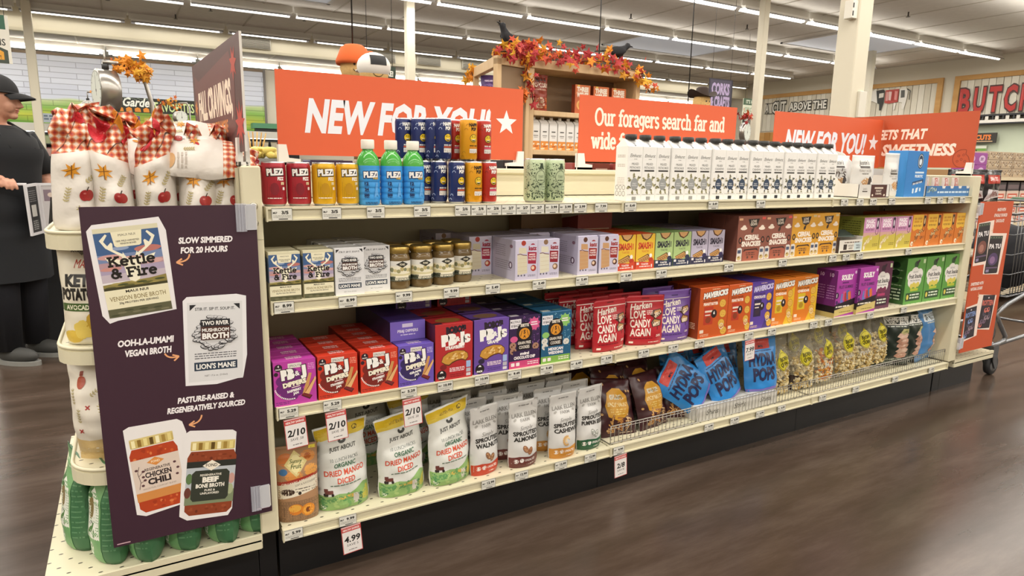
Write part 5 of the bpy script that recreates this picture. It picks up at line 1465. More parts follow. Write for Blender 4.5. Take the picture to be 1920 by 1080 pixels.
MGO = [bag(.170, .09, .268, '#DCDDD8', art_mango(), seed=sd, dp=MD, wp=MW, amp=.007, tilt=ti, rough=.33, lean=.02) for sd, ti in ((11, .03), (15, .05), (19, .06))]
for i, (x, y, ro, lb) in enumerate(((.204, .020, 2, 'white mango bag beside the apricot pouch'), (.397, .012, 5, 'white mango bag in the middle of the front three'), (.575, .012, 9, 'white mango bag beside the walnut pouch'), (.50, .19, 3, 'dim mango bag at the back behind the gap'), (.36, .27, 0, 'dim mango bag at the back of the shelf'))):
    place('fruit_bag', MGO[i % 3], x, y, Z4, lb, 'bag', 'dried mango bags', R(ro))
def art_nut(n1, n2, band, kind):
    a = A(126, 244)
    g = '#5A5856'
    fine(a, 42, 224, 44, 1, 4, 4, '#8A8886')
    a.t('LARK ELLEN', 63, 186, 15, '#8F8D8A', w=104, b=.02).t('FARM', 63, 170, 11, '#8F8D8A', w=40, b=.01).e(22, 178, 7, 4, '#A5A39E', 10, 30).e(104, 178, 7, 4, '#A5A39E', 10, -30)
    a.t('Simply', 62, 142, 15, '#7A7876', w=52, sh=.3, b=-.01).t(n1, 63, 122, 15, '#2A2826', w=100, b=.04).t(n2, 63, 102, 15, '#2A2826', w=min(102, 14 * len(n2)), b=.04)
    if kind == 'c':
        a.ln(arc(60, 70, 14, 16, 60, 300, 10), 9, '#C9A068').ln(arc(64, 72, 8, 9, 0, 250, 10), 5, '#E3C48E')
    else:
        c1 = {'w': '#7A4E30', 'a': '#8A5638', 'p': '#8E928A'}[kind]
        for x, y, ro in ((54, 72, 30), (72, 64, -25)):
            a.e(x, y, 9, 15, c1, 14, ro).e(x, y, 6.5, 12, '#B58A66' if kind != 'p' else '#E3E3DF', 14, ro).ln([(x - 2, y - 9), (x + 2, y + 9)], 1.5, c1)
    a.p([(2, 0), (124, 0), (124, 44), (100, 48), (70, 42), (30, 46), (2, 40)], band).t('UNSALTED', 74, 26, 9, '#F3EEEA', w=44, b=.02).e(20, 28, 8, 8, '#EDE8E4').e(40, 30, 8, 8, '#EDE8E4')
    fine(a, 60, 12, 46, 1, 4, 3, '#F0EAE6')
    return a
NT = {k: bag(.126, .075, .244, '#D2D1CF', art_nut(*v), seed=20 + i, rough=.4, amp=.004, dp=[(0, .74), (.06, .96), (.25, 1), (.6, .66), (.8, .2), (.86, .06), (1, .05)]) for i, (k, v) in enumerate({'walnut': ('SPROUTED', 'WALNUTS', '#C2452E', 'w'), 'almond': ('SPROUTED', 'ALMONDS', '#6A3430', 'a'), 'cashew': ('SPROUTED', 'CASHEWS', '#C98A38', 'c'), 'pumpkin': ('SPROUTED', 'PUMPKIN SEEDS', '#24583A', 'p')}.items())}
for k, x, y, ro in (('walnut', .708, .022, 12), ('almond', .852, .004, 3), ('cashew', 1.022, .0, 3), ('pumpkin', 1.160, .016, 6)):
    for j in range(4):
        lb = f'grey white {k} pouch in the front row' if j == 0 else f'grey white {k} pouch, {ORD[j]} from the front in its row'
        thing('nut_pouch', lb, 'pouch', (x - .018 * j, y + .082 * j, Z4), R(ro if j == 0 else -4 + 3 * j), NT[k], 'nut pouches')
def art_nacho():
    a = A(190, 235)
    rg = random.Random(4)
    for i in range(10):
        a.e(rg.uniform(12, 178), rg.uniform(10, 225), 5, 5, '#C9A06A')
    a.p([(46, 88), (38, 130), (52, 178), (84, 196), (118, 194), (140, 168), (146, 120), (136, 92), (92, 70)], '#D29A2E')
    a.r(60, 154, 62, 18, '#D9D2BC').t('SPROUTS', 91, 158, 9, '#3A4A3A', w=50, b=.02).t('SPICY NACHO', 92, 128, 15, '#F0DDA8', w=92, b=.05)
    fine(a, 56, 114, 70, 3, 9, 5, '#E8CC7E')
    for i in range(22):
        x, y = 40 + (i * 37) % 110, 22 + (i * 23) % 58
        a.r(x, y, 34, 7, '#6A3A1E', 2, (i * 53) % 180).r(x + 1, y + 1, 31, 4, ('#D9A65E', '#C2843E', '#E3C08A')[i % 3], 1, (i * 53) % 180)
    fine(a, 100, 14, 60, 1, 4, 4, '#C9B5A0')
    return a
NC = [bag(.185, .085, .232, '#3E1A20', art_nacho(), seed=30 + q, amp=.010, dp=PILLOW_D, wp=PILLOW_W, rough=.3, lean=.05, tilt=.05 * (q - 1)) for q in range(3)]
for i, (x, y, z, ro, lb) in enumerate(((1.318, .035, 0, -8, 'maroon nacho bag at the left end of the wire fence'), (1.530, .035, 0, 10, 'maroon nacho bag in the middle behind the wire'), (1.672, .07, 0, -22, 'maroon nacho bag leaning against the blue bags'), (1.39, .13, .02, 0, 'maroon nacho bag in the second row, left'), (1.56, .15, .02, 6, 'maroon nacho bag in the second row, right'), (1.30, .24, .01, 0, 'maroon nacho bag at the back left'), (1.48, .26, .02, -5, 'maroon nacho bag at the back right'), (1.20, .33, 0, 0, 'maroon nacho bag hidden at the back behind the pumpkin seeds'))):
    thing('nacho_bag', lb, 'bag', (x, y, Z4 + z), (R(-8), 0, R(ro)), NC[i % 3], 'maroon nacho bags')
def art_hydra(ink=True):
    a = A(205, 285)
    a.r(46, 222, 112, 52, '#D0423A', 4).r(88, 230, 26, 12, '#2A2440').r(70, 258, 60, 3, '#E88A80')
    a.t('HYDRA', 104, 138, 62, '#1B2350', w=160, b=.05, sh=.05).t('POPS', 104, 58, 66, '#1B2350', w=134, b=.05, sh=.05)
    fine(a, 36, 210, 130, 1, 4, 4, '#2A3A6A')
    a.p([(2, 2), (203, 2), (203, 12), (150, 18), (90, 12), (2, 16)], '#7A6AB8')
    return a
HY = [bag(.205, .06, .245, '#2F86D0', A(205, 245).put(art_hydra(), 0, 0, .86, 0, 1.16), seed=40 + q, amp=.006, rough=.25, lean=.02) for q in range(2)]
for i, (x, y, z, rx, ro, lb) in enumerate(((2.165, .04, .052, -5, -6, 'blue pop bag standing upright under the 7.99 tag'), (1.955, .04, .05, -12, 8, 'blue pop bag leaning back in the middle'), (1.80, .055, .075, -18, 12, 'blue pop bag slumped low onto the wire fence'), (2.10, .20, .0, -10, -8, 'blue pop bag behind the upright one, first'), (2.03, .25, .0, -10, 0, 'blue pop bag behind the upright one, second'), (1.84, .24, .02, -6, 4, 'blue pop bag at the back in shadow, left'), (2.0, .28, .0, -6, -4, 'blue pop bag at the back in shadow, right'))):
    thing('pop_bag', lb, 'bag', (x, y, Z4 + .012 + z), (R(rx), R((0, -20, -52, 0, 0, 0, 0)[i]), R(ro)), HY[i % 2], 'blue pop bags')
ship = A(200, 72).r(0, 0, 200, 72, '#D8D6D0').t('Shirls', 104, 26, 30, '#2A2A28', w=84, sh=.3, b=0)
SH = carton(.165, .085, .062, '#D8D6D0', A(165, 62).put(ship, 0, 0, .84))
for i in range(3):
    place('tray_carton', SH, 1.80 + .172 * i, .026, Z4, f'low white carton with script lettering behind the wire, {("left", "middle", "right")[i]}', 'box', 'low white cartons')
# clear popcorn bags
def popcorn(w_, d_, h_, n, cols, sd):
    b = B()
    rg = random.Random(sd)
    oct_ = [(1, 0, 0), (-1, 0, 0), (0, 1, 0), (0, -1, 0), (0, 0, 1), (0, 0, -1)]
    of = [(0, 2, 4), (2, 1, 4), (1, 3, 4), (3, 0, 4), (2, 0, 5), (1, 2, 5), (3, 1, 5), (0, 3, 5)]
    for i in range(n):
        u, v = rg.uniform(-.92, .92), rg.uniform(.03, .62)
        dd = d_ / 2 * lerp(PILLOW_D, min(.97, v + .12)) * (1 - abs(u) ** 2.4) ** .7
        c = Vector((w_ / 2 * .95 * u, d_ / 2 - dd * rg.uniform(.55, .93), h_ * v))
        s_ = rg.uniform(.007, .012)
        ro = Matrix.Rotation(rg.uniform(0, 6), 3, Vector((rg.random(), rg.random(), rg.random() + .1)).normalized())
        b.add([c + ro @ (Vector(q) * s_ * rg.uniform(.6, 1.25)) for q in oct_], of, M(rg.choice(cols), .7))
    return b.mesh('popcorn')
def pop_art(big, dark):
    a = A(150, 270)
    if dark:
        a.p([(4, 2), (146, 2), (146, 66), (110, 78), (70, 70), (4, 80)], '#33251F').t('EARTH SNACK', 76, 40, 17, '#D9CDB8', w=110, sh=.1, b=.0)
        fine(a, 30, 22, 84, 2, 9, 5, '#8A7A66')
    else:
        a.r(46, 74, 62, 34, '#E3DED2', 3)
        fine(a, 52, 98, 50, 3, 9, 4, '#7A6A56')
    a.e(78, 168, 38, 46, '#D9CC28', 22).p([(60, 205), (78, 226), (96, 205)], '#D9CC28')
    a.ln(arc(78, 168, 34, 42, 0, 360, 20), 2, '#6A6A1A').t('BJORN', 78, 172, 20, '#23230E', w=50, b=.03, rot=8).t('QORN', 80, 146, 20, '#23230E', w=46, b=.03, rot=8)
    return a
fl_m = film('#E9E4D2', .16, .1)
PCb = []
for q in range(3):
    me, fn = pouch(.165, .10, .285, fl_m, seed=50 + q, dp=PILLOW_D, wp=PILLOW_W, amp=.010, fr=30)
    cols = (('#E3D2A0', '#D9C184', '#EADFBE', '#B99A58'), ('#E3D2A0', '#D9A04A', '#EADFBE', '#C9782E'), ('#E3D2A0', '#EADFBE', '#D9C184', '#A88A4A'))[q]
    PCb.append([('film', me, [('front_print', pop_art(1, q == 0).mesh('front_print', fn, 10, .4))]), ('popcorn', popcorn(.155, .095, .28, 330, cols, q))])
for i, (k, x, y, z, ro, lb) in enumerate(((0, 2.335, .06, 0, 3, 'clear popcorn bag with dark foot, left of its pair'), (0, 2.505, .06, 0, -6, 'clear popcorn bag with dark foot, right of its pair'), (1, 2.665, .05, .02, 6, 'clear popcorn bag with orange tinted popcorn'), (2, 2.83, .05, .03, -4, 'clear popcorn bag beside the orange tinted one'), (2, 2.985, .06, .03, -10, 'clear popcorn bag, second from the dark green bags'), (2, 3.125, .05, .05, 4, 'clear popcorn bag beside the dark green bags'), (2, 2.40, .19, .03, 0, 'clear popcorn bag in the back row, left'), (0, 2.60, .20, .02, 0, 'clear popcorn bag in the back row, second'), (2, 2.80, .20, .04, 3, 'clear popcorn bag in the back row, third'), (1, 3.0, .20, .04, 0, 'clear popcorn bag in the back row, fourth'))):
    e = thing('popcorn_bag', lb, 'bag', (x, y, Z4 + .004 + z), (R(-6), 0, R(ro)), PCb[k], 'clear popcorn bags')
    for c_ in e.children:
        if c_.name.startswith('popcorn'):
            c_['kind'] = 'stuff'
def art_snk(c, lc):
    a = A(225, 330)
    a.r(34, 236, 150, 44, '#E4E4E0' if c == 'g' else '#D6E2EC', 2).t('SNACKLINS', 109, 244, 30, '#1E2A24', w=136, b=.05, sh=.1)
    fine(a, 46, 226, 110, 1, 4, 6, '#C9CFC8')
    for i in range(5):
        a.p([(100, 60 + 28 * i), (128, 48 + 28 * i), (176, 54 + 28 * i), (190, 70 + 28 * i), (160, 82 + 28 * i), (116, 80 + 28 * i)], ('#C99A86', '#DCB8A6', '#B98A74')[i % 3]).e(150, 66 + 28 * i, 26, 6, '#E8CBB8')
    a.p([(120, 196), (146, 180), (184, 190), (176, 214), (138, 216)], '#C2BE84').e(156, 198, 14, 10, '#7E8A4A')
    a.t('CARAMELIZED', 96, 34, 15, '#B9C2B4', w=110, b=.02).t('ONION', 80, 14, 15, '#B9C2B4', w=52, b=.02)
    return a
SKg = bag(.215, .11, .330, '#1C2A24', art_snk('g', 1), seed=60, dp=PILLOW_D, wp=PILLOW_W, amp=.012, rough=.3)
SKb = bag(.215, .11, .330, '#4E86C0', art_snk('b', 1), seed=61, dp=PILLOW_D, wp=PILLOW_W, amp=.012, rough=.3)
for b_, x, y, ro, lb in ((SKg, 3.285, .07, -24, 'dark green crisp bag beside the popcorn'), (SKg, 3.44, .05, -4, 'dark green crisp bag with a clear white name panel'), (SKb, 3.60, .045, 10, 'light blue crisp bag at the right end of the bottom shelf'), (SKb, 3.53, .19, 0, 'light blue crisp bag at the back'), (SKg, 3.34, .20, 0, 'dark green crisp bag at the back')):
    thing('crisp_bag', lb, 'bag', (x, y, Z4 + .006), (R(-4), 0, R(ro)), b_, 'crisp bags')

# wire fences along the front of the bottom shelf
CH = M('#A9A6A0', .3, .85)
def fence(x0, x1, lab, h=.078):
    L = x1 - x0
    e = thing('wire_fence', lab, 'wire fence', (x0, .014, Z4), 0, [('top_rail', B().tube([(0, 0, h - .02), (0, 0, h), (L, 0, h), (L, 0, h - .02)], .0026, CH, 6).mesh('top_rail')), ('middle_rail', B().tube([(0, 0, h * .86), (L, 0, h * .86)], .0015, CH, 6).mesh('middle_rail')), ('bottom_rail', B().tube([(0, 0, .006), (L, 0, .006)], .0022, CH, 6).mesh('bottom_rail')), ('end_wire', B().tube([(0, .06, .004), (0, 0, .004), (0, 0, h)], .0022, CH, 6).mesh('end_wire'))], 'wire fences')
    wm = B().tube([(0, 0, .004), (0, 0, h)], .0013, CH, 5).mesh('wire')
    n = int(L / .0205)
    for i in range(1, n + 1):
        link('wire', wm, e, (L * i / n, .0015, 0))
fence(1.236, 2.443, 'wire fence in front of the nacho and blue bags')
fence(2.452, 3.66, 'wire fence in front of the popcorn and crisp bags')

# ================================================================== price tags in the shelf rails
TAG = B().box(-.027, .027, -.001, 0, -.0165, .0165, M('#DDDCD4', .5)).mesh('card')
def tag_art(s_):
    a = A(54, 33)
    a.t(s_, 35, 17, 8.5, '#1C1B19', w=min(28, 6.2 * len(s_)), b=.04).t('MLP', 9, 18, 5, '#3A3936', w=11, b=.03)
    fine(a, 4, 12, 46, 2, 4, 1.5, '#9A988F')
    a.r(18, 2.4, 24, 2.4, '#3A3936').r(0, 31.6, 54, 1.2, '#2E2D2A').r(0, 0, .8, 33, '#55534C').r(53.2, 0, .8, 33, '#55534C')
    return a
TM = {}
def price(x, z, s_, lab):
    if s_ not in TM:
        TM[s_] = tag_art(s_).mesh('price_print', lambda u, v, o: (-.027 + u, -.001 - o, -.0165 + v), None, .5)
    thing('price_tag', lab, 'price tag', (x, -.0065, z - .018), 0, [('card', TAG, [('price_print', TM[s_])])], 'shelf price tags')
tags = {Z1: ((.04, '3/5', 'the left red soda can'), (.175, '3/5', 'the left yellow soda can'), (.303, '3/5', 'the left drink bottle'), (.448, '3/5', 'the right drink bottle'), (.584, '2/6', 'the front slim blue can'), (.640, '2/6', 'the lower yellow slim can'), (.695, '2/6', 'the lower red slim can'), (.75, '2/7', 'the gap right of the slim cans, first'), (.805, '2/7', 'the gap before the green cans, second'), (.86, '2/7', 'the left green patterned can'), (.918, '3.99', 'between both green patterned cans'), (.975, '3.99', 'the right green patterned can'), (1.036, '3.99', 'the gap right of the green cans'), (1.127, '7.99', 'the end of the first bay'), (1.261, '8.49', 'the first milk carton'), (1.684, '8.49', 'the sixth milk carton'), (1.963, '8.49', 'the tenth milk carton'), (2.534, '2/5', 'the cut-away display, left'), (2.653, '2/5', 'the cut-away display, middle'), (2.759, '6.99', 'the brown display label'), (2.914, '6.99', 'the narrow white pouch'), (3.232, '1.99', 'the blue box'), (3.349, '1.99', 'the blue tray, first'), (3.454, '1.99', 'the blue tray, second'), (3.573, '1.99', 'the blue tray, last')),
        Z2: ((.034, '8.99', 'the left venison carton'), (.213, '8.99', 'the left mushroom carton'), (.386, '9.99', 'the first broth jar'), (.545, '9.99', 'the third broth jar'), (.694, '5.49', 'the gap right of the jars'), (.875, '5.49', 'the strawberry pastry box'), (1.055, '5.49', 'the left brown pastry box'), (1.257, '5.49', 'the left orange waffle box'), (1.431, '5.49', 'the left green waffle box'), (1.801, '8.99', 'the right lavender waffle box'), (2.138, '8.99', 'the right brown snack box'), (2.491, '3.49', 'the right mustard snack box'), (2.593, '3.49', 'the small open tray, left'), (2.698, '6.99', 'the small open tray, right'), (3.116, '6.99', 'the first orange treat box')),
        Z3: ((.033, '5.29', 'the magenta dipper box'), (.158, '5.29', 'the left orange red dipper box'), (.398, '5.29', 'the purple dipper box'), (.523, '10.99', 'the strawberry sandwich box'), (.657, '10.99', 'the grape sandwich box'), (.783, '9.49', 'the dark purple cookie box'), (.915, '9.49', 'the teal cookie box'), (1.044, '6.49', 'the gap right of the teal box'), (1.182, '5.99', 'the front red pouch'), (1.364, '5.99', 'the right red pouch'), (1.518, '5.99', 'the violet pouch'), (1.663, '5.99', 'the first cracker box'), (1.96, '7.99', 'the violet cracker box'), (2.109, '5.99', 'the left yellow cracker box'), (2.4, '5.99', 'the last cracker box'), (2.512, '6.99', 'the left purple gummy box'), (2.845, '6.99', 'the right purple gummy box'), (3.142, '6.99', 'the first green fruit box')),
        Z4: ((.027, '5.99', 'the apricot pouch'), (.193, '9.99', 'the left mango bag'), (.686, '12.99', 'the walnut pouch'), (.82, '12.99', 'the almond pouch'), (.99, '12.99', 'the cashew pouch'), (1.125, '12.99', 'the pumpkin pouch'), (1.263, '4.99', 'the left nacho bag'), (1.756, '6.99', 'the slumped blue bag'), (1.914, '6.99', 'the leaning blue bag'), (2.08, '6.99', 'the upright blue bag'), (2.227, '6.99', 'the right edge of the blue bags'), (2.53, '5.99', 'the dark footed popcorn'), (2.797, '5.99', 'the fourth popcorn bag'), (3.146, '5.99', 'the last popcorn bag'), (3.5, '4.99', 'the crisp bags'))}
for z, ts in tags.items():
    for x, s_, nm in ts:
        price(max(x, .03), z, s_, f'white price tag {s_} below {nm}'.replace('below between', 'between'))
def hang(x, z, big, sm, lab, ro=-4):
    a = A(62, 92)
    a.r(0, 0, 62, 92, '#C04A48').r(2, 2, 58, 88, '#E6E2E0').r(2, 74, 58, 14, '#C2403E').t('HEALTHY SAVINGS', 31, 77.5, 6.5, '#F3E4E0', w=52, b=.04)
    a.t(big, 31, 38, 20, '#1C1B1B', w=min(50, 13 * len(big)), b=.03, sh=.1).t(sm, 31, 24, 8, '#2A2928', w=36, b=.0, sh=.1)
    fine(a, 18, 10, 26, 1, 3, 2.4, '#6A6866')
    thing('sale_tag', lab, 'sale tag', (x, -.010, z), (0, R(ro), 0), [('card', B().box(-.031, .031, -.0008, 0, -.092, 0, M('#E6E2E0', .5)).mesh('card'), [('print', a.mesh('print', lambda u, v, o: (-.031 + u, -.0008 - o, -.092 + v), None, .5))])], 'hanging sale tags')
hang(.047, Z3 - .036, '2/10', 'SAVE .58', 'hanging sale tag 2/10 below the magenta box')
hang(.165, Z3 - .036, '2/10', 'SAVE .58', 'hanging sale tag 2/10 below the left orange red box')
hang(.405, Z3 - .036, '2/10', 'SAVE .58', 'hanging sale tag 2/10 below the purple box')
hang(1.965, Z3 - .036, '7.99', 'SAVE 1', 'hanging sale tag 7.99 above the upright blue bag')
hang(.200, Z4 - .036, '4.99', 'SAVE 5', 'hanging sale tag 4.99 below the left mango bag')
hang(1.27, Z4 - .036, '2/8', 'SAVE', 'hanging sale tag 2/8 below the left nacho bag')

# ================================================================== chip bags and pouches on the near end display
def plaid_fac(nt, co):
    sp = nt.nodes.new('ShaderNodeSeparateXYZ')
    nt.links.new(co, sp.inputs[0])
    def w_(ax, s_):
        m_ = nt.nodes.new('ShaderNodeMath')
        m_.operation = 'MULTIPLY'
        m_.inputs[1].default_value = s_
        nt.links.new(ax, m_.inputs[0])
        f = nt.nodes.new('ShaderNodeMath')
        f.operation = 'PINGPONG'
        f.inputs[1].default_value = .5
        nt.links.new(m_.outputs[0], f.inputs[0])
        return f.outputs[0]
    a = nt.nodes.new('ShaderNodeMath')
    a.operation = 'ADD'
    nt.links.new(w_(sp.outputs['X'], 62), a.inputs[0])
    nt.links.new(w_(sp.outputs['Z'], 62), a.inputs[1])
    return a.outputs[0]
PLAID = ramp_mat('plaid_print', [(0, '#EADFD2'), (.3, '#E0A884'), (.5, '#C9653F'), (.72, '#B03A30'), (.92, '#7A2A26')], plaid_fac, .45)
for e_ in [n for n in PLAID.node_tree.nodes if n.type == 'VALTORGB']:
    e_.color_ramp.interpolation = 'CONSTANT'
def leaf7(a, x, y, r_, c, rot=0):
    a.star(x, y, r_, c, .42, 7, rot).ln([(x, y - r_ * .9), (x, y + r_ * .6)], r_ * .1, '#7A4A14').ln([(x - r_ * .5, y - .1 * r_), (x + r_ * .5, y + .2 * r_)], r_ * .08, '#7A4A14')
def apple(a, x, y, r_):
    a.e(x - r_ * .3, y, r_ * .75, r_ * .9, '#A02A2A').e(x + r_ * .3, y, r_ * .75, r_ * .9, '#A8302C').ln([(x, y + r_ * .7), (x + r_ * .3, y + r_ * 1.4)], r_ * .16, '#3A2A1E').e(x - r_ * .3, y + r_ * .3, r_ * .2, r_ * .15, '#D8807A')
def sprig(a, x, y, L, rot):
    ca, sa = math.cos(R(rot)), math.sin(R(rot))
    a.ln([(x, y), (x + L * ca, y + L * sa)], 1, '#A89A6A')
    for i in range(5):
        px, py = x + L * i / 5 * ca, y + L * i / 5 * sa
        for d in (50, -50):
            a.e(px + 4 * math.cos(R(rot + d)), py + 4 * math.sin(R(rot + d)), 4, 1.6, '#B5A878', 8, rot + d)
def chip_art(W, H, sd=0):
    a = A(W, H)
    k = W / 70
    leaf7(a, W * .36, H * .77, 15 * k, '#D8932A', 15 + sd * 20)
    apple(a, W * .66, H * .45, 10.5 * k)
    sprig(a, W * .22, H * .38, 26 * k, 78)
    sprig(a, W * .66, H * .62, 24 * k, 70 - sd * 6)
    sprig(a, W * .8, H * .2, 30 * k, 150)
    return a
def bag_split(w_, d_, h_, sd, dp, wp, amp, fr, lean, tilt, vs_, art, art2, crump):
    """a bag whose upper part is printed plaid and crumpled"""
    nu, nv = 22, 34
    def su(u, v, sg):
        k = max(0.0, (v - vs_) / (1 - vs_))
        W_, D_ = w_ / 2 * lerp(wp, v), d_ / 2 * lerp(dp, v)
        x = W_ * u + k * crump * noise.noise((u * 1.7 + sd, v * 5, 9.0))
        z = h_ * v + tilt * u * v * h_ + k * crump * 1.1 * noise.noise((u * 2.6 + sd * 3.1, v * 3, 2.0))
        y = d_ / 2 + lean * v * v + sg * D_ * max(0.0, 1 - abs(u) ** 2.4) ** .7
        y += amp * noise.noise((x * fr + sd * 7.3, z * fr, sg * 3 + sd)) + k * crump * 1.3 * noise.noise((u * 3.4 + sd * 5.7, v * 6, sg * .4))
        return Vector((x, y, z))
    parts = []
    wm = M('#E4DED6', .36, bump=.2, bs=38)
    for nm, v0, v1, ma, ar in (('bag', 0.0, vs_, wm, art), ('plaid_top', vs_, 1.0, PLAID, art2)):
        b = B()
        n_ = max(6, int(nv * (v1 - v0)))
        b.grid(lambda a, c_: su(2 * a - 1, v0 + (v1 - v0) * c_, -1), nu, n_, ma)
        b.grid(lambda a, c_: su(1 - 2 * a, v0 + (v1 - v0) * c_, 1), nu, n_, ma)
        ve = v0 if nm == 'bag' else v1
        b.add([su(2 * i / nu - 1, ve, -1) for i in range(nu + 1)] + [su(1 - 2 * i / nu, ve, 1) for i in range(nu + 1)], [tuple(range(2 * nu + 2))], ma)
        def fn(x, z, o):
            v = min(max(z / h_, v0), v1)
            u = max(-.97, min(.97, (x - w_ / 2) / (w_ / 2 * lerp(wp, v))))
            q = su(u, v, -1)
            return (q.x, q.y - o - .0016, q.z)
        parts.append((nm, b.mesh(nm, .0002), [('front_print', ar.mesh('front_print', fn, 5, .4))]))
    return parts
def red_art(W, H, sd):
    a = A(W, H)
    rg = random.Random(sd)
    for i in range(3):
        x, y = W * rg.uniform(.3, .75), H * rg.uniform(.72, .93)
        r_ = W * rg.uniform(.14, .24)
        a.p([(x + r_ * rg.uniform(.55, 1.2) * math.cos(R(40 * k)), y + r_ * rg.uniform(.55, 1.2) * math.sin(R(40 * k))) for k in range(9)], ('#C9303A', '#B0242E', '#D98A2A')[(i + sd) % 3] if i < 2 else '#C9303A')
    a.ln([(W * .1, H * .66), (W * .6, H * .95)], 1.4, '#4A2A24').ln([(W * .5, H * .66), (W * .9, H * .86)], 1.4, '#4A2A24')
    return a
def chip_bag(w_, d_, h_, sd, lean=0.0, tilt=0.0):
    return bag_split(w_, d_, h_, sd, [(0, .8), (.06, .97), (.3, 1), (.58, .92), (.75, .62), (.9, .3), (1, .08)], [(0, .9), (.08, 1), (.5, 1.0), (.75, .92), (1, .98)], .009, 22, lean, tilt, .64, chip_art(w_ * 1000, h_ * 640, sd), red_art(w_ * 1000, h_ * 1000, sd), .05)
zt = 1.09
CB = [chip_bag(.098, .14, .30, 6, -.02, .05), chip_bag(.096, .14, .285, 1, -.015, -.1), chip_bag(.096, .14, .275, 2, -.03, .12), chip_bag(.096, .13, .25, 3, .03, .0)]
for i, (x, y, q, ro, lb) in enumerate(((-.424, .058, 0, 10, 'white chip bag with apple print hanging over the shelf corner'), (-.345, .048, 1, 4, 'white chip bag with apple print, first right of the corner bag'), (-.252, .046, 2, 0, 'white chip bag with apple print, second right of the corner bag'), (-.160, .046, 3, -4, 'white chip bag with apple print, third right of the corner bag'), (-.085, .066, 3, 4, 'white chip bag with apple print beside the cream upright'))):
    thing('chip_bag', lb, 'bag', (x, y, zt + .002), (0, R((3, -2, 0, 3, 4)[i]), R(ro)), CB[q], 'white autumn chip bags')
for i, (x, y, q, lb) in enumerate(((-.42, .24, 2, 'white chip bag in the second row by the shelf edge'), (-.31, .24, 1, 'white chip bag in the second row, second'), (-.20, .24, 3, 'white chip bag in the second row, third'), (-.40, .46, 1, 'white chip bag in the third row, left'), (-.25, .46, 2, 'white chip bag in the third row, right'))):
    thing('chip_bag', lb, 'bag', (x, y, zt + .002), 0, CB[q], 'white autumn chip bags')
def lie_art(W, H):
    a = A(W, H)
    leaf7(a, W * .30, H * .56, 15, '#D8932A', 10)
    apple(a, W * .24, H * .32, 11)
    sprig(a, W * .18, H * .44, 26, 80)
    sprig(a, W * .52, H * .40, 26, 95)
    a.e(W * .72, H * .20, 20, 12, '#D2A878').e(W * .66, H * .14, 11, 8, '#C99C6C').e(W * .2, H * .12, 10, 4, '#C98A3A', 10, 60)
    fine(a, W * .60, H * .42, 40, 3, 9, 4.5, '#B9AFA4')
    return a
LY = bag_split(.14, .075, .245, 8, [(0, .06), (.05, .3), (.2, .85), (.45, 1), (.7, .85), (.88, .5), (.96, .25), (1, .12)], [(0, .75), (.15, .95), (.5, 1), (.8, .9), (1, .45)], .006, 20, 0, 0, .64, lie_art(140, 157), A(140, 245).p([(55, 236), (90, 236), (84, 245), (60, 245)], '#8E1E2A'), .02)
def lay(x, y, z, up_, tw, sl):
    """pose a bag lying down: its top points along +X, its print up towards the aisle"""
    return Matrix.Translation((x, y, z)) @ Matrix.Rotation(R(tw), 4, 'Z') @ Matrix.Rotation(R(sl), 4, 'Y') @ Matrix.Rotation(R(-up_), 4, 'X') @ Matrix.Rotation(R(90), 4, 'Y')
for x, y, z, up_, tw, sl, lb in ((-.245, .075, 1.305, 38, -4, 4, 'white chip bag lying flat on top with plaid end pointing right'), (-.262, .20, 1.345, 45, 0, -2, 'white chip bag lying behind on top beneath the brown sign'), (-.30, .17, 1.295, 30, 10, 8, 'white chip bag lying lower between the standing and lying bags')):
    e = thing('chip_bag', lb, 'bag', (0, 0, 0), 0, LY, 'white autumn chip bags lying on top')
    e.matrix_world = lay(x, y, z, up_, tw, sl)
# kettle chips on the second end shelf
km = A(150, 250)
km.t('MAPLE', 70, 196, 22, '#B8402E', w=52, sh=.25, b=.0).t('KETTLE', 76, 152, 28, '#1E1A16', w=108, b=.06).t('POTATO CHIPS', 78, 118, 28, '#1E1A16', w=136, b=.06)
km.r(4, 88, 140, 20, '#3E5A24').t('AVOCADO OIL', 66, 92, 12, '#E8E4CC', w=92, b=.03).e(130, 90, 14, 22, '#5E7A2E').e(130, 88, 9, 15, '#C9CC7A').e(130, 84, 6, 8, '#5A3A1E')
for i in range(10):
    km.e(30 + (i * 31) % 96, 22 + (i * 17) % 50, 26, 17, ('#D9B84A', '#E3C862', '#C9A236')[i % 3], 12, i * 37)
km.p([(40, 246), (60, 226), (84, 246)], '#8A867A').t('ROUNDY', 66, 234, 9, '#55524A', w=60)
KM = bag(.15, .09, .25, '#E2DBC8', km, seed=99, dp=CHIP_D, rough=.36, amp=.005)
for i in range(6):
    thing('kettle_chip_bag', f'white kettle chip bag on the middle end shelf, {ORD[i]} from the front', 'bag', (-.424 + .03 * (i > 0), .06 + .155 * i, .802), R(-16 if i == 0 else -90), KM, 'kettle chip bags')
lw = A(170, 290)
lw.p([(4, 2), (166, 2), (166, 62), (120, 74), (60, 66), (4, 78)], '#C9AE78').e(60, 224, 12, 16, '#A8482E').r(55, 240, 10, 12, '#8A3A26', 2)
for x_, y_, ro_ in ((90, 190, 40), (120, 130, 110), (50, 120, 80), (110, 230, 60), (40, 170, 100)):
    sprig(lw, x_, y_, 40, ro_)
for x_, y_ in ((80, 160), (120, 90), (50, 96), (128, 200)):
    lw.ln([(x_ - 5, y_ - 5), (x_ + 5, y_ + 5)], 3, '#A8302C').ln([(x_ - 5, y_ + 5), (x_ + 5, y_ - 5)], 3, '#A8302C')
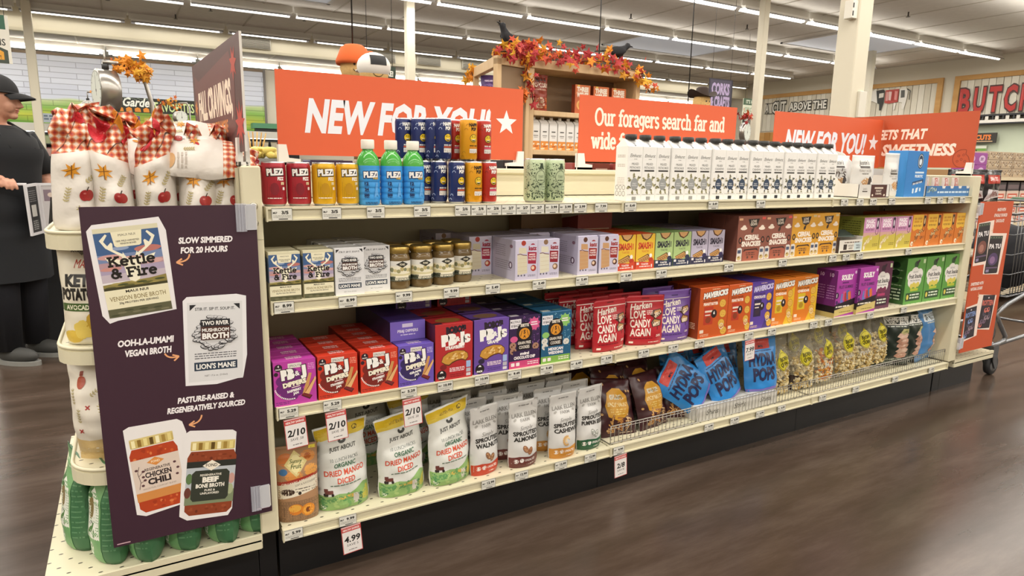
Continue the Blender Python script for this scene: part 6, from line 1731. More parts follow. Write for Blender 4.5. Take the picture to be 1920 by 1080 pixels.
LW = bag(.17, .12, .29, '#E0D9CC', lw, seed=44, dp=PILLOW_D, wp=PILLOW_W, amp=.009, rough=.36)
for i in range(3):
    thing('chip_bag', f'white chip bag on the lower end shelf, {ORD[i]} from the front', 'bag', (-.44, .05 + .2 * i, .477), (R(-4), R(-5), R(-30 if i == 0 else -70)), LW, 'white chip bags on the lower end shelf')
# green pouches on the base of the end display
gp0 = A(150, 270)
gp = A(150, 270)
gp.r(0, 0, 150, 270, '#6FA06A').p([(4, 70), (146, 70), (140, 180), (80, 205), (4, 170)], '#E3E4DA').e(90, 150, 20, 30, '#7A6A3A').e(96, 100, 14, 15, '#3A4A3A').e(96, 100, 11, 12, '#DCE0D4')
for i in range(7):
    gp.e(36 + 14 * i, 84 + (i % 3) * 8, 5, 14, '#4E7A3E', 10, 30 * (i % 4) - 45).e(30 + 8 * i, 180 + (i % 2) * 14, 6, 14, '#3E6A38', 10, 40 - 20 * i)
gp.e(100, 44, 15, 14, '#E3E4DA').t('40', 100, 42, 12, '#3E6A3A', w=16, b=.03).r(92, 8, 18, 24, '#E3E4DA', 1).r(95, 12, 12, 6, '#4A6A46')
fine(gp, 20, 236, 90, 2, 10, 5, '#CFDCC4')
gp0.put(gp, 0, 0, 1.0, 0, .80)
fine(gp0, 124, 236, 22, 14, 15, 4, '#5E8A64')
gbk = M('#3F6E4A', .4)
me, fn = pouch(.15, .09, .275, gbk, seed=7, rough=.4, amp=.004)
GP = [('bag', me, [('front_print', gp0.mesh('front_print', fn, 9, .4))])]
for i, (x, y, ro, lb) in enumerate(((-.545, .20, -76, 'green pouch at the far left edge of the end base'), (-.475, .085, -72, 'green pouch at the near left corner of the end base'), (-.39, .065, -84, 'green pouch, second from the near left corner'), (-.30, .055, -66, 'green pouch under the left half of the purple sign'), (-.20, .05, -72, 'green pouch under the middle of the purple sign'), (-.115, .055, -60, 'green pouch under the right end of the purple sign'), (-.50, .36, -62, 'green pouch in the second row on the left'), (-.40, .28, -62, 'green pouch in the second row, middle'), (-.28, .27, -62, 'green pouch in the second row, right'))):
    thing('green_pouch', lb, 'pouch', (x, y, Z4 + .002), R(ro), GP, 'green pouches on the end base')
# black snack bags on top of the right end display
bk = A(150, 200)
bk.r(20, 120, 110, 50, '#B03A2E', 2).t('SNACK', 75, 138, 20, '#E8DCD8', w=84, b=.04).p([(10, 20), (140, 40), (120, 80), (30, 90)], '#C9C4C8').p([(20, 30), (130, 48), (80, 84)], '#7A3A36')
BK = bag(.15, .06, .20, '#1E1C22', bk, seed=12, dp=PILLOW_D, wp=PILLOW_W, amp=.009, rough=.2)
for i, (x, y, ro, lb) in enumerate(((3.86, .07, -30, 'black snack bag by the right upright'), (4.02, .05, 10, 'black and red snack bag above the right orange sign'), (4.13, .10, -20, 'black snack bag at the right edge of the end display'), (3.94, .2, 0, 'black snack bag in the second row left'), (4.10, .24, 10, 'black snack bag in the second row right'))):
    thing('snack_bag', lb, 'bag', (x, y, 1.092), R(ro), BK, 'black snack bags')

# ================================================================== the produce side, far left
# hanging produce scale with leaf garland on its curved pole
LEAFC = [M('#D9861E', .7), M('#C9641C', .7), M('#E0A42E', .7), M('#B8452A', .7), M('#A62C30', .7), M('#C98A1E', .7)]
lf = []
for ma in LEAFC:
    pts = [(.045 * (1 if k % 2 == 0 else .45) * math.cos(R(90 + 180 / 5 * k)), .045 * (1 if k % 2 == 0 else .45) * math.sin(R(90 + 180 / 5 * k))) for k in range(10)]
    b = B().add([(x, .012 * math.sin(x * 60), z) for x, z in pts] + [(0, -.006, 0)], [(k, (k + 1) % 10, 10) for k in range(10)], ma)
    lf.append(b.mesh('leaf', recalc=False))
def garland(name, lab, path, n, sd, cols, spread=.05, sc=1.0, grp=None):
    e = thing(name, lab, 'garland', path[0], 0, (), grp)
    P = [Vector(p) - Vector(path[0]) for p in path]
    link('stem', B().tube(P, .006, M('#5A3A24', .8), 5).mesh('stem'), e)
    rg = random.Random(sd)
    for i in range(n):
        k = rg.uniform(0, len(P) - 1.001)
        p = P[int(k)].lerp(P[int(k) + 1], k - int(k)) + Vector((rg.gauss(0, spread), rg.gauss(0, spread), rg.gauss(0, spread)))
        o = link('leaf', lf[rg.choice(cols)], e, p, (rg.uniform(-.9, .9), rg.uniform(0, 6), rg.uniform(-.9, .9)))
        o.scale = (sc * rg.uniform(.7, 1.3),) * 3
STEEL = M('#A8A49E', .28, .9)
def scale(lab, loc, r_, rz, pole=None):
    prof = [(r_ * .92, -.05), (r_, -.045), (r_, .055), (r_ * .92, .06)]
    d = B().lathe(prof, STEEL, 32)
    dv = [(x, -z, y) for x, y, z in d.v]
    d.v = dv
    face = A(1000, 1000).e(500, 500, 460, 460, '#DDE2DA', 30).ln(arc(500, 500, 440, 440, 0, 360, 30), 14, '#8A8E88')
    for k in range(12):
        face.ln([(500 + 360 * math.cos(R(30 * k)), 500 + 360 * math.sin(R(30 * k))), (500 + 420 * math.cos(R(30 * k)), 500 + 420 * math.sin(R(30 * k)))], 18, '#3A3C3A')
    face.ln([(500, 380), (500, 850)], 22, '#2A2A2A').e(500, 500, 40, 40, '#2A2A2A')
    fm = face.mesh('dial_face', lambda x, z, o: ((x - .5) * 2 * r_, -.0605 - o, (z - .5) * 2 * r_))
    thing('produce_scale', lab, 'scale', loc, rz, [('drum', d.mesh('drum'), [('dial_face', fm)]), ('hook', B().tube([(0, 0, r_), (0, 0, r_ + .03)], .02, M('#222222', .5), 8).tube([(0, 0, r_ + .03), (0, 0, r_ + .11)], .006, STEEL, 6).mesh('hook')), ('pan_rods', B().tube([(-.05, 0, -r_), (-.09, 0, -r_ - .3)], .004, STEEL, 6).tube([(.05, 0, -r_), (.09, 0, -r_ - .3)], .004, STEEL, 6).mesh('pan_rods')), ('pan', B().lathe([(.02, -r_ - .37), (.14, -r_ - .35), (.17, -r_ - .29), (.165, -r_ - .288), (.13, -r_ - .34)], STEEL, 24).mesh('pan'))], 'hanging produce scales')
scale('large steel hanging produce scale seen from its side', (-.372, 3.0, 1.676), .128, R(-76))
pole = [(-.12, 3.0, 0.0), (-.13, 3.0, 1.45), (-.138, 3.0, 1.62), (-.165, 3.0, 1.75), (-.215, 3.0, 1.822), (-.285, 3.0, 1.845), (-.385, 3.0, 1.845)]
thing('scale_pole', 'curved steel pole carrying the large produce scale', 'pole', (-.12, 3.0, 0), 0, [('tube', B().tube([Vector(p) - Vector((-.12, 3, 0)) for p in pole], .013, STEEL, 10).mesh('tube')), ('foot', B().lathe([(.2, 0), (.2, .012), (.03, .03)], STEEL, 24).mesh('foot')), ('eye_hook', B().tube([(-.265, 0, 1.845), (-.268, 0, 1.80)], .005, STEEL, 6).mesh('eye_hook'))])
garland('leaf_garland', 'orange leaf garland wound around the scale pole', [(-.33, 3.0, 1.83), (-.25, 2.99, 1.835), (-.19, 2.98, 1.81), (-.155, 2.98, 1.75)], 70, 3, [0, 0, 2, 1, 5], .026, .62)
scale('small produce scale facing forward at the far left', (-.675, 9.0, 1.935), .105, R(6))
scale('small produce scale half hidden by the chip bags', (.435, 9.0, 1.872), .09, R(20))
for x, lab in ((-.675, 'thin pole of the small left produce scale'), (.435, 'thin pole of the second small produce scale')):
    zz = 2.16 if x < 0 else 2.08
    thing('scale_pole', lab, 'pole', (x + .13, 9.0, 0), 0, [('tube', B().tube([(0, 0, 0), (0, 0, zz - .06), (-.03, 0, zz), (-.13, 0, zz - .01)], .012, STEEL, 8).mesh('tube')), ('foot', B().lathe([(.2, 0), (.2, .012), (.03, .03)], STEEL, 20).mesh('foot'))])
garland('leaf_garland', 'orange leaf sprig on the small left scale pole', [(-.56, 8.97, 2.12), (-.50, 8.97, 2.09)], 10, 5, [0, 1, 2], .03, .7)
garland('leaf_garland', 'orange leaf sprig before the favorites lettering', [(.22, 8.97, 2.06), (.46, 8.97, 2.05)], 26, 6, [0, 1, 2, 5], .04, .7)

# refrigerated produce case below the mural, rows of tubs
case = thing('produce_case', 'long black produce case of packed tubs below the mural', 'case', (0, 22.6, 0), 0,
             [('body', B().box(-5.5, 5.2, .35, 1.2, 0, 2.05, M('#1B1C1E', .6)).mesh('body')), ('plinth', B().box(-5.5, 5.2, -.3, .4, 0, .45, M('#2A2B2D', .6)).mesh('plinth')), ('canopy', B().box(-5.5, 5.2, -.1, .4, 2.05, 2.28, M('#E3E0D6', .5)).mesh('canopy')), ('canopy_light', B().box(-5.4, 5.1, -.02, .3, 2.03, 2.05, M('#FFFDF4', .5, 0, 2.0)).mesh('canopy_light'))])
for q, z in enumerate((.55, .92, 1.29, 1.66)):
    link('shelf', B().box(-5.5, 5.2, -.25 + .1 * q, .4, z, z + .03, M('#3A3B3D', .5)).mesh('shelf'), case)
tubm = []
for c, lidc in (('#E3E2D8', '#C9C8BE'), ('#D8CFB8', '#8A7A5A'), ('#9AA8B8', '#5A6A86'), ('#C9A8A0', '#8A4A44'), ('#B8C49A', '#5E7A3E'), ('#6A86A8', '#2E4A6E')):
    tubm.append([('tub', B().lathe([(.085, 0), (.105, .20), (.105, .22)], M(c, .4), 12).mesh('tub')), ('lid', B().lathe([(.11, .22), (.11, .245), (.10, .25)], M(lidc, .4), 12).mesh('lid'))])
rg = random.Random(7)
names = ('white', 'beige', 'grey blue', 'pale red', 'pale green', 'blue')
for q, z in enumerate((.58, .95, 1.32, 1.69)):
    x = -3.4
    k = [2, 5, 3, 0][q]
    cnt = 0
    while x < 4.9:
        if rg.random() < .22:
            k = rg.choice((0, 0, 1, 3, 4) if q > 1 else (2, 5, 3, 4, 0))
        if x < 4.4:
            thing('produce_tub', f'{names[k]} lidded tub, {ORD[min(cnt, 17)] if cnt < 18 else str(cnt + 1) + "th"} from left on the {("lowest", "second", "third", "top")[q]} produce case row', 'tub', (x, 22.45 + .1 * q, z), 0, tubm[k], 'tubs in the far produce case')
        x += .285
        cnt += 1
gb = A(2300, 460).r(0, 0, 2300, 460, '#23261F')
gb.t('Garden', 640, 190, 270, '#E8EADF', w=900, sh=.25, b=.03).t('FAVORITES', 1690, 70, 290, '#C9D89A', w=1150, b=.02)
for i in range(4):
    gb.p([(60 + 240 * i, 20), (230 + 240 * i, 20), (215 + 240 * i, 130), (140 + 240 * i, 165), (55 + 240 * i, 120)], '#D98A2E')
for i in range(60):
    gb.e(20 + (i * 97) % 1000, 385 + (i * 31) % 60, 14, 6, '#8A9A84', 6, i * 40)
thing('wall_sign', 'dark sign reading Garden FAVORITES above the produce case', 'sign', (-.42, 22.95, 2.74), 0, [('board', B().box(0, 2.3, 0, .04, 0, .46, M('#23261F', .6)).mesh('board'), [('lettering', gb.mesh('lettering', on_front(0, 0, 0), None, .5, lay=.0008))])])
for x, z, w_, h_, c, c2, lab in ((-.62, 2.30, .85, .30, '#7A5AA0', '#D8CCE8', 'purple shelf sign on the produce case'), (.35, 2.30, .75, .26, '#D9C66A', '#F0E8B8', 'yellow shelf sign on the produce case'), (.25, 1.98, .62, .30, '#5E7A4A', '#E3E8D0', 'green sweet potato sign on the produce case'), (1.15, 2.25, .5, .3, '#D8D2C2', '#8A8474', 'pale shelf sign right of the produce case'), (-2.3, 2.30, .5, .26, '#B9C4CE', '#6A7A8A', 'grey packets sign at the far left of the case')):
    a = A(w_ * 1000, h_ * 1000)
    fine(a, w_ * 80, h_ * 620, w_ * 840, 2, h_ * 330, h_ * 190, c2)
    thing('shelf_sign', lab, 'sign', (x, 22.4, z), 0, [('board', B().box(0, w_, 0, .03, 0, h_, M(c, .6)).mesh('board'), [('print', a.mesh('print', on_front(0, 0, 0), lay=.0008))])])

# hanging banners
def banner(lab, loc, w_, h_, art, col, rz=0, top=HC):
    e = thing('hanging_banner', lab, 'banner', loc, rz, [('board', B().box(-w_ / 2, w_ / 2, 0, .02, 0, h_, M(col, .6)).mesh('board'), [('print', art.mesh('print', on_front(-w_ / 2, 0, 0), None, .5, lay=.0004))])])
    for s_ in (-1, 1):
        link('wire', B().tube([(s_ * w_ * .4, .01, h_), (s_ * w_ * .4, .01, top - loc[2])], .004, M('#3A3A3A', .5), 5).mesh('wire'), e)
lb_ = A(700, 800).r(0, 560, 700, 240, '#2F5E48').r(0, 220, 700, 345, '#DCD8CC').t('ITEMS', 520, 300, 110, '#3A3A34', w=320).p([(0, 0), (700, 0), (700, 220), (520, 300), (300, 200), (0, 260)], '#3A443A').p([(400, 60), (640, 60), (640, 190), (520, 260), (400, 200)], '#D99A2E').t('IN', 520, 140, 60, '#3A3020', w=80).t('NOW!', 520, 75, 60, '#3A3020', w=160)
banner('green, cream and orange banner at the upper left edge', (-1.98, 12.0, 2.77), .42, .75, A(420, 750).put(lb_, -280, 0, .94), '#DCD8CC')
rb_ = A(700, 800).r(0, 610, 700, 190, '#3E5A40').t("IT'S HERE!", 350, 660, 100, '#DCE3D0', w=480, b=.03).r(0, 270, 700, 345, '#D3D8C2').t('SPROUTS', 350, 420, 130, '#8FA084', w=560, b=.02).r(190, 310, 320, 70, '#5A6A54').r(200, 320, 300, 50, '#C9D0B8').r(0, 0, 700, 270, '#2A2E28').r(110, 70, 130, 150, '#D8D8D0').e(480, 140, 100, 110, '#D9B23A').e(480, 140, 60, 66, '#3A3420')
banner('green and cream banner hanging beside the slim column', (15.97, 12.0, 2.54), .72, .80, A(720, 800).put(rb_, 0, 0, 1.0, 0, 1.03), '#D3D8C2')
ck = A(700, 620)
ck.r(0, 0, 700, 620, '#2E2A3A').r(25, 25, 650, 570, '#4A4558').t('CORKS', 350, 300, 230, '#B9A8D0', w=560, b=.05).t('& CRAFTS', 350, 20, 230, '#B9A8D0', w=600, b=.05)
banner('dark purple banner reading CORKS behind the foragers sign', (10.86, 8.5, 2.56), .70, .60, A(700, 600).put(ck, 0, 0, .97), '#2E2A3A')
nh = A(500, 200).r(0, 0, 500, 200, '#26382C').t('NEW HERE!', 270, 60, 80, '#E3E6DC', w=380, b=.04)
banner('small dark green banner reading NEW HERE behind the white cap', (2.62, 6.6, 2.33), .42, .17, A(420, 170).put(nh, 0, 0, .84), '#26382C')
# black suspension cables
for x, y, z0, lab in ((2.10, 6.05, 2.45, 'black ceiling cable above the orange scarecrow hat'), (7.45, 6.0, 2.2, 'long black ceiling cable between the orange signs'), (6.35, 6.9, 2.6, 'black ceiling cable above the right crow')):
    thing('ceiling_cable', lab, 'cable', (x, y, z0), 0, [('cable', B().tube([(0, 0, 0), (0, 0, HC - z0)], .009, M('#1A1A1A', .5), 6).mesh('cable')), ('ceiling_plate', B().lathe([(.05, HC - z0 - .02), (.05, HC - z0)], M('#1A1A1A', .5), 12).mesh('ceiling_plate'))])
# sprinkler heads
sp_m = [('pipe', B().tube([(0, 0, 0), (0, 0, -.10)], .018, M('#4A4640', .6), 8).mesh('pipe')), ('deflector', B().lathe([(.05, -.12), (.05, -.11)], M('#6A655C', .5), 10).mesh('deflector'))]
for i, (x, y) in enumerate(((-.35, 17.6), (1.9, 17.4), (4.2, 17.2), (6.3, 15.2), (8.8, 14.6), (1.2, 19.0), (11.2, 12.0), (14.6, 11.2), (16.6, 8.0), (12.6, 8.2))):
    thing('sprinkler', f'small ceiling sprinkler head, {ORD[i]} counted from the left', 'sprinkler', (x, y, HC - .012), 0, sp_m, 'ceiling sprinklers')

# ------------------------------------------------------------------ scarecrows
def scarecrow(lab, loc, hat, skin, style, s_=1.0):
    x, y, zc = loc
    burl = ramp_mat('burlap', [(.3, skin), (.7, '#C9A468')], noise_fac(40), .9)
    face = A(200, 200).e(70, 120, 10, 12, '#2A211A').e(130, 120, 10, 12, '#2A211A').ln(arc(100, 90, 45, 34, 200, 340, 10), 5, '#2A211A').p([(92, 90), (108, 90), (100, 108)], '#B8652A')
    hd = B().ball((0, 0, 0), (.16 * s_, .15 * s_, .19 * s_), burl, 20, 14)
    ps = [('head', hd.mesh('head'), [('face', face.mesh('face', lambda u, v, o: ((u - .1) * s_ * 1.3, -.15 * s_ * math.sqrt(max(0.05, 1 - ((u - .1) * 1.3 / .16) ** 2 - ((v - .1) * 1.3 / .19) ** 2)) - o - .003, (v - .1) * s_ * 1.3), 12))]),
          ('body', B().ball((0, 0, -.55 * s_), (.24 * s_, .16 * s_, .40 * s_), M('#8A4A3A', .9), 16, 10).mesh('body')), ('post', B().tube([(0, 0, -zc), (0, 0, -.5 * s_)], .03, M('#7A5A38', .8), 8).mesh('post'))]
    if style == 'felt':      # tall drooping orange felt hat
        ps.append(('hat', B().lathe([(.17, .06), (.20, .03), (.21, .07), (.18, .14), (.15, .22), (.10, .255), (.0, .27)], M(hat, .85), 20).ball((.19, -.02, .17), (.06, .05, .035), M(hat, .85), 10, 6).mesh('hat'), ()))
    elif style == 'cap':
        ps.append(('cap', B().ball((0, 0, .06), (.185, .185, .15), M(hat, .8), 20, 12).mesh('cap'), [('mesh_patch', B().grid(lambda u, v: (.187 * math.sin((u - .5) * 1.0) , -.188 * math.cos((u - .5) * 1.0) * math.cos(v * .75), .06 + .152 * math.sin(v * .75)), 8, 6, M('#2A2A2C', .7)).mesh('mesh_patch')), ('brim', B().prism(arc(0, .12, .16, .2, 0, 180, 10), .02, .035, M(hat, .8), 'Z').mesh('brim'))]))
    else:                    # dark cowboy hat with rolled brim
        ps.append(('hat', B().lathe([(.0, .30), (.08, .32), (.12, .29), (.14, .12)], M(hat, .8), 20, cap=False).grid(lambda u, v: ((.14 + .18 * v) * math.cos(2 * PI * u), (.14 + .12 * v) * math.sin(2 * PI * u), .12 + .14 * v * v * abs(math.cos(2 * PI * u)) ** 3), 24, 4, M(hat, .8)).mesh('hat')))
    thing('scarecrow', lab, 'scarecrow', loc, 0, ps)
scarecrow('scarecrow with a bright orange felt hat behind the left sign', (2.095, 6.0, 2.36), '#D2602A', '#D8B47A', 'felt')
scarecrow('straw figure wearing a white cap with dark patch behind the left sign', (2.149, 5.45, 2.256), '#E6E2DC', '#D8B47A', 'cap')
scarecrow('scarecrow with a dark cowboy hat near the purple banner', (9.80, 8.0, 2.56), '#33241C', '#E0B878', 'cowboy', 1.15)

# ------------------------------------------------------------------ wooden bookcase with autumn garland
WOOD = ramp_mat('pale_wood', [(.3, '#C9A87C'), (.55, '#D6B88E'), (.8, '#BE9A6C')], noise_fac(7, (1, 1, .12), 6), .55)
WIN = M('#8A7258', .7)
bc = thing('wooden_bookcase', 'pale wooden bookcase with snacks behind the shelving', 'bookcase', (3.28, 4.0, 0), R(2))
L_, D_, H_ = 1.50, .42, 2.24
for nm, bx in (('side_post', (0, .06, 0, .06, 0, H_)), ('side_post', (L_ - .06, L_, 0, .06, 0, H_)), ('side_post', (L_ - .06, L_, D_ - .06, D_, 0, H_)), ('side_panel', (L_ - .05, L_ - .01, .06, D_ - .06, 0, H_)), ('top_board', (-.01, L_ + .01, -.01, D_, H_, H_ + .09)), ('back_panel', (0, L_, D_ - .03, D_ - .01, 0, H_)), ('shelf', (.06, L_ - .06, .0, D_ - .03, 1.78, 1.83)), ('shelf', (.06, L_ - .06, .0, D_ - .03, 1.385, 1.435)), ('shelf', (.06, L_ - .06, .0, D_ - .03, .95, 1.0)), ('shelf', (.06, L_ - .06, .0, D_ - .03, .5, .55)), ('plinth', (0, L_, .02, D_, 0, .1))):
    link(nm, B().rbox(*bx, WIN if nm == 'back_panel' else WOOD, .004).mesh(nm), bc)
# angled end wing on the left
wg = thing('wooden_endwing', 'pale wooden end frame set at an angle left of the bookcase', 'bookcase', (2.83, 3.86, 0), R(14))
for nm, bx in (('frame_post', (0, .06, 0, .06, 0, 2.28)), ('frame_post', (.40, .45, 0, .06, 0, 2.28)), ('top_rail', (0, .45, 0, .06, 2.22, 2.30)), ('panel', (.06, .40, .02, .04, 0, 2.22))):
    link(nm, B().rbox(*bx, WIN if nm == 'panel' else WOOD, .004).mesh(nm), wg)
w2 = thing('wooden_endwing', 'pale wooden side frame receding at the far left of the bookcase', 'bookcase', (2.83, 3.92, 0), R(77))
for nm, bx in (('frame_post', (.82, .88, -.06, 0, 0, 2.30)), ('top_rail', (.0, .88, -.06, 0, 2.20, 2.30)), ('shelf', (.22, .88, -.32, -.06, 1.92, 1.95)), ('shelf', (.22, .88, -.32, -.06, 1.45, 1.48)), ('frame_post', (.22, .28, -.32, -.26, 0, 1.95)), ('frame_post', (.82, .88, -.32, -.26, 0, 1.95))):
    link(nm, B().rbox(*bx, WOOD, .004).mesh(nm), w2)
pc = A(220, 370).r(4, 0, 212, 362, '#8E3A2A').r(30, 290, 150, 60, '#2E1A18').t('POPCORN', 112, 240, 46, '#E8DCCB', w=190, b=.05).r(50, 210, 130, 16, '#C9A08A').e(112, 80, 60, 62, '#C9B5A0').e(112, 80, 40, 44, '#8A5A48')
for x, y in ((30, 110), (190, 120), (26, 40), (196, 50)):
    pc.e(x, y, 22, 24, '#C96A34')
BKM = bag(.22, .09, .37, '#8E3A2A', pc, seed=5, dp=PILLOW_D, wp=PILLOW_W, amp=.01)
def in_bc(x, y, z):
    v = Matrix.Rotation(R(2), 3, 'Z') @ Vector((x, y, 0))
    return (3.28 + v.x, 4.0 + v.y, z)
thing('popcorn_pouch', 'red brown popcorn pouch standing on the top bookcase shelf', 'pouch', in_bc(.20, .08, 1.832), R(2), BKM)
tw = A(205, 300).r(0, 0, 205, 300, '#B85A2E').r(0, 200, 205, 100, '#C96A34').t('THREE', 102, 232, 46, '#F0E4D4', w=160, b=.06).t('WISHES', 102, 176, 46, '#F0E4D4', w=160, b=.06).e(102, 90, 80, 60, '#D9A05A').e(102, 90, 60, 42, '#C2803A').r(30, 282, 30, 16, '#E3C25A')
TW = carton(.205, .06, .30, '#B0522A', tw, A(60, 300).r(0, 0, 60, 300, '#8A3A24'))
for i, x in enumerate((.70, .955, 1.21)):
    thing('cereal_box', f'orange cereal box on the wooden bookcase, {("left", "middle", "right")[i]} of three', 'box', in_bc(x + .03, .06, 1.832), R(2 - 4 * (i == 1)), TW, 'orange cereal boxes')
mk = A(100, 270).r(0, 0, 100, 90, '#D98A3A')
for i in range(9):
    mk.e(12 + (i * 31) % 78, 12 + (i * 23) % 68, 12, 8, ('#E8D2B0', '#B5622A', '#F0E0C8')[i % 3], 8, i * 30)
mk.r(26, 180, 50, 12, '#55524E').r(22, 140, 58, 9, '#8A8682').r(30, 124, 44, 7, '#A8A4A0')
mb_ = B().rbox(-.05, .05, 0, .10, 0, .27, M('#E3E1DD', .45), .002).add([(-.05, 0, .268), (.05, 0, .268), (.05, .1, .268), (-.05, .1, .268), (-.046, .045, .31), (.046, .045, .31), (.046, .055, .31), (-.046, .055, .31)], [(0, 1, 5, 4), (1, 2, 6, 5), (2, 3, 7, 6), (3, 0, 4, 7), (4, 5, 6, 7)], M('#E3E1DD', .45))
MKB = [('carton', mb_.mesh('carton'), [('front_print', mk.mesh('front_print', on_front(-.05, 0, 0)))]), ('cap', B().lathe([(.02, .305), (.02, .335)], M('#D8D5D0', .4), 14, 0, .05).mesh('cap'))]
for i in range(12):
    thing('milk_carton', f'white and orange carton on the bookcase, {ORD[i]} from the left', 'carton', in_bc(.125 + .112 * i, .05, 1.437), R(2), MKB, 'cartons on the bookcase')
for i, (c, lab) in enumerate((('#5A3A8A', 'purple'), ('#1E2022', 'black'), ('#2E2A2C', 'charcoal'), ('#5A8A86', 'teal'), ('#7A4A9A', 'violet'))):
    pk_ = A(200, 260).r(0, 0, 200, 260, c).e(100, 110, 60, 70, '#8A8090').r(40, 200, 120, 30, '#D8D2D8')
    thing('snack_pouch', f'{lab} pouch low on the wooden bookcase', 'pouch', in_bc(.2 + .26 * i, .06, 1.002), 0, bag(.2, .08, .27, c, pk_, seed=i), 'pouches low on the bookcase')
vio = A(240, 330).r(0, 0, 240, 330, '#4A2E6E').e(120, 170, 80, 50, '#8A6AB0').r(60, 240, 120, 30, '#D8CCE8')
thing('snack_pouch', 'shiny purple pouch in the receding left frame', 'pouch', (3.08, 4.45, 1.952), R(-40), bag(.24, .09, .25, '#4A2E6E', A(240, 250).put(vio, 0, 0, .75), seed=8, rough=.2))
garland('leaf_garland', 'autumn leaf garland along the top of the wooden bookcase', [(2.86, 3.85, 2.33), (3.05, 3.88, 2.36), (3.3, 3.95, 2.37), (3.6, 3.98, 2.38), (3.9, 4.0, 2.36), (4.2, 4.0, 2.38), (4.5, 4.02, 2.36), (4.8, 4.04, 2.32)], 190, 8, [0, 1, 2, 3, 4, 4, 3, 5], .055, 1.15)
garland('leaf_garland', 'autumn leaves trailing down the left bookcase post', [(3.22, 3.9, 2.33), (3.18, 3.9, 2.2), (3.25, 3.92, 2.05), (3.28, 3.92, 1.9)], 32, 9, [0, 1, 3, 4, 5], .035, 1.1)
garland('leaf_garland', 'autumn leaves drooping at the right end of the bookcase', [(4.72, 3.98, 2.30), (4.78, 3.98, 2.2), (4.86, 3.98, 2.1)], 18, 12, [0, 1, 2, 3], .05, 1.1)
garland('leaf_garland', 'small leaf cluster on the receding left frame', [(3.0, 4.75, 2.28), (3.04, 4.77, 2.18)], 14, 10, [0, 2, 4], .04, 1.2)
garland('leaf_garland', 'leaf cluster hanging inside the angled frame', [(3.10, 3.90, 1.98), (3.16, 3.90, 1.92)], 12, 14, [0, 1, 3], .035, 1.1)
# crows
def crow(lab, loc, rz, pitch):
    K = M('#15151A', .75)
    body = B()
    sec = [(-.19, .008, .004, .02), (-.12, .028, .012, .012), (-.06, .052, .045, .0), (.0, .062, .06, .0), (.05, .052, .056, .012), (.09, .034, .038, .04), (.115, .036, .038, .062), (.14, .026, .026, .068), (.155, .010, .011, .062)]
    N = 14
    body.grid(lambda u, v: (lambda i, f: (lambda a, b_: ((a[0] + (b_[0] - a[0]) * f), (a[1] + (b_[1] - a[1]) * f) * math.cos(2 * PI * u), (a[3] + (b_[3] - a[3]) * f) + (a[2] + (b_[2] - a[2]) * f) * math.sin(2 * PI * u)))(sec[i], sec[i + 1]))(min(int(v * 8), 7), v * 8 - min(int(v * 8), 7)), N, 32, K)
    ps = [('body', body.mesh('body')), ('beak', B().tube([(.15, 0, .062), (.178, 0, .058), (.195, 0, .050)], [.011, .007, .001], M('#0E0E10', .4), 8).mesh('beak')), ('tail', B().prism([(-.27, -.03), (-.27, .03), (-.12, .02), (-.12, -.02)], .008, .016, K, 'Z').mesh('tail'))]
    for s_ in (-1, 1):
        ps.append(('wing', B().ball((-.03, s_ * .052, .01), (.11, .014, .045), K, 12, 8).mesh('wing')))
        ps.append(('leg', B().tube([(.0, s_ * .02, -.05), (.01, s_ * .022, -.115), (.04, s_ * .024, -.118)], .004, M('#1E1E20', .5), 6).mesh('leg')))
    thing('crow', lab, 'crow', loc, (0, R(pitch), R(rz)), ps, 'crow ornaments')
crow('black crow ornament looking up at the left of the garland', (3.02, 4.0, 2.475), 172, -38)
crow('black crow ornament facing right at the right of the garland', (4.44, 4.06, 2.505), -10, -4)

# ================================================================== the butcher wall on the far right (x = 25)
WHITEW = [M('#D9D3C2', .8), M('#CFC8B6', .8), M('#DFDACB', .8)]
TIMB = ramp_mat('timber', [(.3, '#B98A4E'), (.7, '#CFA365')], noise_fac(3, (1, .2, 1), 5), .7)
def plank_wall(lab, y0, y1, z0, z1, pw, mats, frame=True, xw=24.99):
    e = thing('plank_wall', lab, 'wall panel', (xw, y0, z0))
    n = max(1, int(round((y1 - y0) / pw)))
    ms = [B().box(-.03, 0, .008, (y1 - y0) / n - .008, 0, z1 - z0, m_).mesh('plank') for m_ in mats]
    for i in range(n):
        link('plank', ms[(i * 7) % len(ms)], e, (-.004 * ((i * 5) % 3), (y1 - y0) * i / n, 0))
    if frame:
        link('frame_beam', B().box(-.09, 0, -.18, y1 - y0 + .18, z1 - z0, z1 - z0 + .16, TIMB).mesh('frame_beam'), e)
        for yy in (-.18, y1 - y0):
            link('frame_post', B().box(-.09, 0, yy, yy + .18, -.02, z1 - z0, TIMB).mesh('frame_post'), e)
    return e
plank_wall('whitewashed plank wall with the slogan and cow diagram', 11.5, 19.4, 3.0, 4.42, .22, WHITEW)
plank_wall('whitewashed plank wall behind the red butcher letters', 4.6, 10.75, 3.2, 4.42, .22, WHITEW)
plank_wall('orange brown timber panelling below the slogan wall', 11.5, 19.4, 1.0, 2.94, .3, [TIMB, M('#C2924F', .7), M('#B58445', .7)], False)
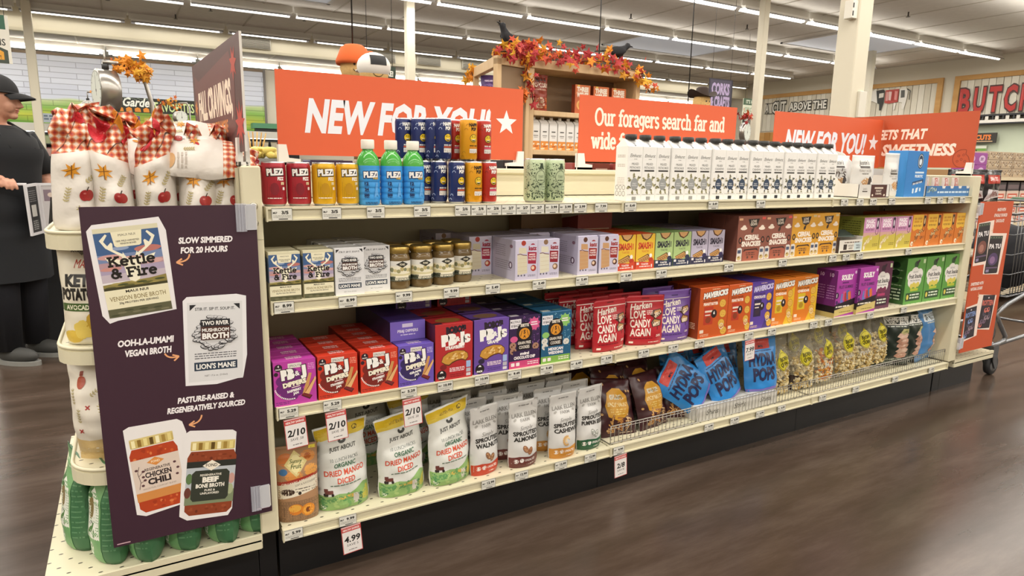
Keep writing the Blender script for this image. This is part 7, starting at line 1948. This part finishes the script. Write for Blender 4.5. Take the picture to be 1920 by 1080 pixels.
# slogan
sl_ = A(4600, 620)
for s_, x, y, h_, w_ in (('A', 110, 110, 330, 180), ('CUT', 740, 60, 470, 700), ('ABOVE THE', 2150, 110, 330, 1800), ('REST', 3850, 60, 440, 1200)):
    sl_.t(s_, x, y, h_, '#E9E6DC', w=w_, b=.03, oc='#26241F', ob=.11)
sl_.r(0, 20, 420, 26, '#26241F').r(0, 470, 420, 26, '#26241F')
thing('wall_lettering', 'white slogan A CUT ABOVE THE REST on planks', 'lettering', (24.94, 18.85, 3.72), R(-90), [('letters', sl_.mesh('letters', on_front(0, 0, 0), None, .6, off=.02, lay=.004))])
cow = A(2100, 950)
K_ = '#26241F'
cow.p([(60, 620), (120, 760), (60, 880), (180, 800), (330, 820), (420, 900), (430, 780), (520, 700), (520, 330), (330, 420), (200, 420)], '#EDEAE2')
cow.p([(430, 800), (700, 830), (760, 780), (760, 330), (700, 60), (620, 60), (600, 300), (520, 330)], '#3A3A38').p([(560, 520), (740, 540), (740, 700), (560, 690)], '#DCD8CE')
cow.p([(790, 790), (1300, 800), (1300, 330), (960, 290), (790, 330)], '#B54A42')
for i in range(4):
    cow.p([(830 + 110 * i, 400 + 20 * (i % 2)), (920 + 110 * i, 400), (930 + 110 * i, 720), (820 + 110 * i, 740)], ('#D9A09A', '#E3C4BE', '#A83A34', '#D8908A')[i])
cow.p([(1330, 800), (1560, 790), (1640, 700), (1620, 420), (1560, 60), (1470, 60), (1460, 300), (1330, 330)], '#E3DFD6').p([(1380, 740), (1520, 740), (1540, 480), (1400, 470)], '#5A5A58').ln([(1600, 780), (1720, 700), (1720, 380)], 30, K_)
cow.p([(1150, 300), (1240, 300), (1220, 60), (1150, 60)], '#E3DFD6')
thing('wall_art', 'cow diagram with red meat cuts on the plank wall', 'wall art', (24.93, 14.15, 3.53), R(-90), [('cutout', cow.mesh('cutout', on_front(0, 0, 0), None, .6, off=.02, lay=.004))])
bl = thing('wall_lettering', 'tall red letters spelling BUTCHER at the far right', 'lettering', (24.93, 10.75, 3.30), R(-90))
for i, ch in enumerate('BUTCHER'):
    a = A(460, 900)
    a.t(ch, 230, 40, 800, '#B8322C', w=350, b=.03, oc='#4A2A26', ob=.075)  # dark outline layer painted as shadow around the letter
    a.r(82, 120, 14, 600, '#D9605A') if ch in 'BUHR' else None
    link('letter', a.mesh('letter', on_front(.46 * i, 0, 0), None, .5, off=.03, lay=.006), bl)
aw = thing('counter_awning', 'striped black and white awning under the butcher letters', 'awning', (24.95, 4.4, 2.92), 0, [('valance', B().box(-.5, 0, 0, 6.6, .0, .10, M('#E3E0D8', .6)).mesh('valance')), ('top_trim', B().box(-.52, 0, 0, 6.6, .22, .28, M('#26262A', .5)).mesh('top_trim')), ('bottom_trim', B().box(-.52, 0, 0, 6.6, -.04, .0, M('#26262A', .5)).mesh('bottom_trim'))])
stm = B().box(-.505, -.5, 0, .05, .1, .22, M('#3A3A3E', .6)).mesh('stripe')
stw = B().box(-.505, -.5, 0, .10, .1, .22, M('#D8D5CC', .6)).mesh('stripe')
for i in range(44):
    link('stripe', stm if i % 2 else stw, aw, (0, .15 * i, 0))
cc = A(1500, 330).r(0, 0, 1500, 330, '#33302C').t('CUSTOM CUTS', 720, 110, 160, '#E8823A', w=1250, b=.05).r(500, 40, 900, 26, '#D9B58A')
thing('wall_sign', 'dark sign reading CUSTOM CUTS in orange at the far right', 'sign', (24.6, 10.75, 2.28), R(-90), [('board', B().box(0, 1.5, 0, .04, 0, .33, M('#33302C', .6)).mesh('board'), [('lettering', cc.mesh('lettering', on_front(0, 0, 0), None, .5, lay=.001))])])
hh = A(900, 900).r(0, 0, 900, 900, '#DDE0D0').p([(0, 420), (900, 560), (900, 900), (0, 900)], '#6E9A4A').t('HELP', 380, 680, 150, '#2A3A1E', w=420, rot=8, b=.03).t('IS HERE', 560, 500, 130, '#F0F2E6', w=520, rot=8, b=.03).r(180, 60, 400, 180, '#C9C2A8')
thing('wall_sign', 'green and white poster below the custom cuts sign', 'sign', (24.7, 10.3, 1.35), R(-90), [('board', B().box(0, .75, 0, .03, 0, .85, M('#DDE0D0', .6)).mesh('board'), [('print', A(750, 850).put(hh, 0, 0, .84).mesh('print', on_front(0, 0, 0), None, .5, lay=.001))])])
thing('display_counter', 'pale green tiled meat counter along the right wall', 'counter', (24.2, 4.0, 0), 0, [('body', B().box(-.7, .3, 0, 7.5, 0, 1.05, M('#C2CDB4', .6)).mesh('body')), ('top', B().box(-.75, .3, 0, 7.5, 1.05, 1.1, M('#B9B5AA', .4)).mesh('top')), ('backsplash', B().box(.6, .75, 0, 7.5, 1.1, 2.9, M('#C9D2BC', .7)).mesh('backsplash'))])
scale('produce scale with dial facing forward between the orange signs', (11.12, 8.0, 2.05), .20, R(20))
thing('scale_pole', 'pole of the produce scale between the orange signs', 'pole', (11.22, 8.0, 0), 0, [('tube', B().tube([(0, 0, 0), (0, 0, 2.36), (-.04, 0, 2.40), (-.10, 0, 2.38)], .02, STEEL, 8).mesh('tube')), ('foot', B().lathe([(.13, 0), (.13, .015), (.03, .04)], STEEL, 20).mesh('foot'))])
garland('leaf_garland', 'red leaf sprig above the scale between the orange signs', [(10.95, 7.95, 2.36), (11.15, 7.95, 2.40)], 24, 22, [3, 4, 3, 1], .06, 1.4)

# ------------------------------------------------------------------ snack rack and goods behind the right end
rk = thing('snack_rack', 'wooden rack of boxed snacks behind the right end display', 'rack', (6.1, 1.2, 0), 0, [('back_board', B().box(0, 2.6, .5, .54, 0, 1.3, M('#8A6A4A', .7)).mesh('back_board'))])
for z in (.12, .52, .80, 1.02, 1.24):
    link('shelf', B().box(0, 2.6, 0, .5, z - .03, z, M('#D8C8A8', .6)).mesh('shelf'), rk)
for x in (0, 2.56):
    link('side', B().box(x, x + .04, 0, .5, 0, 1.3, M('#A8845A', .6)).mesh('side'), rk)
pv = A(200, 110).r(0, 0, 200, 110, '#9A4A9A').e(100, 55, 60, 36, '#D8B8DC').t('DRY', 100, 40, 30, '#5A2060', w=60, b=.04)
PV = carton(.17, .12, .105, '#9A4A9A', A(170, 105).put(pv, 0, 0, .9), None)
for i in range(2):
    for j in range(2):
        thing('snack_box', f'pink purple box on the rack, {("lower", "upper")[j]} {("left", "right")[i]}', 'box', (6.21 + .18 * i, 1.22, 1.242 + .107 * j), 0, PV, 'pink purple boxes on the rack')
gl = A(240, 75)
rg = random.Random(3)
for i in range(40):
    gl.e(rg.uniform(14, 226), rg.uniform(10, 64), 9, 6, rg.choice(('#5A4030', '#8A6A4A', '#C9B08A', '#3A2A22', '#E3D8C4')), 7, rg.uniform(0, 180))
GL = carton(.24, .14, .075, '#B9A48A', gl, None)
for i in range(6):
    for j in range(3):
        thing('granola_pack', f'pack of seed granola on the rack, {ORD[i]} from left, {("bottom", "middle", "top")[j]} layer', 'pack', (6.60 + .25 * i, 1.22, 1.242 + .077 * j), 0, GL, 'granola packs on the rack')
rc = A(230, 90).r(0, 0, 230, 90, '#D8C2B4').r(20, 20, 190, 44, '#C9604A', 4).r(40, 34, 150, 14, '#F0DCD0')
RC = carton(.23, .16, .085, '#CDB6A6', rc, None)
RC2 = carton(.23, .16, .085, '#3A3236', A(230, 90).r(10, 20, 210, 40, '#6A5A5E', 3), None)
for q, z in enumerate((.522, .802, 1.022)):
    for i in range(9):
        for j in range(2):
            thing('snack_box', f'{("pale red", "dark")[(q + j) % 2 if q == 2 else 0]} box on the {("low", "middle", "upper")[q]} rack shelf, {ORD[i]} from left, {("bottom", "top")[j]}', 'box', (6.28 + .26 * i, 1.22, z + .087 * j), 0, RC2 if q == 2 and j == 1 else RC, 'boxes on the rack shelves')

# ------------------------------------------------------------------ shopping cart beside the right end display
CW = M('#8E9094', .3, .8)
cart = thing('shopping_cart', 'grey wire shopping cart at the right edge', 'cart', (4.36, .03, 0))
def cpt(u, v, t_):
    """basket corner: u along the cart (0 front), v across, t up (0 floor of the basket, 1 rim)"""
    x = (.10 + .80 * u) * (1 - t_) + (-.06 + 1.02 * u) * t_
    y = .06 + .40 * v if t_ < .5 else .02 + .50 * v
    z = (.50 + .03 * u) * (1 - t_) + (1.03 + .05 * u) * t_
    return (x, (.05 + .42 * v) * (1 - t_) + (.0 + .54 * v) * t_, z)
def ring(t_, r_):
    return B().tube([cpt(0, 0, t_), cpt(1, 0, t_), cpt(1, 1, t_), cpt(0, 1, t_)], r_, CW, 6, True).mesh('basket_ring')
for t_, r_ in ((0, .005), (.28, .0028), (.52, .0028), (.76, .0028), (.92, .004), (1, .008)):
    link('basket_ring', ring(t_, r_), cart)
def bars(pts):
    for a, b_ in pts:
        link('basket_wire', B().tube([a, b_], .0024, CW, 5).mesh('basket_wire'), cart)
bars([(cpt(i / 22, 0, 0), cpt(i / 22, 0, 1)) for i in range(1, 22)])
bars([(cpt(i / 22, 1, 0), cpt(i / 22, 1, 1)) for i in range(1, 22)])
bars([(cpt(0, i / 12, 0), cpt(0, i / 12, 1)) for i in range(1, 12)])
bars([(cpt(1, i / 12, 0), cpt(1, i / 12, 1)) for i in range(1, 12)])
bars([(cpt(i / 14, 0, 0), cpt(i / 14, 1, 0)) for i in range(1, 14)])
for v in (0, 1):
    yv = .05 + .42 * v
    link('leg_tube', B().tube([(.86, yv, 1.0), (.80, yv, .60), (.12, yv, .45), (.0, yv, .40), (.10, yv, .30), (.17, yv, .235), (.16, yv, .205), (.08, yv, .195), (.0, yv, .19)], .014, CW, 8).mesh('leg_tube'), cart)
    link('base_rail', B().tube([(.0, yv, .19), (.5, yv, .21), (.95, yv, .20)], .013, CW, 8).mesh('base_rail'), cart)
    for xw in (.0, .92):
        k = link('caster_fork', B().prism([(-.035, .19), (.035, .19), (.03, .10), (.05, .06), (.02, .045), (-.02, .10)], yv - .032, yv - .026, M('#6E7074', .35, .8)).prism([(-.035, .19), (.035, .19), (.03, .10), (.05, .06), (.02, .045), (-.02, .10)], yv + .026, yv + .032, M('#6E7074', .35, .8)).box(-.035, .035, yv - .03, yv + .03, .17, .20, M('#6E7074', .35, .8)).mesh('caster_fork'), cart, (xw, 0, 0))
        wl = B().lathe([(.040, -.018), (.062, -.016), (.066, 0), (.062, .016), (.040, .018)], M('#2A2A2C', .6), 24)
        wl.lathe([(.012, -.021), (.041, -.019), (.041, .019), (.012, .021)], M('#77787A', .5), 24)
        link('wheel', wl.mesh('wheel'), k, (.03, yv, .066), (R(90), 0, 0))
link('handle', B().tube([(.86, .05, 1.0), (1.0, .05, 1.08), (1.02, .05, 1.09), (1.02, .48, 1.09), (1.0, .48, 1.08), (.86, .47, 1.0)], .014, M('#3E5A40', .5), 8).mesh('handle'), cart)
link('base_rack', B().tube([(.05, .06, .20), (.05, .46, .20)], .01, CW, 6).tube([(.9, .06, .21), (.9, .46, .21)], .01, CW, 6).mesh('base_rack'), cart)
thing('coat', 'dark coat slumped inside the shopping cart', 'coat', (4.85, .29, .52), 0, [('cloth', B().ball((0, 0, .2), (.30, .17, .22), M('#1A1A20', .9), 20, 14, lambda p: p + Vector((.03, .03, .04)) * noise.noise(p * 9)).mesh('cloth'))])
thing('paper_bag', 'white bag standing in the shopping cart behind the coat', 'bag', (5.1, .36, .53), 0, [('bag', pouch(.22, .14, .5, '#D5D3CE', seed=77, dp=CHIP_D)[0])])

# ------------------------------------------------------------------ table with straw and squash behind the left sign
tbl = thing('produce_table', 'grey edged display table with squash behind the cans', 'table', (.55, 5.7, 0), 0, [('top', B().box(0, 1.3, 0, .8, 1.18, 1.30, M('#8A8A86', .5)).mesh('top')), ('skirt', B().box(.03, 1.27, .03, .77, 0, 1.18, M('#2A2624', .7)).mesh('skirt'))])
for i in range(11):
    an = (i * .37) % 1
    thing('squash', f'pale yellow squash on the display table, {ORD[i]} in the heap', 'squash', (.92 + .05 * (i % 6), 5.85 + .06 * (i % 3), 1.345 + .045 * (i // 6)), (0, R(80), R(40 * i)), [('fruit', B().lathe([(.008, -.07), (.034, -.055), (.042, -.01), (.03, .03), (.02, .06), (.006, .075)], M(('#E3CE72', '#D9C060')[i % 2], .5), 12).mesh('fruit'))], 'yellow squash heap')
for i in range(9):
    thing('corn_stalk', f'dry tan corn stalk in the bundle, {ORD[i]} from the left', 'stalk', (.86 + .022 * i, 6.2, 1.301), (R(-8), R(-24 + 5 * i), 0), [('stalk', B().tube([(0, 0, 0), (0, 0, .30)], [.012, .006], M(('#C9A05A', '#B58A46')[i % 2], .8), 6).mesh('stalk'))], 'dry corn stalks')
thing('green_awning', 'small green awning shelf behind the fall sign', 'awning', (3.6, 22.5, 2.29), 0, [('canopy', B().box(0, .9, 0, .5, .1, .27, M('#5E9A74', .6)).mesh('canopy')), ('foot', B().box(.1, .8, .1, .4, 0, .1, M('#3A3A38', .6)).mesh('foot'))])
# goods on the far side of the gondola that peek over its top
for i, (x, w_, h_, c, lab) in enumerate(((.36, .16, .165, '#4A4672', 'dark blue'), (.55, .14, .17, '#C9B8A4', 'beige'), (.72, .18, .165, '#9A5A44', 'rust'), (1.13, .05, .18, '#26242A', 'black'), (1.20, .06, .18, '#33323A', 'charcoal'), (1.27, .08, .185, '#7A5A9A', 'purple'), (1.36, .07, .185, '#8ABAB4', 'teal'), (1.52, .10, .175, '#A8504A', 'red'), (1.64, .10, .175, '#8A4A40', 'brick'), (1.76, .10, .175, '#A8504A', 'coral'), (3.62, .05, .19, '#222226', 'small black'), (3.67, .04, .185, '#D8D4CE', 'small white'))):
    a = A(w_ * 1000, h_ * 1000).r(w_ * 150, h_ * 820, w_ * 700, 8, '#E3DCD8')
    thing('snack_box', f'{lab} box peeking over the top from the far side', 'box', (x, .66, 1.111), 0, carton(w_, .12, h_, c, a), 'boxes on the far side')

# ================================================================== demo table, framed sign and the shop worker
tb2 = thing('demo_table', 'table under a black floor length cloth at the left', 'table', (-1.0, 3.46, 0), 0)
def cloth(u, v):
    per = [(0, 0), (1.1, 0), (1.1, .62), (0, .62), (0, 0)]
    s_ = u * 4
    i = min(int(s_), 3)
    f = s_ - i
    x, y = per[i][0] + (per[i + 1][0] - per[i][0]) * f, per[i][1] + (per[i + 1][1] - per[i][1]) * f
    k = .012 * math.sin(u * 96) * (1 - v) + .02 * (1 - v)
    nx, ny = ((0, -1), (1, 0), (0, 1), (-1, 0))[i]
    return (x + nx * k, y + ny * k, .008 + .775 * v)
link('tablecloth', B().grid(cloth, 160, 6, M('#17181A', .85)).box(0, 1.1, 0, .62, .775, .785, M('#17181A', .85)).mesh('tablecloth'), tb2)
link('table_frame', B().box(.05, 1.05, .05, .57, .72, .77, M('#4A4A4A', .6)).box(.06, .1, .06, .1, 0, .72, '#4A4A4A').box(1.0, 1.04, .06, .1, 0, .72, '#4A4A4A').box(.06, .1, .52, .56, 0, .72, '#4A4A4A').box(1.0, 1.04, .52, .56, 0, .72, '#4A4A4A').mesh('table_frame'), tb2)
WF = M('#D9D8DC', .45)
def frame_panel(w_, h_, art, bg):
    return [('frame', B().box(0, w_, 0, .012, 0, .016, WF).box(0, w_, 0, .012, h_ - .016, h_, WF).box(0, .016, 0, .012, .016, h_ - .016, WF).box(w_ - .016, w_, 0, .012, .016, h_ - .016, WF).mesh('frame')), ('sheet', B().box(.014, w_ - .014, .004, .008, .014, h_ - .014, M(bg, .4)).mesh('sheet'), [('print', art.mesh('print', on_front(0, .004, 0), None, .4))])]
p1 = A(130, 300).r(16, 16, 98, 268, '#26282A')
fine(p1, 30, 260, 70, 6, 12, 4, '#8A8C8C')
p1.r(40, 110, 50, 70, '#C9C9C4', 3)
fine(p1, 40, 80, 50, 5, 12, 6, '#9A9C9A')
p2 = A(230, 300).r(16, 16, 198, 268, '#C9C6C8').r(24, 200, 40, 70, '#8A7A86').p([(30, 60), (100, 90), (120, 250), (60, 240)], '#2A2826').p([(60, 90), (150, 100), (140, 170), (80, 170)], '#7A4A3A').ln([(110, 100), (118, 36)], 6, '#B98A7A').r(16, 16, 198, 14, '#8E6A5E').e(60, 238, 16, 14, '#D8C8BC')
fs = thing('folding_sign', 'white framed folding sign held by the shop worker', 'sign', (-.825, 2.955, .805))
for lf_, loc_, ro_ in ((frame_panel(.13, .305, p1, '#26282A'), (0, 0, 0), (0, R(-3), R(68))), (frame_panel(.23, .31, p2, '#C9C6C8'), (.045, .125, 0), (0, R(-1), R(-4)))):
    c_ = link('leaf_frame', lf_[0][1], fs, loc_, ro_)
    d_ = link('leaf_sheet', lf_[1][1], fs, loc_, ro_)
    link('print', lf_[1][2][0][1], d_)
link('carry_bar', B().rbox(-.30, .0, -.006, .006, .30, .314, WF, .002).mesh('carry_bar'), fs)

PR_ = Matrix.Translation((-.965, 3.20, 0)) @ Matrix.Rotation(R(-40), 4, 'Z')
PI_ = PR_.inverted()
def Lc(x, y, z):
    return PI_ @ Vector((x, y, z))
skin = ramp_mat('skin', [(.3, '#C08A72'), (.7, '#CF9C84')], noise_fac(18), .5)
def loft(b, rings, mat, n=24, cap=True):
    """rings of (cx, cy, z, rx, ry)"""
    v = [(cx + rx * math.cos(2 * PI * i / n), cy + ry * math.sin(2 * PI * i / n), z) for cx, cy, z, rx, ry in rings for i in range(n)]
    f = [(j * n + i, j * n + (i + 1) % n, (j + 1) * n + (i + 1) % n, (j + 1) * n + i) for j in range(len(rings) - 1) for i in range(n)]
    b.add(v, f, mat, True)
    if cap:
        b.add(v[:n], [tuple(range(n - 1, -1, -1))], mat)
        b.add(v[-n:], [tuple(range(n))], mat)
TOR = [(.0, 0, .84, .12, .17), (.01, 0, .95, .135, .185), (.015, 0, 1.08, .12, .165), (.02, 0, 1.2, .13, .17), (.03, 0, 1.3, .145, .185), (.015, 0, 1.38, .12, .195), (.0, 0, 1.43, .085, .15), (.0, 0, 1.46, .06, .08)]
hd = B()                                     # head, built facing +x, then turned on the neck
hd.ball((.02, 0, 1.615), (.098, .078, .112), skin, 24, 16)
hd.ball((.045, 0, 1.552), (.062, .058, .058), skin, 18, 12)
hd.ball((.090, 0, 1.520), (.026, .030, .022), skin, 12, 8)
hd.ball((.070, .030, 1.575), (.045, .036, .045), skin, 12, 8)
hd.ball((.070, -.030, 1.575), (.045, .036, .045), skin, 12, 8)
hd.tube([(.100, 0, 1.632), (.120, 0, 1.603), (.136, 0, 1.580), (.112, 0, 1.570)], [.008, .011, .014, .010], skin, 10)
hd.ball((.118, .012, 1.576), (.012, .009, .009), skin, 8, 6)
hd.ball((.118, -.012, 1.576), (.012, .009, .009), skin, 8, 6)
hd.ball((.106, 0, 1.554), (.013, .026, .007), skin, 10, 6)
hd.ball((.103, 0, 1.541), (.013, .023, .008), skin, 10, 6)
hd.ball((.082, 0, 1.645), (.03, .055, .014), skin, 12, 8)
for s_ in (-1, 1):
    hd.ball((.005, s_ * .080, 1.60), (.020, .010, .032), skin, 10, 8)
TURN = Matrix.Translation((0, 0, 1.5)) @ Matrix.Rotation(R(28), 4, 'Z') @ Matrix.Rotation(R(5), 4, 'Y') @ Matrix.Translation((0, 0, -1.5))
body = B()
body.add([TURN @ Vector(v) for v in hd.v], hd.f, skin, True)
body.tube([(-.02, 0, 1.38), (-.005, 0, 1.46), (.012, .004, 1.56)], [.062, .055, .054], skin, 14)
loft(body, TOR, skin)
WR, EL = Lc(-1.005, 2.985, 1.150), Vector((-.04, -.265, 1.13))
body.tube([(.0, -.175, 1.395), (-.03, -.225, 1.27), EL, EL.lerp(WR, .4), WR], [.055, .046, .038, .036, .025], skin, 12)
body.tube([(.0, .175, 1.395), (.02, .235, 1.27), (.05, .25, 1.12), (.17, .2, 1.03), (.25, .16, .98)], [.055, .046, .038, .034, .025], skin, 12)
body.ball(tuple(Lc(-.962, 2.968, 1.148)), (.040, .034, .019), skin, 14, 10)
for k in range(4):                           # right hand closed over the white bar
    bx, ln_ = -.952 + .024 * k, (.9, 1.0, 1.0, .82)[k]
    body.tube([Lc(bx - .012, 2.972, 1.150 - .004 * k), Lc(bx, 2.944, 1.140 - .006 * k), Lc(bx + .008, 2.936, 1.140 - .03 * ln_ - .006 * k), Lc(bx + .012, 2.938, 1.140 - .052 * ln_ - .006 * k)], [.0105, .0098, .0088, .0075], skin, 8)
body.tube([Lc(-.985, 2.975, 1.135), Lc(-.960, 2.985, 1.112), Lc(-.935, 2.985, 1.100)], [.012, .010, .008], skin, 8)
body.ball((.27, .15, .975), (.05, .035, .02), skin, 12, 8)
for k in range(5):
    body.tube([(.28, .13 + .018 * k, .972), (.32, .12 + .02 * k, .955), (.335, .12 + .02 * k, .93)], [.010, .009, .0075], skin, 8)
for s_ in (-1, 1):
    body.tube([(.0, s_ * .09, .88), (.01, s_ * .095, .5), (-.01, s_ * .10, .10)], [.085, .058, .04], skin, 12)
    body.ball((.05, s_ * .10, .05), (.11, .042, .045), skin, 12, 8)
per = thing('person', 'shop worker in black cap, black shirt and apron at the left edge', 'person')
per.matrix_world = PR_
bo = link('body', body.mesh('body'), per)
rmod = bo.modifiers.new('skin', 'REMESH')
rmod.mode = 'VOXEL'
rmod.voxel_size = .0055
rmod.use_smooth_shade = True
smm = bo.modifiers.new('soft', 'SMOOTH')
smm.iterations = 2
def turned(b):
    b.v = [tuple(TURN @ Vector(v)) for v in b.v]
    return b
eye = B()
for s_ in (-1, 1):
    eye.ball((.088, s_ * .033, 1.617), (.013, .015, .010), M('#D8CFC8', .3), 10, 8).ball((.0955, s_ * .034, 1.614), (.0065, .008, .0075), M('#3A2A22', .2), 8, 6)
    eye.tube([(.104, s_ * .016, 1.636), (.105, s_ * .034, 1.640), (.092, s_ * .054, 1.634)], [.003, .0035, .002], M('#6A4A3A', .8), 6)
    eye.tube([(.100, s_ * .019, 1.622), (.101, s_ * .034, 1.6245), (.090, s_ * .050, 1.618)], [.0022, .003, .002], M('#4A3028', .8), 6)
link('eyes', turned(eye).mesh('eyes'), bo)
link('lips', turned(B().ball((.1115, 0, 1.5535), (.010, .0235, .0048), M('#A85A54', .45), 12, 6).ball((.1085, 0, 1.5435), (.010, .020, .0055), M('#B0625A', .45), 12, 6)).mesh('lips'), bo)
link('hair', turned(B().ball((-.02, 0, 1.605), (.088, .086, .085), M('#7A6452', .8), 20, 12)).mesh('hair'), bo)
CK = M('#141417', .8)
cap_ = B()
cap_.grid(lambda u, v: (.012 + .108 * math.cos(PI / 2 * v) * math.cos(2 * PI * u), .092 * math.cos(PI / 2 * v) * math.sin(2 * PI * u), 1.650 + .095 * math.sin(PI / 2 * v) * (1 + .12 * math.cos(2 * PI * u))), 28, 10, CK)
cap_.lathe([(.0, 1.744), (.009, 1.750), (.0, 1.756)], CK, 10, .005, 0)
cap_.tube([(.012 + .109 * math.cos(2 * PI * i / 24), .093 * math.sin(2 * PI * i / 24), 1.652) for i in range(24)], .006, CK, 6, True)
for top in (0, .006):
    cap_.grid(lambda u, v: (.085 * math.cos((u - .5) * 2.2) + .03 + .095 * v * math.cos((u - .5) * 2.4), .078 * math.sin((u - .5) * 2.2) * (1 + .08 * v), 1.652 + top - .022 * v * v - .020 * ((u - .5) * 2) ** 2), 14, 8, CK)
link('cap', turned(cap_).mesh('cap'), per)
sh = B()
loft(sh, [(a, b_, z, rx + .02, ry + .02) for a, b_, z, rx, ry in TOR[:-1]] + [(.0, 0, 1.455, .078, .095)], M('#17181B', .85), 28, False)
sh.tube([(.0, -.165, 1.395), (-.03, -.225, 1.27), (-.038, -.255, 1.17)], [.075, .068, .064], M('#17181B', .85), 14)
sh.tube([(.0, .165, 1.395), (.02, .235, 1.27), (.045, .25, 1.16)], [.075, .068, .064], M('#17181B', .85), 14)
link('shirt', sh.mesh('shirt'), per)
link('collar', B().tube([(.015 + .072 * math.cos(2 * PI * i / 20), .085 * math.sin(2 * PI * i / 20), 1.452 + .018 * (1 - math.cos(2 * PI * i / 20)) - .02) for i in range(20)], .014, M('#1C1D20', .85), 8, True).mesh('collar'), per)
def apron(u, v):
    z = .52 + .80 * v
    a = (u - .5) * (2.6 if v < .55 else 2.6 - 2.2 * (v - .55))
    for r0, r1 in zip(TOR, TOR[1:]):
        if r0[2] <= z <= r1[2]:
            k = (z - r0[2]) / (r1[2] - r0[2])
            rx, ry, cx = r0[3] + (r1[3] - r0[3]) * k, r0[4] + (r1[4] - r0[4]) * k, r0[0] + (r1[0] - r0[0]) * k
            break
    else:
        rx, ry, cx = .14, .19, 0
    fl = .012 * math.sin(u * 22) * max(0, .5 - v)
    return (cx + (rx + .036 + fl) * math.cos(a), (ry + .036) * math.sin(a), z)
ap = link('apron', B().grid(apron, 28, 24, M('#1E2024', .9)).mesh('apron'), per)
link('strap', B().tube([(.165, .08, 1.315), (.11, .10, 1.41), (.0, .085, 1.475), (-.07, .03, 1.46)], .010, M('#1E2024', .9), 6).tube([(.165, -.08, 1.315), (.11, -.10, 1.41), (.0, -.085, 1.475), (-.07, -.03, 1.46)], .010, M('#1E2024', .9), 6).mesh('strap'), ap)
tr_ = B()
loft(tr_, [(.0, 0, .78, .14, .19), (.0, 0, .88, .145, .195), (.01, 0, .97, .15, .20)], M('#12131B', .85), 24)
for s_ in (-1, 1):
    tr_.tube([(.0, s_ * .095, .86), (.01, s_ * .10, .5), (-.01, s_ * .10, .09)], [.11, .088, .080], M('#12131B', .85), 14)
link('trousers', tr_.mesh('trousers'), per)
for s_ in (-1, 1):
    so = B().ball((.06, s_ * .10, .055), (.145, .052, .05), M('#3E3E3C', .7), 18, 10, lambda p: Vector((p.x, p.y, max(p.z, .022))))
    link('shoe', so.mesh('shoe'), per, (0, 0, 0))
    link('shoe_sole', B().prism([(.06 + .155 * math.cos(2 * PI * i / 20), s_ * .10 + .056 * math.sin(2 * PI * i / 20)) for i in range(20)], 0, .026, M('#8A8A86', .7), 'Z').mesh('shoe_sole'), per)
